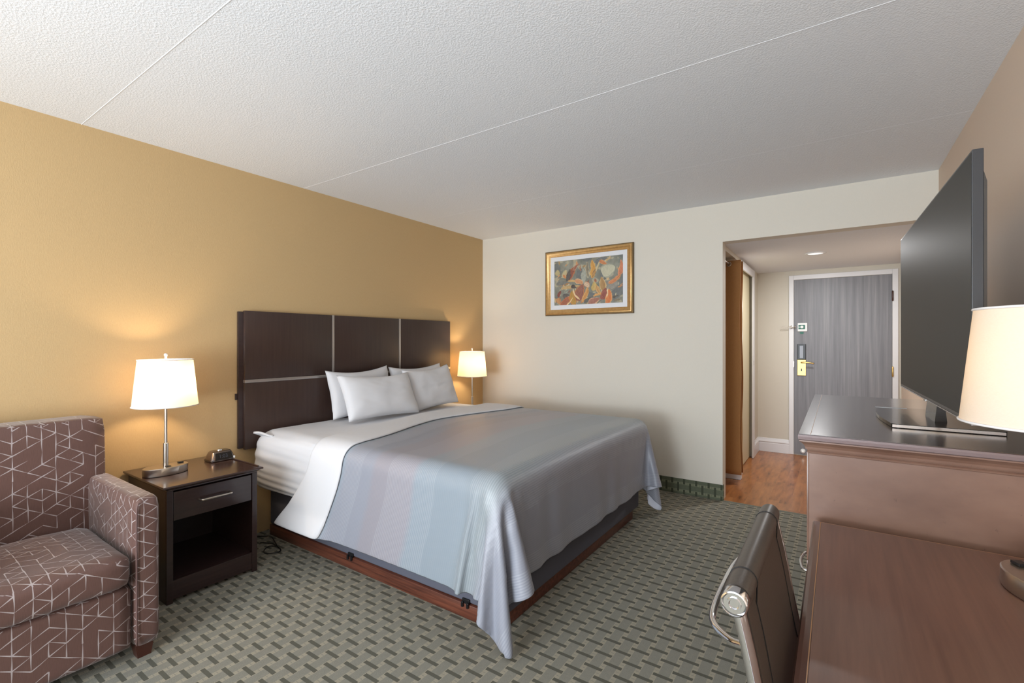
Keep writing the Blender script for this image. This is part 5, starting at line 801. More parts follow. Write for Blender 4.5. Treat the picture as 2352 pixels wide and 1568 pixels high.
731,1,0,0,0,-1,0,0,1,0,0,0,0,0,0,0,-1,0,1,-1,0,0,0,0,0,0,0,0,0,0,0,0,0,0,0,0,0,0,0,0,0,0,0,0,0,0,0,0,0,0,0,0,0,0,0,0,0,-3,-8,-13,-17,-19,-21,-21,-22,-21,-22,-21,-22,-21,-22,-21,-22,-22,-21,-22,-21,-22,-21,-22,-21,-22,
735,0,0,0,0,0,0,0,0,0,0,0,0,0,0,0,0,0,0,-2,-1,-1,0,0,0,0,0,0,0,0,0,0,0,0,0,0,0,0,0,0,0,0,0,0,0,0,0,0,0,0,0,0,0,0,0,0,0,-3,-7,-13,-17,-19,-20,-22,-22,-21,-22,-21,-22,-22,-21,-22,-21,-22,-22,-21,-22,-21,-22,-21,-22,-22,
735,0,0,0,0,0,0,0,0,0,0,0,0,0,0,0,0,0,0,-2,-1,-1,0,0,0,0,0,0,0,0,0,0,0,0,0,0,0,0,0,0,0,0,0,0,0,0,0,0,0,0,0,0,0,0,0,0,0,-2,-7,-13,-16,-19,-21,-22,-22,-21,-22,-22,-21,-22,-21,-22,-22,-21,-22,-22,-21,-22,-21,-22,-22,-21,
735,0,0,0,0,0,0,0,0,0,0,0,0,0,0,0,0,0,0,-2,-1,-1,0,0,0,0,0,0,0,0,0,0,0,0,0,0,0,0,0,0,0,0,0,0,0,0,0,0,0,0,0,0,0,0,0,0,0,-2,-7,-12,-16,-19,-21,-22,-21,-22,-22,-22,-21,-22,-22,-21,-22,-22,-22,-21,-22,-22,-21,-22,-22,-21,
735,0,0,0,0,0,0,0,0,0,0,0,0,0,0,0,0,0,0,-2,-1,-1,0,0,0,0,0,0,0,0,0,0,0,0,0,0,0,0,0,0,0,0,0,0,0,0,0,0,0,0,0,0,0,0,0,0,0,-2,-7,-11,-16,-18,-21,-22,-22,-22,-22,-22,-21,-22,-22,-22,-21,-22,-22,-22,-22,-21,-22,-22,-22,-21,
735,0,0,0,0,0,0,0,0,0,0,0,0,0,0,0,0,0,0,-2,-1,-1,0,0,0,0,0,0,0,0,0,0,0,0,0,0,0,0,0,0,0,0,0,0,0,0,0,0,0,0,0,0,0,0,0,0,0,-2,-6,-11,-15,-19,-21,-22,-22,-22,-21,-22,-22,-22,-22,-22,-22,-21,-22,-22,-22,-22,-22,-22,-21,-22,
735,0,0,0,0,0,0,0,0,0,0,0,0,0,0,0,0,0,0,-2,-1,-1,0,0,0,0,0,0,0,0,0,0,0,0,0,0,0,0,0,0,0,0,0,0,0,0,0,0,0,0,0,0,0,0,0,0,0,-1,-6,-10,-16,-18,-21,-22,-22,-22,-22,-22,-22,-22,-22,-22,-22,-22,-22,-22,-22,-21,-22,-22,-22,-22,
735,0,0,0,0,0,0,0,0,0,0,0,0,0,0,0,0,0,0,-2,-1,-1,0,0,0,0,0,0,0,0,0,0,0,0,0,0,0,0,0,0,0,0,0,0,0,0,0,0,0,0,0,0,0,0,0,0,0,-1,-5,-10,-15,-18,-21,-22,-22,-22,-22,-22,-22,-22,-23,-22,-22,-22,-22,-22,-22,-22,-22,-22,-22,-22,
735,0,0,0,0,0,0,0,0,0,0,0,0,0,0,0,0,0,0,-2,-2,0,0,0,0,0,0,0,0,0,0,0,0,0,0,0,0,0,0,0,0,0,0,0,0,0,0,0,0,0,0,0,0,0,0,0,0,-1,-4,-9,-14,-19,-21,-22,-22,-22,-22,-23,-22,-22,-22,-22,-23,-22,-22,-22,-22,-22,-23,-22,-22,-22,
735,0,0,0,0,0,0,0,0,0,0,0,0,0,0,0,0,0,0,-2,-2,0,0,0,0,0,0,0,0,0,0,0,0,0,0,0,0,0,0,0,0,0,0,0,0,0,0,0,0,0,0,0,0,0,0,0,0,0,-3,-9,-14,-18,-21,-22,-23,-22,-22,-23,-22,-22,-23,-22,-22,-23,-22,-22,-23,-22,-22,-23,-22,-22,
735,0,0,0,0,0,0,0,0,0,0,0,0,0,0,0,0,0,0,-2,-2,0,0,0,0,0,0,0,0,0,0,0,0,0,0,0,0,0,0,0,0,0,0,0,0,0,0,0,0,0,0,0,0,0,0,0,0,0,-3,-8,-13,-18,-20,-23,-22,-23,-22,-23,-22,-23,-22,-23,-22,-23,-22,-22,-23,-22,-23,-22,-23,-22,
735,0,0,0,0,0,0,0,0,0,0,0,0,0,0,0,0,0,0,-2,-2,0,0,0,0,0,0,0,0,0,0,0,0,0,0,0,0,0,0,0,0,0,0,0,0,0,0,0,0,0,0,0,0,0,0,0,0,0,-2,-7,-13,-17,-21,-22,-23,-23,-22,-23,-22,-23,-23,-22,-23,-22,-23,-23,-22,-23,-22,-23,-23,-22,
735,0,0,0,0,0,0,0,0,0,0,0,0,0,0,0,0,0,0,-2,-2,0,0,0,0,0,0,0,0,0,0,0,0,0,0,0,0,0,0,0,0,0,0,0,0,0,0,0,0,0,0,0,0,0,0,0,0,0,-2,-6,-12,-17,-20,-23,-22,-23,-23,-23,-22,-23,-23,-23,-22,-23,-23,-23,-22,-23,-23,-23,-22,-23,
735,0,0,0,0,0,0,0,0,0,0,0,0,0,0,0,0,0,0,-2,-2,0,0,0,0,0,0,0,0,0,0,0,0,0,0,0,0,0,0,0,0,0,0,0,0,0,0,0,0,0,0,0,0,0,0,0,0,0,-1,-6,-12,-16,-20,-22,-23,-23,-23,-23,-22,-23,-23,-23,-23,-23,-23,-23,-23,-23,-22,-23,-23,-23,
735,0,0,0,0,0,0,0,0,0,0,0,0,0,0,0,0,0,0,-2,-2,0,0,0,0,0,0,0,0,0,0,0,0,0,0,0,0,0,0,0,0,0,0,0,0,0,0,0,0,0,0,0,0,0,0,0,0,0,-1,-5,-11,-15,-20,-22,-23,-23,-23,-23,-24,-23,-23,-23,-23,-23,-23,-23,-23,-23,-23,-23,-23,-23,
735,0,0,0,0,0,0,0,0,0,0,0,0,0,0,0,0,0,0,-2,-2,0,0,0,0,0,0,0,0,0,0,0,0,0,0,0,0,0,0,0,0,0,0,0,0,0,0,0,0,0,0,0,0,0,0,0,0,0,0,-4,-10,-16,-19,-23,-23,-23,-23,-23,-24,-23,-23,-23,-23,-24,-23,-23,-23,-23,-24,-23,-23,-23,
735,0,0,0,0,0,0,0,0,0,0,0,0,0,0,0,0,0,0,-2,-1,-1,0,0,0,0,0,0,0,0,0,0,0,0,0,0,0,0,0,0,0,0,0,0,0,0,0,0,0,0,0,0,0,0,0,0,0,0,0,-3,-10,-14,-20,-22,-23,-24,-23,-23,-24,-23,-23,-24,-23,-23,-24,-23,-23,-24,-23,-23,-24,-23,
735,0,0,0,0,0,0,0,0,0,0,0,0,0,0,0,0,0,0,-2,-1,-1,0,0,0,0,0,0,0,0,0,0,0,0,0,0,0,0,0,0,0,0,0,0,0,0,0,0,0,0,0,0,0,0,0,0,0,0,0,-3,-8,-14,-19,-22,-24,-23,-24,-23,-24,-23,-24,-23,-24,-23,-24,-23,-24,-23,-24,-23,-24,-23,
735,0,0,0,0,0,0,0,0,0,0,0,0,0,0,0,0,0,0,-2,-1,-1,0,0,0,0,0,0,0,0,0,0,0,0,0,0,0,0,0,0,0,0,0,0,0,0,0,0,0,0,0,0,0,0,0,0,0,0,0,-2,-8,-14,-18,-22,-24,-23,-24,-24,-23,-24,-23,-24,-24,-23,-24,-24,-23,-24,-23,-24,-24,-23,
735,0,0,0,0,0,0,0,0,0,0,0,0,0,0,0,0,0,0,-2,-1,-1,0,0,0,0,0,0,0,0,0,0,0,0,0,0,0,0,0,0,0,0,0,0,0,0,0,0,0,0,0,0,0,0,0,0,0,0,0,-2,-7,-13,-18,-22,-23,-24,-24,-24,-24,-23,-24,-24,-24,-23,-24,-24,-24,-23,-24,-24,-23,-24,
735,0,0,0,0,0,0,0,0,0,0,0,0,0,0,0,0,0,0,-2,-1,-1,0,0,0,0,0,0,0,0,0,0,0,0,0,0,0,0,0,0,0,0,0,0,0,0,0,0,0,0,0,0,0,0,0,0,0,0,0,-1,-7,-13,-18,-21,-24,-23,-24,-24,-24,-24,-24,-24,-24,-23,-24,-24,-24,-24,-24,-23,-24,-24,
735,0,0,0,0,0,0,0,0,0,0,0,0,0,0,0,0,0,0,-2,-1,-1,0,0,0,0,0,0,0,0,0,0,0,0,0,0,0,0,0,0,0,0,0,0,0,0,0,0,0,0,0,0,0,0,0,0,0,0,0,-1,-6,-12,-18,-21,-24,-24,-24,-24,-24,-24,-24,-24,-24,-23,-24,-24,-24,-24,-24,-24,-24,-24,
735,0,0,0,0,0,0,0,0,0,0,0,0,0,0,0,0,0,0,-2,-1,-1,0,0,0,0,0,0,0,0,0,0,0,0,0,0,0,0,0,0,0,0,0,0,0,0,0,0,0,0,0,0,0,0,0,0,0,0,0,-1,-5,-12,-17,-21,-24,-24,-24,-24,-24,-24,-24,-24,-25,-24,-24,-24,-24,-24,-24,-24,-24,-24,
735,0,0,0,0,0,0,0,0,0,0,0,0,0,0,0,0,0,0,-2,-1,-1,0,0,0,0,0,0,0,0,0,0,0,0,0,0,0,0,0,0,0,0,0,0,0,0,0,0,0,0,0,0,0,0,0,0,0,0,0,0,-6,-11,-17,-21,-23,-24,-25,-24,-24,-24,-24,-25,-24,-24,-24,-24,-24,-25,-24,-24,-24,-24,
735,0,0,0,0,0,0,0,0,0,0,0,0,0,0,0,0,0,0,-2,-1,-1,0,0,0,0,0,0,0,0,0,0,0,0,0,0,0,0,0,0,0,0,0,0,0,0,0,0,0,0,0,0,0,0,0,0,0,0,0,0,-5,-11,-16,-21,-24,-24,-24,-25,-24,-24,-24,-25,-24,-24,-24,-25,-24,-24,-24,-25,-24,-24,
735,0,0,0,0,0,0,0,0,0,0,0,0,0,0,0,0,0,0,-2,-1,-1,0,0,0,0,0,0,0,0,0,0,0,0,0,0,0,0,0,0,0,0,0,0,0,0,0,0,0,0,0,0,0,0,0,0,0,0,0,0,-4,-11,-17,-20,-24,-24,-25,-24,-24,-25,-24,-24,-24,-25,-24,-24,-25,-24,-24,-25,-24,-24,
735,0,0,0,0,0,0,0,0,0,0,0,0,0,0,0,0,0,0,-2,-1,-1,0,0,0,0,0,0,0,0,0,0,0,0,0,0,0,0,0,0,0,0,0,0,0,0,0,0,0,0,0,0,0,0,0,0,0,0,0,0,-4,-10,-17,-21,-23,-25,-24,-24,-25,-24,-24,-25,-24,-24,-25,-24,-25,-24,-24,-25,-24,-24,
735,0,0,0,0,0,0,0,0,0,0,0,0,0,0,0,0,0,0,-2,-1,-1,0,0,0,0,0,0,0,0,0,0,0,0,0,0,0,0,0,0,0,0,0,0,0,0,0,0,0,0,0,0,0,0,0,0,0,0,0,0,-3,-11,-17,-20,-24,-24,-25,-24,-24,-25,-24,-25,-24,-24,-25,-24,-24,-25,-24,-24,-25,-24,
735,0,0,0,0,0,0,0,0,0,0,0,0,0,0,0,0,0,0,-2,-1,-1,0,0,0,0,0,0,0,0,0,0,0,0,0,0,0,0,0,0,0,0,0,0,0,0,0,0,0,0,0,0,0,0,0,0,0,0,0,0,-3,-11,-17,-20,-24,-24,-25,-24,-24,-25,-24,-25,-24,-24,-25,-24,-24,-25,-24,-24,-25,-24,
735,0,0,0,0,0,0,0,0,0,0,0,0,0,0,0,0,0,0,-2,-1,-1,0,0,0,0,0,0,0,0,0,0,0,0,0,0,0,0,0,0,0,0,0,0,0,0,0,0,0,0,0,0,0,0,0,0,0,0,0,0,-4,-11,-16,-21,-23,-25,-24,-24,-25,-24,-24,-25,-24,-24,-25,-24,-24,-25,-24,-25,-24,-24,
735,0,0,0,0,0,0,0,0,0,0,0,0,0,0,0,0,0,0,-2,-1,-1,0,0,0,0,0,0,0,0,0,0,0,0,0,0,0,0,0,0,0,0,0,0,0,0,0,0,0,0,0,0,0,0,0,0,0,0,0,0,-4,-11,-16,-21,-24,-24,-25,-24,-24,-24,-25,-24,-24,-25,-24,-24,-25,-24,-24,-25,-24,-24,
735,0,0,0,0,0,0,0,0,0,0,0,0,0,0,0,0,0,0,-2,-1,-1,0,0,0,0,0,0,0,0,0,0,0,0,0,0,0,0,0,0,0,0,0,0,0,0,0,0,0,0,0,0,0,0,0,0,0,0,0,0,-5,-11,-16,-21,-24,-24,-24,-25,-24,-24,-24,-25,-24,-24,-24,-25,-24,-24,-24,-25,-24,-24,
735,0,0,0,0,0,0,0,0,0,0,0,0,0,0,0,0,0,0,-2,-1,-1,0,0,0,0,0,0,0,0,0,0,0,0,0,0,0,0,0,0,0,0,0,0,0,0,0,0,0,0,0,0,0,0,0,0,0,0,0,-1,-4,-12,-16,-22,-23,-24,-25,-24,-24,-24,-24,-24,-25,-24,-24,-24,-24,-25,-24,-24,-24,-24,
735,0,0,0,0,0,0,0,0,0,0,0,0,0,0,0,0,0,0,-2,-1,-1,0,0,0,0,0,0,0,0,0,0,0,0,0,0,0,0,0,0,0,0,0,0,0,0,0,0,0,0,0,0,0,0,0,0,0,0,0,-1,-5,-11,-18,-21,-23,-25,-24,-24,-24,-24,-24,-24,-24,-24,-25,-24,-24,-24,-24,-24,-24,-24,
735,0,0,0,0,0,0,0,0,0,0,0,0,0,0,0,0,0,0,-2,-2,0,0,0,0,0,0,0,0,0,0,0,0,0,0,0,0,0,0,0,0,0,0,0,0,0,0,0,0,0,0,0,0,0,0,0,0,0,0,-1,-5,-13,-17,-21,-24,-24,-24,-24,-24,-24,-24,-24,-24,-24,-24,-24,-24,-24,-24,-24,-24,-24,
735,0,0,0,0,0,0,0,0,0,0,0,0,0,0,0,0,0,0,-2,-2,0,0,0,0,0,0,0,0,0,0,0,0,0,0,0,0,0,0,0,0,0,0,0,0,0,0,0,0,0,0,0,0,0,0,0,0,0,0,-1,-6,-13,-17,-22,-23,-24,-24,-24,-24,-24,-24,-24,-24,-24,-24,-24,-24,-23,-24,-24,-24,-24,
735,0,0,0,0,0,0,0,0,0,0,0,0,0,0,0,0,0,0,-2,-2,0,0,0,0,0,0,0,0,0,0,0,0,0,0,0,0,0,0,0,0,0,0,0,0,0,0,0,0,0,0,0,0,0,0,0,0,0,0,-1,-7,-13,-18,-21,-24,-23,-24,-24,-24,-24,-24,-24,-23,-24,-24,-24,-24,-24,-24,-23,-24,-24,
735,0,0,0,0,0,0,0,0,0,0,0,0,0,0,0,0,0,0,-2,-2,0,0,0,0,0,0,0,0,0,0,0,0,0,0,0,0,0,0,0,0,0,0,0,0,0,0,0,0,0,0,0,0,0,0,0,0,0,0,-2,-7,-13,-18,-21,-24,-24,-24,-23,-24,-24,-24,-23,-24,-24,-24,-24,-23,-24,-24,-24,-23,-24,
735,0,0,0,0,0,0,0,0,0,0,0,0,0,0,0,0,0,0,-2,-2,0,0,0,0,0,0,0,0,0,0,0,0,0,0,0,0,0,0,0,0,0,0,0,0,0,0,0,0,0,0,0,0,0,0,0,0,0,0,-3,-6,-14,-18,-22,-23,-24,-24,-24,-23,-24,-24,-23,-24,-24,-23,-24,-24,-23,-24,-24,-23,-24,
735,0,0,0,0,0,0,0,0,0,0,0,0,0,0,0,0,0,0,-2,-2,0,0,0,0,0,0,0,0,0,0,0,0,0,0,0,0,0,0,0,0,0,0,0,0,0,0,0,0,0,0,0,0,0,0,0,0,0,0,-2,-8,-14,-19,-22,-23,-24,-23,-24,-24,-23,-24,-23,-24,-23,-24,-24,-23,-24,-23,-24,-23,-24,
735,0,0,0,0,0,0,0,0,0,0,0,0,0,0,0,0,0,0,-2,-2,0,0,0,0,0,0,0,0,0,0,0,0,0,0,0,0,0,0,0,0,0,0,0,0,0,0,0,0,0,0,0,0,0,0,0,0,0,0,-3,-8,-14,-19,-22,-24,-23,-24,-23,-24,-23,-24,-23,-24,-23,-24,-23,-24,-23,-24,-23,-24,-23,
735,0,0,0,0,0,0,0,0,0,0,0,0,0,0,0,0,0,0,-2,-2,0,0,0,0,0,0,0,0,0,0,0,0,0,0,0,0,0,0,0,0,0,0,0,0,0,0,0,0,0,0,0,0,0,0,0,0,0,0,-3,-9,-15,-19,-22,-24,-23,-24,-23,-23,-24,-23,-23,-24,-23,-24,-23,-23,-24,-23,-23,-24,-23,
735,0,0,0,0,0,0,0,0,0,0,0,0,0,0,0,0,0,0,-2,-2,0,0,0,0,0,0,0,0,0,0,0,0,0,0,0,0,0,0,0,0,0,0,0,0,0,0,0,0,0,0,0,0,0,0,0,0,0,0,-4,-10,-15,-19,-22,-24,-23,-23,-24,-23,-23,-23,-24,-23,-23,-23,-24,-23,-23,-23,-24,-23,-23,
735,0,0,0,0,0,0,0,0,0,0,0,0,0,0,0,0,0,0,-2,-2,0,0,0,0,0,0,0,0,0,0,0,0,0,0,0,0,0,0,0,0,0,0,0,0,0,0,0,0,0,0,0,0,0,0,0,0,0,0,-5,-10,-16,-19,-23,-23,-23,-23,-23,-23,-24,-23,-23,-23,-23,-23,-23,-23,-24,-23,-23,-23,-23,
735,0,0,0,0,0,0,0,0,0,0,0,0,0,0,0,0,0,0,-2,-2,0,0,0,0,0,0,0,0,0,0,0,0,0,0,0,0,0,0,0,0,0,0,0,0,0,0,0,0,0,0,0,0,0,0,0,0,0,-1,-5,-11,-16,-20,-22,-23,-23,-23,-23,-23,-23,-23,-23,-23,-23,-23,-23,-23,-23,-23,-23,-23,-23,
735,0,0,0,0,0,0,0,0,0,0,0,0,0,0,0,0,0,0,-2,-2,0,0,0,0,0,0,0,0,0,0,0,0,0,0,0,0,0,0,0,0,0,0,0,0,0,0,0,0,0,0,0,0,0,0,0,0,0,-1,-6,-12,-16,-20,-22,-23,-23,-23,-23,-23,-23,-22,-23,-23,-23,-23,-23,-23,-23,-22,-23,-23,-23,
735,0,0,0,0,0,0,0,0,0,0,0,0,0,0,0,0,0,0,-2,-2,0,0,0,0,0,0,0,0,0,0,0,0,0,0,0,0,0,0,0,0,0,0,0,0,0,0,0,0,0,0,0,0,0,0,0,0,0,-2,-6,-12,-17,-20,-22,-23,-23,-23,-22,-23,-23,-23,-23,-22,-23,-23,-23,-22,-23,-23,-23,-22,-23,
735,0,0,0,0,0,0,0,0,0,0,0,0,0,0,0,0,0,0,-2,-2,0,0,0,0,0,0,0,0,0,0,0,0,0,0,0,0,0,0,0,0,0,0,0,0,0,0,0,0,0,0,0,0,0,0,0,0,0,-2,-7,-13,-17,-20,-23,-22,-23,-23,-22,-23,-22,-23,-23,-22,-23,-23,-22,-23,-22,-23,-23,-22,-23,
735,0,0,0,0,0,0,0,0,0,0,0,0,0,0,0,0,0,0,-2,-2,0,0,0,0,0,0,0,0,0,0,0,0,0,0,0,0,0,0,0,0,0,0,0,0,0,0,0,0,0,0,0,0,0,0,0,0,0,-2,-8,-13,-18,-20,-22,-23,-23,-22,-23,-22,-23,-22,-23,-22,-23,-22,-23,-22,-23,-22,-23,-22,-23,
735,0,0,0,0,0,0,0,0,0,0,0,0,0,0,0,0,0,0,-2,-1,-1,0,0,0,0,0,0,0,0,0,0,0,0,0,0,0,0,0,0,0,0,0,0,0,0,0,0,0,0,0,0,0,0,0,0,0,0,-3,-8,-13,-18,-21,-22,-22,-23,-22,-23,-22,-23,-22,-23,-22,-22,-23,-22,-23,-22,-23,-22,-22,-23,
735,0,0,0,0,0,0,0,0,0,0,0,0,0,0,0,0,0,0,-2,-1,-1,0,0,0,0,0,0,0,0,0,0,0,0,0,0,0,0,0,0,0,0,0,0,0,0,0,0,0,0,0,0,0,0,0,0,0,0,-3,-9,-13,-18,-21,-22,-22,-23,-22,-23,-22,-22,-23,-22,-23,-22,-22,-23,-22,-22,-23,-22,-22,-23,
735,0,0,0,0,0,0,0,0,0,0,0,0,0,0,0,0,0,0,-2,-1,-1,0,0,0,0,0,0,0,0,0,0,0,0,0,0,0,0,0,0,0,0,0,0,0,0,0,0,0,0,0,0,0,0,0,0,0,0,-3,-9,-14,-18,-21,-22,-22,-23,-22,-22,-23,-22,-22,-22,-23,-22,-22,-23,-22,-22,-23,-22,-22,-23,
735,0,0,0,0,0,0,0,0,0,0,0,0,0,0,0,0,0,0,-2,-1,-1,0,0,0,0,0,0,0,0,0,0,0,0,0,0,0,0,0,0,0,0,0,0,0,0,0,0,0,0,0,0,0,0,0,0,0,0,-4,-9,-14,-18,-20,-22,-23,-22,-22,-22,-23,-22,-22,-23,-22,-22,-22,-23,-22,-22,-23,-22,-22,-22,
735,0,0,0,0,0,0,0,0,0,0,0,0,0,0,0,0,0,0,-2,-1,-1,0,0,0,0,0,0,0,0,0,0,0,0,0,0,0,0,0,0,0,0,0,0,0,0,0,0,0,0,0,0,0,0,0,0,0,0,-4,-9,-15,-18,-21,-20,-22,-23,-22,-22,-22,-23,-22,-22,-22,-23,-22,-22,-23,-22,-22,-23,-22,-22,
733,0,0,0,0,0,0,0,0,0,0,0,0,0,0,0,0,0,0,0,-1,0,0,0,0,0,0,-1,0,0,0,0,0,0,0,0,0,0,0,0,0,0,0,0,0,0,0,0,0,0,0,0,0,1,0,0,0,0,-4,-10,-15,-18,-18,-22,-22,-23,-22,-22,-23,-22,-22,-23,-22,-22,-22,-23,-22,-22,-22,-23,-22,-22,
729,0,0,0,0,0,0,0,0,0,0,0,0,0,0,0,0,0,0,0,0,0,0,0,0,0,0,0,0,0,0,0,0,0,0,0,0,0,0,0,0,0,0,0,0,0,0,0,0,0,0,0,0,0,0,0,0,0,-4,-9,-15,-18,-19,-20,-21,-21,-22,-22,-22,-22,-22,-22,-23,-22,-22,-23,-22,-22,-22,-22,-23,-22,
717,0,0,0,0,0,0,0,0,0,0,0,0,0,0,0,0,0,0,-1,0,0,0,0,0,0,0,0,0,0,0,0,0,0,0,0,0,0,0,0,0,0,0,0,0,0,0,0,0,0,0,0,0,0,0,0,-1,1,-3,-10,-14,-16,-21,-21,-18,-20,-21,-20,-21,-20,-21,-21,-21,-22,-21,-22,-22,-22,-22,-22,-22,-22,
694,0,0,0,0,0,0,0,0,0,0,0,0,0,0,0,0,0,0,0,0,0,0,0,0,0,0,0,0,0,0,0,0,0,0,0,0,0,0,0,0,0,0,0,0,0,0,0,0,0,0,0,0,0,0,-1,-1,0,0,-12,-12,-18,-10,-20,-20,-20,-20,-21,-20,-20,-20,-21,-20,-21,-20,-21,-21,-20,-21,-21,-22,-21,
665,0,0,0,0,0,0,0,0,0,0,0,0,0,0,0,0,0,0,0,0,0,0,0,0,-1,0,0,0,0,0,0,0,0,0,0,0,0,0,0,0,0,0,0,0,0,0,0,0,0,0,0,0,1,-1,1,-3,0,-1,-4,-16,-10,-18,-9,-18,-20,-19,-20,-21,-20,-20,-21,-20,-21,-20,-20,-21,-20,-21,-20,-21,-20,
633,0,0,0,0,0,0,0,0,0,0,0,0,0,0,0,0,0,0,0,0,-1,0,0,0,0,0,0,0,0,0,0,0,0,0,0,0,0,0,0,0,0,0,0,0,0,0,0,0,0,0,0,0,0,0,1,0,-2,-2,-3,-6,-17,-10,-17,-10,-15,-19,-19,-20,-20,-20,-21,-20,-21,-20,-21,-20,-21,-20,-21,-20,-21,
600,0,0,0,0,0,0,0,0,0,0,0,0,0,0,0,0,0,0,0,0,0,0,0,0,0,0,0,0,0,0,0,0,0,0,0,0,0,0,0,0,0,0,0,0,0,0,0,0,0,0,0,0,0,0,1,0,-2,-3,-2,-3,-10,-16,-10,-16,-12,-13,-17,-20,-18,-20,-20,-20,-21,-20,-21,-21,-20,-21,-20,-21,-21,
568,0,0,0,0,0,0,0,0,0,0,0,0,0,0,0,0,0,0,0,0,0,0,0,0,0,0,0,0,0,0,0,0,0,0,0,0,0,0,0,0,0,0,0,0,0,0,0,0,0,0,0,0,0,0,0,1,-2,-2,-3,-2,-5,-13,-15,-11,-15,-13,-13,-15,-18,-19,-19,-19,-20,-20,-21,-21,-20,-21,-21,-21,-20,
536,0,0,0,0,0,0,0,0,0,0,0,0,0,0,0,0,0,0,0,0,0,0,0,0,0,0,0,0,-1,0,0,0,0,0,0,0,0,0,0,0,0,0,0,0,0,0,0,0,0,1,0,0,0,0,0,1,-2,-2,-2,-3,-4,-7,-13,-15,-12,-15,-13,-13,-14,-16,-19,-19,-19,-19,-20,-20,-20,-21,-21,-21,-21,
504,0,0,0,0,0,0,0,0,0,0,0,0,0,0,0,0,0,0,0,0,0,-1,0,0,0,0,0,0,0,0,0,0,0,0,0,0,0,0,0,0,0,0,0,0,0,0,0,0,0,0,0,0,0,1,0,0,0,-3,-2,-2,-4,-4,-10,-14,-15,-13,-14,-13,-13,-14,-15,-17,-18,-20,-19,-20,-19,-19,-21,-20,-22,
471,0,0,0,0,0,0,0,0,0,0,0,0,0,0,0,0,0,0,0,0,0,0,0,0,0,0,0,0,0,0,0,0,0,0,0,0,0,0,0,0,0,0,0,0,0,0,0,0,0,0,0,0,0,0,1,0,0,-3,-2,-2,-3,-4,-6,-12,-14,-15,-13,-14,-13,-14,-13,-14,-16,-18,-19,-19,-20,-18,-20,-19,-19,
439,0,0,0,0,0,0,0,0,0,0,0,0,0,0,0,0,0,0,0,0,0,0,0,0,0,0,0,0,0,0,0,0,0,0,0,0,0,0,0,0,0,0,0,0,0,0,0,0,0,0,0,0,0,0,0,1,0,-2,-3,-2,-2,-4,-5,-8,-13,-14,-15,-13,-14,-13,-14,-13,-14,-16,-16,-19,-19,-19,-19,-20,-19,
407,0,0,0,0,0,0,0,0,0,0,0,0,0,0,0,0,0,0,0,0,0,0,0,0,0,0,0,0,0,0,0,0,0,0,0,0,0,0,0,0,0,0,0,0,0,0,0,0,0,0,0,0,0,0,0,1,0,-2,-2,-2,-3,-3,-5,-5,-11,-13,-14,-15,-13,-14,-14,-13,-14,-14,-14,-17,-17,-19,-19,-19,-20,
375,0,0,0,0,0,0,0,0,0,0,0,0,0,0,0,0,0,0,0,0,0,0,0,0,0,-1,0,0,0,0,0,0,0,0,0,0,0,0,0,0,0,0,0,0,0,0,0,0,0,0,1,0,0,0,0,1,0,-2,-2,-2,-2,-4,-4,-4,-8,-12,-13,-14,-15,-13,-14,-14,-14,-14,-13,-15,-15,-17,-18,-19,-20,
343,0,0,0,0,0,0,0,0,0,0,0,0,0,0,0,0,0,0,0,-1,0,0,0,0,0,0,0,0,0,0,0,0,0,0,0,0,0,0,0,0,0,0,0,0,0,0,0,0,0,0,0,0,0,1,0,1,0,-2,-2,-2,-2,-3,-4,-4,-6,-9,-13,-13,-14,-15,-14,-14,-14,-13,-14,-14,-14,-15,-16,-18,-19,
310,0,0,0,0,0,0,0,0,0,0,0,0,0,0,0,0,0,0,0,0,0,0,0,0,0,0,0,0,0,0,0,0,0,0,0,0,0,0,0,0,0,0,0,0,0,0,0,0,0,0,0,0,0,0,0,1,1,-2,-2,-2,-1,-3,-5,-3,-5,-7,-11,-13,-13,-15,-14,-14,-14,-14,-14,-14,-14,-14,-15,-15,-17,
278,0,0,0,0,0,0,0,0,0,0,0,0,0,0,0,0,0,0,0,0,0,0,0,0,0,0,0,0,0,0,0,0,0,0,0,0,0,0,0,0,0,0,0,0,0,0,0,0,0,0,0,0,0,0,0,1,1,-2,-2,-2,-1,-3,-4,-4,-4,-5,-9,-12,-13,-13,-15,-15,-14,-14,-14,-14,-14,-14,-13,-15,-16,
246,0,0,0,0,0,0,0,0,0,0,0,0,0,0,0,0,0,0,0,0,0,0,0,0,0,0,0,0,0,0,0,0,0,0,0,0,0,0,0,0,0,0,0,0,0,0,0,0,0,0,0,0,0,0,0,1,1,-1,-3,-2,-1,-2,-4,-4,-4,-5,-6,-11,-12,-13,-14,-15,-14,-15,-14,-14,-14,-14,-13,-14,-15,
214,0,0,0,0,0,0,0,0,0,0,0,0,0,0,0,0,0,0,0,0,0,0,0,0,0,-1,0,0,0,0,0,0,0,0,0,0,0,0,0,0,0,0,0,0,0,0,0,0,0,0,1,0,0,0,0,1,1,-1,-2,-2,-2,-2,-4,-3,-4,-5,-5,-7,-13,-13,-13,-13,-15,-15,-14,-14,-14,-15,-13,-10,0,
)
NN = CNX*CNY; CO = [[0]*NN, [0]*NN, [0]*NN]
for c_ in range(3):
    for j in range(CNY):
        acc = q[c_*NN+j*CNX]; CO[c_][j*CNX] = acc
        for i in range(1, CNX):
            acc += q[c_*NN+j*CNX+i]; CO[c_][j*CNX+i] = acc
def cpt(j, i): k = j*CNX+i; return Vector((CO[0][k]*.001, CO[1][k]*.001, CO[2][k]*.001))
def cnorm(j, i):
    a = cpt(j, min(i+1, CNX-1))-cpt(j, max(i-1, 0)); b = cpt(min(j+1, CNY-1), i)-cpt(max(j-1, 0), i)
    return a.cross(b).normalized()
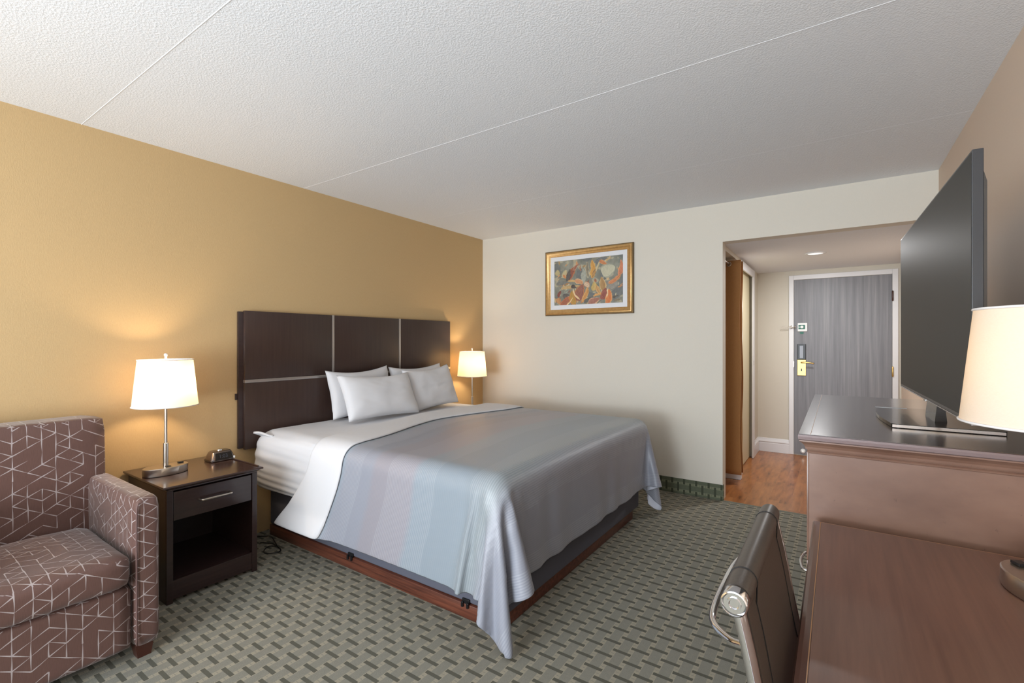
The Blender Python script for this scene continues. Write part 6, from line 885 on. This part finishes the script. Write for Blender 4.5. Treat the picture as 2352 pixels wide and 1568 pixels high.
def sheet(name, i0, i1, off, mat, edge=None):
    bm = B(); uvl = bm.loops.layers.uv.new('uv'); g = []
    for j in range(CNY):
        row = []
        for i in range(i0, i1):
            n_ = cnorm(j, i)
            row.append(bm.verts.new(cpt(j, i)+n_*off(j, i)))
        g.append(row)
    for j in range(CNY-1):
        for i in range(i1-i0-1):
            f = bm.faces.new((g[j][i], g[j][i+1], g[j+1][i+1], g[j+1][i]))
            for lp, (jj, ii) in zip(f.loops, ((j, i), (j, i+1), (j+1, i+1), (j+1, i))):
                lp[uvl].uv = (-2.42+(ii+i0-CNB+1)*(1.775/(CNX-CNB)), jj*.028)
    bmesh.ops.recalc_face_normals(bm, faces=bm.faces)
    me = bpy.data.meshes.new(name); bm.to_mesh(me); bm.free()
    for p in me.polygons: p.use_smooth = True
    if isinstance(mat, tuple): [me.materials.append(M[k]) for k in mat]
    else: me.materials.append(M[mat])
    o = bpy.data.objects.new(name, me); COL.objects.link(o)
    return o
def puck(j, i):   # gathered hem
    e = max(0, 1-(CNX-1-i)/5) if i > CNB else 0
    f = max(0, 1-min(j, CNY-1-j)/4)
    g_ = max(0, 1-(CNX-1-i)/19) if 8 < j < CNY-9 else 0
    return .0025+.0022*e*math.sin(j*2.4+3*math.sin(j*.7)) + g_*(.007*math.sin(j*.62+1.8*math.sin(j*.23)) + .007) + .0015*f*math.sin(i*2.1)
sp = sheet('bedspread', CNB-3, CNX, puck, ('spread', 'lining'))
tag(sp, 'grey blue satin bedspread with faint bands hanging over the bed sides', 'bedspread')
s_ = sp.modifiers.new('s', 'SOLIDIFY'); s_.thickness = .003; s_.offset = -1; s_.material_offset = 1; s_.material_offset_rim = 0
s_ = sp.modifiers.new('d', 'SUBSURF'); s_.levels = 1; s_.render_levels = 1
fd = sheet('folded_sheet', 0, CNB+1, lambda j, i: .016+.006*math.sin(PI*min(1, max(0, i/(CNB+.0)))) , 'cotton')
tag(fd, 'white sheet folded back over the head end of the bedspread', 'sheet')
s_ = fd.modifiers.new('s', 'SOLIDIFY'); s_.thickness = .012; s_.offset = -1
s_ = fd.modifiers.new('d', 'SUBSURF'); s_.levels = 1; s_.render_levels = 1

# ---- pillows
def pillow(label, yc, xb, xt, zb, W, Hh, Tt, roll, seed, yaw=0):
    bm = B(); N = 36; top = {}; 
    ex = Vector((math.sin(yaw), math.cos(yaw), 0)).normalized()
    up = Vector((xt-xb, 0, math.sqrt(max(.01, Hh*Hh-(xt-xb)**2)))).normalized()
    nrm = ex.cross(up).normalized(); nrm = nrm if nrm.x > 0 else -nrm
    R = Matrix.Rotation(roll, 3, nrm); ex2 = R @ ex; up2 = R @ up
    c = Vector((xb, yc, zb))+up*(Hh/2)
    def pt(u, v, sg):
        e = 1-abs(u)**3.2; f = 1-abs(v)**2.8
        t_ = Tt/2*max(0, e*f)**.42
        x = W/2*u*(1-.055*(1-v*v)); z = Hh/2*v*(1-.085*(1-u*u)) - .02*(1-u*u)*(v > 0)*v
        w = .011*noise.noise(Vector((u*1.7+seed, v*2.1, sg)))+.0025*noise.noise(Vector((u*5+seed, v*6, sg*3)))
        # creases running from the corners
        w += .005*math.sin(7*(u-v)+seed)*max(0, abs(u*v)-.15)
        return c+ex2*x+up2*z+nrm*(sg*t_+w*max(0, e*f)**.3)
    for sg in (1, -1):
        for j in range(N+1):
            for i in range(N+1):
                u, v = -1+2*i/N, -1+2*j/N
                edge = i in (0, N) or j in (0, N)
                if edge and sg == -1: top[(sg, i, j)] = top[(1, i, j)]
                else: top[(sg, i, j)] = bm.verts.new(pt(u, v, sg))
        for j in range(N):
            for i in range(N):
                q_ = [top[(sg, i, j)], top[(sg, i+1, j)], top[(sg, i+1, j+1)], top[(sg, i, j+1)]]
                bm.faces.new(q_ if sg == 1 else q_[::-1])
    o = obj('pillow', bm, 'cotton', None, True); tag(o, label, 'pillow', 'white pillows against the headboard'); return o
pillow('white pillow at back left, leaning on headboard behind another pillow', 2.43, -3.07, -3.155, .742, .595, .375, .12, .03, 1)
pillow('white pillow at back right, mostly hidden against the headboard', 3.055, -3.07, -3.155, .742, .64, .375, .12, .02, 5)
pillow('white pillow in front on the left, nearest the bedspread', 2.435, -2.82, -2.975, .742, .66, .36, .15, -.015, 9, .04)
pillow('white pillow in front on the right, with one high pointed corner', 3.04, -2.88, -3.01, .742, .585, .375, .13, .05, 14, -.02)

# ------------------------------------------------------------------ nightstands
def nightstand(loc, label):
    t = thing('nightstand', label, 'nightstand', loc, 'dark nightstands beside the bed')   # origin: floor at wall, low-Y corner
    D, W, Z = .525, .446, .594
    bm = B(); bx(bm, .02, D, .0, .018, .0, .565, .001); obj('side_panel', bm, 'espresso', t)
    bm = B(); bx(bm, .02, D, W-.018, W, .0, .565, .001); obj('side_panel', bm, 'espresso', t)
    for a in (0, W-.028):
        bm = B(); bx(bm, D, D+.012, a, a+.028, .0, .565, .0015); obj('front_post', bm, 'espresso', t)
    bm = B(); bx(bm, D-.02, D+.008, .028, W-.028, .018, .112, .001); obj('bottom_rail', bm, 'espresso', t)
    bm = B(); bx(bm, .03, D-.0205, .0185, W-.0185, .095, .112); obj('shelf', bm, 'espresso', t)
    bm = B(); bx(bm, .02, .03, .0185, W-.0185, .05, .56); obj('back_panel', bm, 'espresso_dark', t)
    d = box('drawer', 'espresso', t, .06, D+.009, .031, W-.031, .412, .556, .002)
    bm = B(); P = [(D+.009, .148, .49), (D+.036, .150, .4905), (D+.040, .17, .491), (D+.044, .223, .492), (D+.040, .276, .491), (D+.036, .296, .4905), (D+.009, .298, .49)]
    tube(bm, smooth_path(P, 5), .0062, 10); obj('drawer_handle', bm, 'nickel', d, True)
    bm = B()
    prof = [(.0, .566), (.0, .572), (.006, .576), (.010, .580), (.022, .583), (.024, .588), (.021, .594)]
    # overhanging moulded top built as stacked loops
    loops = []
    def rect(o_, z): return [bm.verts.new(p) for p in ((.012, -o_, z), (D+.012+o_, -o_, z), (D+.012+o_, W+o_, z), (.012, W+o_, z))]
    for o_, z in prof: loops.append(rect(o_, z))
    for A, C in zip(loops, loops[1:]):
        for k in range(4): bm.faces.new((A[k], A[(k+1) % 4], C[(k+1) % 4], C[k]))
    bm.faces.new(loops[0][::-1]); bm.faces.new(loops[-1])
    tp = obj('top', bm, 'espresso_top', t)
    bm = B()
    bx(bm, .02, D+.004, W+.008, W+.014, .5945, .600, .001)
    obj('raised_lip', bm, 'espresso', tp)
    return t
ns = nightstand((XL+.0, .972, 0), 'dark brown nightstand between the patterned armchair and the bed')
# far nightstand sits behind the bed, only its lamp shows above the mattress
dup(ns, (XL, 3.64, 0), 'dark brown nightstand behind the bed in the far corner')

# ------------------------------------------------------------------ lamps
def lamp(loc, label, ang=0):
    t = thing('table_lamp', label, 'lamp', loc, 'table lamps with white shades')
    bm = B(); lathe(bm, [(.985, .001), (1, .006), (1, .038), (.97, .041), (.3, .0415), (0.0, .0415)], 72, sx=.068, sy=.106, cap=False)
    ba = obj('base', bm, 'nickel', t, True, auto=35)
    bm = B(); bx(bm, .02, .040, -.012, .012, .0416, .0445, .001); obj('socket', bm, 'black_plastic', ba)
    bm = B(); bx(bm, -.02, .002, .062, .086, .0416, .0480, .001); obj('switch', bm, 'black_plastic', ba)
    bm = B(); lathe(bm, [(.0125, .041), (.0125, .165), (.010, .167), (.0072, .167), (.0072, .40), (.0045, .402), (.0045, .626), (0.0, .626)], 28, cap=False)
    obj('stem', bm, 'nickel', t, True, auto=40)
    # bulb and harp
    bm = B(); lathe(bm, [(.0, .405), (.014, .407), (.014, .44), (.028, .475), (.030, .495), (.022, .518), (.0, .527)], 24, (.0, .032, 0), cap=False)
    # bulb glass left out of the light path by sitting beside the lamp point
    bm.free()
    bm = B(); lathe(bm, [(.150, .370), (.1255, .622)], 72, cap=False)
    sh = obj('shade', bm, 'shade', t, True)
    for r_, z in ((.1505, .371), (.126, .621)):
        bm = B(); tube(bm, [(r_*math.cos(2*PI*k/72), r_*math.sin(2*PI*k/72), z) for k in range(72)], .0028, 8, True)
        obj('shade_binding', bm, 'shade_trim', sh, True)
    bm = B()
    for k in range(3):
        a = 2*PI*k/3+.4; tube(bm, [(0, 0, .612), (.125*math.cos(a), .125*math.sin(a), .618)], .0018, 6)
    obj('spider', bm, 'nickel', sh)
    bm = B(); lathe(bm, [(.0045, .620), (.006, .626), (.006, .640), (.008, .642), (.0085, .650), (.006, .655), (0, .656)], 20, cap=False); obj('finial', bm, 'shade_trim', t, True)
    return t
L0 = (-3.03, 1.067, .595)
lamp(L0, 'lit table lamp with oval metal base on the nightstand beside the armchair')
L1 = (-3.06, 3.745, .595)
lamp(L1, 'lit table lamp in the far corner behind the bed')
L2 = (.382, 1.477, .765)
lamp(L2, 'table lamp on the brown desk in front of the television').rotation_euler = (0, 0, math.radians(24))
for k, (L, pw) in enumerate(((L0, 8.5), (L1, 8.5), (L2, .7))):
    d = bpy.data.lights.new('bulb_light', 'POINT'); d.energy = pw; d.color = (1, .75, .48); d.shadow_soft_size = .032
    o = bpy.data.objects.new('bulb_light', d); COL.objects.link(o); o.location = (L[0]+.0, L[1]+.035, L[2]+.50)

# ------------------------------------------------------------------ clock radio
ck = thing('clock_radio', 'small black and chrome alarm clock on the nightstand', 'clock', (-3.105, 1.375, .595)); ck.scale = (1.15, 1.15, 1.15)
bm = B(); n_ = 4
def tier(z, hx, hy, r=.02):
    out = []
    for cx, cy, a0 in ((hx-r, hy-r, 0), (-hx+r, hy-r, 90), (-hx+r, -hy+r, 180), (hx-r, -hy+r, 270)):
        for k in range(5):
            a = math.radians(a0+90*k/4); out.append(bm.verts.new((cx+r*math.cos(a), cy+r*math.sin(a), z)))
    return out
ls = [tier(.001, .045, .062), tier(.006, .046, .063), tier(.045, .032, .050), tier(.050, .026, .044, .015)]
for A, C in zip(ls, ls[1:]):
    for k in range(20): bm.faces.new((A[k], A[(k+1) % 20], C[(k+1) % 20], C[k]))
bm.faces.new(ls[0][::-1]); bm.faces.new(ls[-1])
bd = obj('body', bm, plain('dark_chrome', (120, 108, 100), .18, .9), ck, True, auto=40)
bm = B()
for v in [(.0465, -.040, .008), (.0465, .048, .008), (.0345, .040, .043), (.0345, -.036, .043)]: bm.verts.new(v)
bm.verts.ensure_lookup_table(); f = bm.faces.new(bm.verts[:]); r_ = bmesh.ops.extrude_face_region(bm, geom=[f]); bmesh.ops.translate(bm, vec=(.001, 0, .0004), verts=[v for v in r_['geom'] if isinstance(v, bmesh.types.BMVert)])
fp = obj('display', bm, 'gloss_black', ck)
cu = bpy.data.curves.new('digits', 'FONT'); cu.body = '1:03'; cu.size = .026; cu.extrude = .0003; cu.align_x = 'CENTER'; cu.align_y = 'CENTER'
to = bpy.data.objects.new('digits', cu); COL.objects.link(to)
dg = bpy.context.evaluated_depsgraph_get(); me = bpy.data.meshes.new_from_object(to.evaluated_get(dg)); bpy.data.objects.remove(to)
me.materials.append(plain('dim_digits', (60, 62, 70), .4))
dgo = bpy.data.objects.new('digits', me); COL.objects.link(dgo); dgo.parent = fp
dgo.rotation_euler = (math.radians(72), 0, math.radians(90)); dgo.location = (.0422, .0, .0255)
bm = B(); lathe(bm, [(.013, .0), (.013, .006), (.010, .008), (0, .008)], 24, (0, -.002, .050), cap=False); obj('snooze_button', bm, 'chrome', ck, True)
bm = B(); bx(bm, .044, .047, -.060, -.046, .004, .014, .001); obj('corner_foot', bm, 'chrome', ck)
bm = B(); bx(bm, .043, .046, .047, .057, .006, .018, .001); obj('sticker', bm, 'white_plastic', ck)

# ------------------------------------------------------------------ armchair
ac = thing('armchair', 'brown armchair upholstered in pale geometric lines, beside the nightstand', 'armchair', (0, 0, 0))
def soft(name, x0, x1, y0, y1, z0, z1, bev, seg=5, crown=0, sub=0, parent=ac, top_only=False, back=0, nz=.0):
    bm = B(); vs = bx(bm, x0, x1, y0, y1, z0, z1, 0)
    bmesh.ops.subdivide_edges(bm, edges=bm.edges[:], cuts=12, use_grid_fill=True)
    cx, cy, cz = (x0+x1)/2, (y0+y1)/2, (z0+z1)/2
    for v in bm.verts:
        p = v.co
        c = Vector((min(max(p.x, x0+bev), x1-bev), min(max(p.y, y0+bev), y1-bev), min(max(p.z, z0+bev), z1-bev)))
        d = p-c
        if d.length > 1e-6: v.co = c+d.normalized()*min(bev, d.length)
        u = (p.x-cx)/(x1-x0)*2; w = (p.y-cy)/(y1-y0)*2; h_ = (p.z-z0)/(z1-z0)
        if crown and v.co.z > cz: v.co.z += crown*max(0, (1-u*u)*(1-w*w))
        if back: v.co.x -= back*h_
        if nz: v.co += Vector((0, 0, 1))*nz*noise.noise(p*6)
    return obj(name, bm, 'fabric', parent, True, uv=True)
A0, A1 = .02, .815       # overall width in Y
soft('arm', -3.02, -2.355, .722, A1, .055, .668, .028)
soft('arm', -3.02, -2.355, A0, A0+.093, .055, .668, .028)
soft('backrest', -3.115, -2.925, A0+.005, .795, .10, .945, .03, back=.045)
soft('seat_base', -2.93, -2.372, .116, .719, .06, .318, .018)
soft('seat_cushion', -2.925, -2.335, .118, .712, .322, .455, .042, crown=.022, nz=.006)
bm = B(); tube(bm, smooth_path([(-2.352, .728, .075), (-2.353, .727, .3), (-2.353, .727, .60), (-2.356, .735, .655)], 5), .0035, 8)
obj('piping', bm, 'welt', ac, True)
for x_, y_ in ((-2.42, .765), (-2.42, .07), (-3.04, .765), (-3.04, .07)):
    bm = B(); A = [(x_-.034, y_-.034), (x_+.034, y_-.034), (x_+.034, y_+.034), (x_-.034, y_+.034)]
    top = [bm.verts.new((a, b, .07)) for a, b in A]; bot = [bm.verts.new((x_+.008+(a-x_)*.68, y_+(b-y_)*.68, .0)) for a, b in A]
    for k in range(4): bm.faces.new((top[k], top[(k+1) % 4], bot[(k+1) % 4], bot[k]))
    bm.faces.new(top); bm.faces.new(bot[::-1]); obj('leg', bm, 'foot_wood', ac)

# ------------------------------------------------------------------ dresser
DX0, DX1, DY0, DY1 = -.075, .545, 1.792, 3.115
ds = thing('dresser', 'tall brown dresser with dark top under the television', 'dresser', (0, 0, 0))
bm = B(); bx(bm, DX0, DX1, DY0, DY1, .06, .958, .002); obj('carcass', bm, 'brown_paint', ds)
bm = B(); bx(bm, DX0+.01, DX1, DY0+.005, DY1-.005, .003, .059); obj('kick_board', bm, 'brown_paint', ds)
for (ya, yb) in ((DY0+.03, 2.448), (2.46, DY1-.03)):
    for za, zb in ((.125, .345), (.349, .60), (.604, .955)):
        d = box('drawer', 'brown_paint', ds, DX0-.006, DX0-.0005, ya, yb, za, zb, .001)
        if za < .5:
            yc = (ya+yb)/2; zc = (za+zb)/2
            bm = B(); tube(bm, smooth_path([(DX0, yc-.085, zc), (DX0-.026, yc-.085, zc), (DX0-.036, yc-.045, zc), (DX0-.039, yc, zc), (DX0-.036, yc+.045, zc), (DX0-.026, yc+.085, zc), (DX0, yc+.085, zc)], 5), .0055, 10)
            obj('drawer_handle', bm, 'chrome', d, True)
def ring_top(bm, x0, x1, y0, y1, prof):
    loops = []
    for o_, z in prof: loops.append([bm.verts.new(p) for p in ((x0-o_, y0-o_, z), (x1, y0-o_, z), (x1, y1+o_, z), (x0-o_, y1+o_, z))])
    for A, C in zip(loops, loops[1:]):
        for k in range(4): bm.faces.new((A[k], A[(k+1) % 4], C[(k+1) % 4], C[k]))
    bm.faces.new(loops[0][::-1]); bm.faces.new(loops[-1])
bm = B(); ring_top(bm, DX0, DX1, DY0, DY1, [(.0, .9585), (.003, .9585), (.0035, .962), (.001, .9645), (.0035, .967), (.004, .970), (.008, .971), (.009, .978), (.013, .986), (.020, .993), (.024, .996), (.024, 1.0)])
obj('cornice', bm, 'brown_paint', ds)
bm = B(); ring_top(bm, DX0, DX1, DY0, DY1, [(.024, 1.0005), (.027, 1.003), (.028, 1.012), (.0265, 1.018)])
tp = obj('top_edge', bm, 'dresser_edge', ds)
bm = B(); ring_top(bm, DX0, DX1, DY0, DY1, [(.026, 1.0185), (.0255, 1.0205)]); tp = obj('top', bm, 'dresser_top', ds)
bm = B(); bx(bm, DX0+.006, DX0+.0075, DY0-.02, DY1+.02, 1.0204, 1.0211); obj('inlay_line', bm, 'worn_line', tp)

# ------------------------------------------------------------------ desk
dk = thing('desk', 'brown wooden desk with moulded edge in front of the dresser', 'desk', (0, 0, 0))
KX0, KX1, KY0, KY1 = -.062, .545, .36, 1.748
bm = B(); ring_top(bm, KX0+.02, KX1, KY0+.02, KY1-.02, [(.004, .728), (.014, .732), (.019, .742), (.0195, .752), (.016, .758), (.009, .7605), (.0, .7625), (-.001, .7625)])
obj('top_moulding', bm, 'desk_edge', dk)
bm = B(); bx(bm, KX0+.023, KX1-.001, KY0+.023, KY1-.027, .7626, .7640, .0006); tp = obj('top', bm, 'desk_top', dk)
bm = B(); bx(bm, KX0+.0205, KX0+.0222, KY0+.02, KY1-.026, .7626, .7638); bx(bm, KX0+.0205, KX1-.001, KY1-.0265, KY1-.0245, .7626, .7638); obj('inlay_line', bm, 'worn_line', tp)
box('end_panel', 'desk_edge', dk, .0, .53, KY1-.06, KY1-.035, .0, .727)
box('end_panel', 'desk_edge', dk, .0, .53, KY0+.035, KY0+.06, .0, .727)
box('modesty_panel', 'desk_edge', dk, .50, .525, KY0+.061, KY1-.061, .35, .727)

# ------------------------------------------------------------------ television
tv = thing('television', 'large flat black television standing on the dresser', 'television', (.2685, 2.2935, 0))
ang = math.atan2(.253-.284, 2.93-1.657)  # slight turn
tv.rotation_euler = (0, 0, -ang)
hw = math.hypot(.031, 1.273)/2; Z0, Z1 = 1.10, 1.803
box('screen', 'screen', tv, -.0006, .004, -hw+.006, hw-.006, Z0+.014, Z1-.006, .0)
bm = B(); bx(bm, .0, .022, -hw, hw, Z0+.004, Z1, .0015); 
# open the front of the bezel so that the screen lies inside it
obj('bezel', bm, 'tv_bezel', tv)
bm = B(); bx(bm, -.001, .020, -hw, hw, Z0, Z0+.0035, .001); obj('bottom_trim', bm, 'silver', tv)
bm = B(); bx(bm, -.003, .0, -.02, .02, Z0-.004, Z0+.004, .001); obj('logo_plate', bm, 'silver', tv)
bm = B(); g = []
for y_, z_, d_ in ((1, 1, .022), (.985, .93, .030), (.90, .80, .040), (.6, .6, .052)):
    zc = (Z0+Z1)/2-.03; hz = (Z1-Z0)/2-.03
    g.append([bm.verts.new((d_, sy*hw*y_, zc+sz*hz*z_)) for sy, sz in ((-1, -1), (1, -1), (1, 1), (-1, 1))])
for A, C in zip(g, g[1:]):
    for k in range(4): bm.faces.new((A[k], A[(k+1) % 4], C[(k+1) % 4], C[k]))
bm.faces.new(g[0][::-1]); bm.faces.new(g[-1]); obj('back_shell', bm, 'tv_back', tv)
bm = B(); prism(bm, [(.012, 1.033), (.045, 1.033), (.034, 1.14), (.0225, 1.14)], 'y', -.09, .09); obj('stand_neck', bm, 'gloss_black', tv)
bm = B()
out = []
for (cx, cy, a0) in ((.135, .27, 0), (-.10, .275, 90), (-.10, -.205, 180), (.145, -.205, 270)):
    for k in range(7):
        a = math.radians(a0+90*k/6); out.append((cx+.02*math.cos(a), cy+.02*math.sin(a)))
    if a0 == 90:
        for k in range(1, 8):
            f = k/8; out.append((-.12-.018*math.sin(PI*f), .275-.48*f))
prism(bm, out, 'z', 1.0215, 1.034); bs = obj('stand_base', bm, 'gloss_black', tv)
bm = B(); bx(bm, -.125, -.02, .262, .282, 1.0341, 1.0345); obj('sticker', bm, 'mat', bs)
bm = B(); bx(bm, -.118, .158, -.2268, -.2255, 1.023, 1.0325); obj('edge_trim', bm, 'chrome', bs)

# ------------------------------------------------------------------ desk chair
ch = thing('desk_chair', 'black leather swivel chair with chrome frame pushed against the desk', 'office chair', (0, 0, 0))
prof = smooth_path([(-.122, 0, .930), (-.104, 0, .85), (-.088, 0, .76), (-.072, 0, .68), (-.050, 0, .58), (-.022, 0, .50), (.01, 0, .465), (.08, 0, .452), (.25, 0, .455), (.40, 0, .462), (.435, 0, .45)], 8)
CY0, CY1 = .765, 1.218
def sling(name, i0, i1, th, ya, yb):
    bm = B(); A = []
    for k in range(i0, i1):
        t_ = (prof[min(k+1, len(prof)-1)]-prof[max(k-1, 0)]).normalized(); n_ = Vector((-t_.z, 0, t_.x))
        p = prof[k]; row = []
        for sg in (1, -1):
            row.append([bm.verts.new((p.x+n_.x*sg*th, y_, p.z+n_.z*sg*th)) for y_ in (ya, ya+.008, yb-.008, yb)])
        A.append(row)
    for r0, r1 in zip(A, A[1:]):
        for s_ in (0, 1):
            for k in range(3): bm.faces.new((r0[s_][k], r0[s_][k+1], r1[s_][k+1], r1[s_][k]))
        for k in (0, 3): bm.faces.new((r0[0][k], r1[0][k], r1[1][k], r0[1][k]))
    for r in (A[0], A[-1]):
        for k in range(3): bm.faces.new((r[0][k], r[0][k+1], r[1][k+1], r[1][k]))
    return bm
bmv = sling('backrest', 0, 37, .009, CY0+.012, CY1-.012)
# rolled top edge over the cross rod
lathe(bmv, [(.0, CY0+.010), (.019, CY0+.012), (.020, CY0+.03), (.020, CY1-.03), (.019, CY1-.012), (.0, CY1-.010)], 28, (-.124, 0, .930), 'y', cap=False)
bk = obj('backrest', bmv, 'leather', ch, True, auto=50)
for yy_ in (CY0+.075, CY1-.075):
    bm = B(); pts = []
    for k in range(9):
        a = math.radians(170-k*20); pts.append((-.124+.0203*math.cos(a), yy_, .930+.0203*math.sin(a)))
    for k in range(4, 34):
        t_ = (prof[k+1]-prof[k-1]).normalized(); n_ = Vector((-t_.z, 0, t_.x)); n_ = n_ if n_.x > 0 else -n_
        pts.append((prof[k].x+n_.x*.0092, yy_, prof[k].z+n_.z*.0092))
    tube(bm, pts, .0012, 6); obj('seam', bm, 'seam', bk)
obj('seat', sling('seat', 37, len(prof), .012, CY0+.012, CY1-.012), 'leather', ch, True, auto=50)
for yy_, sg in ((CY0, -1), (CY1, 1)):
    bm = B(); tube(bm, [(p.x, yy_, p.z) for p in prof], .0095, 14); fr = obj('side_rail', bm, 'chrome', ch, True)
    bm = B(); lathe(bm, [(.0, -.010), (.006, -.010), (.007, -.0125), (.0095, -.0125), (.010, -.010), (.0145, -.010), (.0165, -.013), (.0185, -.012), (.0195, -.006), (.0195, .006), (.0, .006)] if sg < 0 else [(.0, .004), (.012, .004), (.013, .0), (.013, -.006), (.0, -.006)], 32, (-.124, yy_, .930), 'y', cap=False)
    obj('end_cap', bm, 'chrome', fr, True, auto=40)
bm = B(); tube(bm, smooth_path([(-.112, CY0, .868), (-.135, CY0+.02, .858), (-.168, CY0+.075, .844), (-.180, CY0+.13, .840), (-.182, (CY0+CY1)/2, .840), (-.180, CY1-.13, .840), (-.168, CY1-.075, .844), (-.135, CY1-.02, .858), (-.112, CY1, .868)], 6), .0058, 12)
obj('back_bow', bm, 'chrome', ch, True)
bm = B(); tube(bm, [(.25, CY0, .445), (.25, (CY0+CY1)/2, .425), (.25, CY1, .445)], .012, 10); obj('cross_bar', bm, 'chrome', ch, True)
cyy = (CY0+CY1)/2
bm = B(); lathe(bm, [(.028, .10), (.028, .26), (.018, .27), (.018, .42), (0, .42)], 24, (.25, cyy, 0), cap=False); obj('gas_column', bm, 'chrome', ch, True)
for k in range(5):
    a = 2*PI*k/5+.5; e = Vector((math.cos(a), math.sin(a), 0)); c0 = Vector((.25, cyy, .10))
    bm = B(); tube(bm, [c0+e*.02, c0+e*.12+Vector((0, 0, .0)), c0+e*.225+Vector((0, 0, -.025))], .014, 10, rr=[.018, .014, .010]); fo = obj('foot', bm, 'chrome', ch, True)
    bm = B(); cpt_ = c0+e*.225; lathe(bm, [(.0, -.011), (.024, -.011), (.026, -.005), (.026, .005), (.024, .011), (0, .011)], 20, (cpt_.x, cpt_.y, .0265), 'y', cap=False)
    tube(bm, [(cpt_.x, cpt_.y, .03), (cpt_.x, cpt_.y, .075)], .006, 8)
    obj('castor', bm, 'black_plastic', fo, True)

# ------------------------------------------------------------------ bits on the floor by the bed
bm = B()
pts = [(-2.93+.055*math.cos(a)*1.1+.01*math.sin(2*a), 1.60+.042*math.sin(a), .006+.003*math.sin(a)) for a in [2*PI*k/28 for k in range(26)]]
pts = [(-3.10, 1.62, .006), (-3.02, 1.655, .006)] + pts[8:] + pts[:8] + [(-3.0, 1.665, .012), (-3.08, 1.68, .03), (-3.16, 1.69, .01), (-3.22, 1.66, .006)]
tube(bm, smooth_path(pts, 4), .0032, 8)
cord_bm = bm
bm = B(); bx(bm, -3.25, -3.02, 1.50, 1.548, .001, .042, .006)
ps = tag(obj('power_adapter', bm, 'beige_plastic', None, True, auto=40), 'beige power box with looped black cord on the floor behind the nightstand', 'power adapter')
obj('cord', cord_bm, 'black_plastic', ps, True)

# ------------------------------------------------------------------ light
def area(name, loc, rot, sx, sy, e, col, spread=180):
    d = bpy.data.lights.new(name, 'AREA'); d.shape = 'RECTANGLE'; d.size = sx; d.size_y = sy; d.energy = e; d.color = col; d.spread = math.radians(spread)
    o = bpy.data.objects.new(name, d); COL.objects.link(o); o.location = loc; o.rotation_euler = rot; return o
area('window_daylight', ((wx0+wx1)/2, YF-.14, (wz0+wz1)/2), (math.radians(90), 0, 0), wx1-wx0, wz1-wz0, 125, (.85, .93, 1.0))
# soft fill added behind the camera, standing in for a flash, brightens far ceiling
area('added_ceiling_fill', (-1.1, -2.2, .9), (math.radians(90+35), 0, 0), 1.4, 1.0, 118, (.87, .94, 1))
d = bpy.data.lights.new('downlight_lamp', 'AREA'); d.shape = 'DISK'; d.size = .11; d.energy = 18; d.color = (1, 1, 1)
o = bpy.data.objects.new('downlight_lamp', d); COL.objects.link(o); o.location = (-.165, 5.24, HZ-.008)

w = bpy.data.worlds.new('sky'); sc.world = w; w.use_nodes = True
bg = w.node_tree.nodes['Background']; bg.inputs[0].default_value = (.80, .88, 1, 1); bg.inputs[1].default_value = 1.0

# ------------------------------------------------------------------ camera
cd = bpy.data.cameras.new('camera'); cam = bpy.data.objects.new('camera', cd); COL.objects.link(cam)
cam.location = (0, 0, 1.313); cam.rotation_euler = (PI/2, 0, math.atan(746/1088))
cd.sensor_width = 36; cd.lens = 1088*36/2352; cd.clip_start = .02; cd.shift_y = 1/2352
sc.camera = cam
sc.view_settings.view_transform = 'Standard'; sc.view_settings.look = 'None'; sc.view_settings.gamma = 1
sc.view_settings.exposure = 0.08; sc.view_settings.use_curve_mapping = False
sc.cycles.use_denoising = True; sc.cycles.max_bounces = 8; sc.cycles.diffuse_bounces = 5; sc.cycles.adaptive_threshold = .015; sc.cycles.sample_clamp_indirect = 6
bpy.context.view_layer.update()
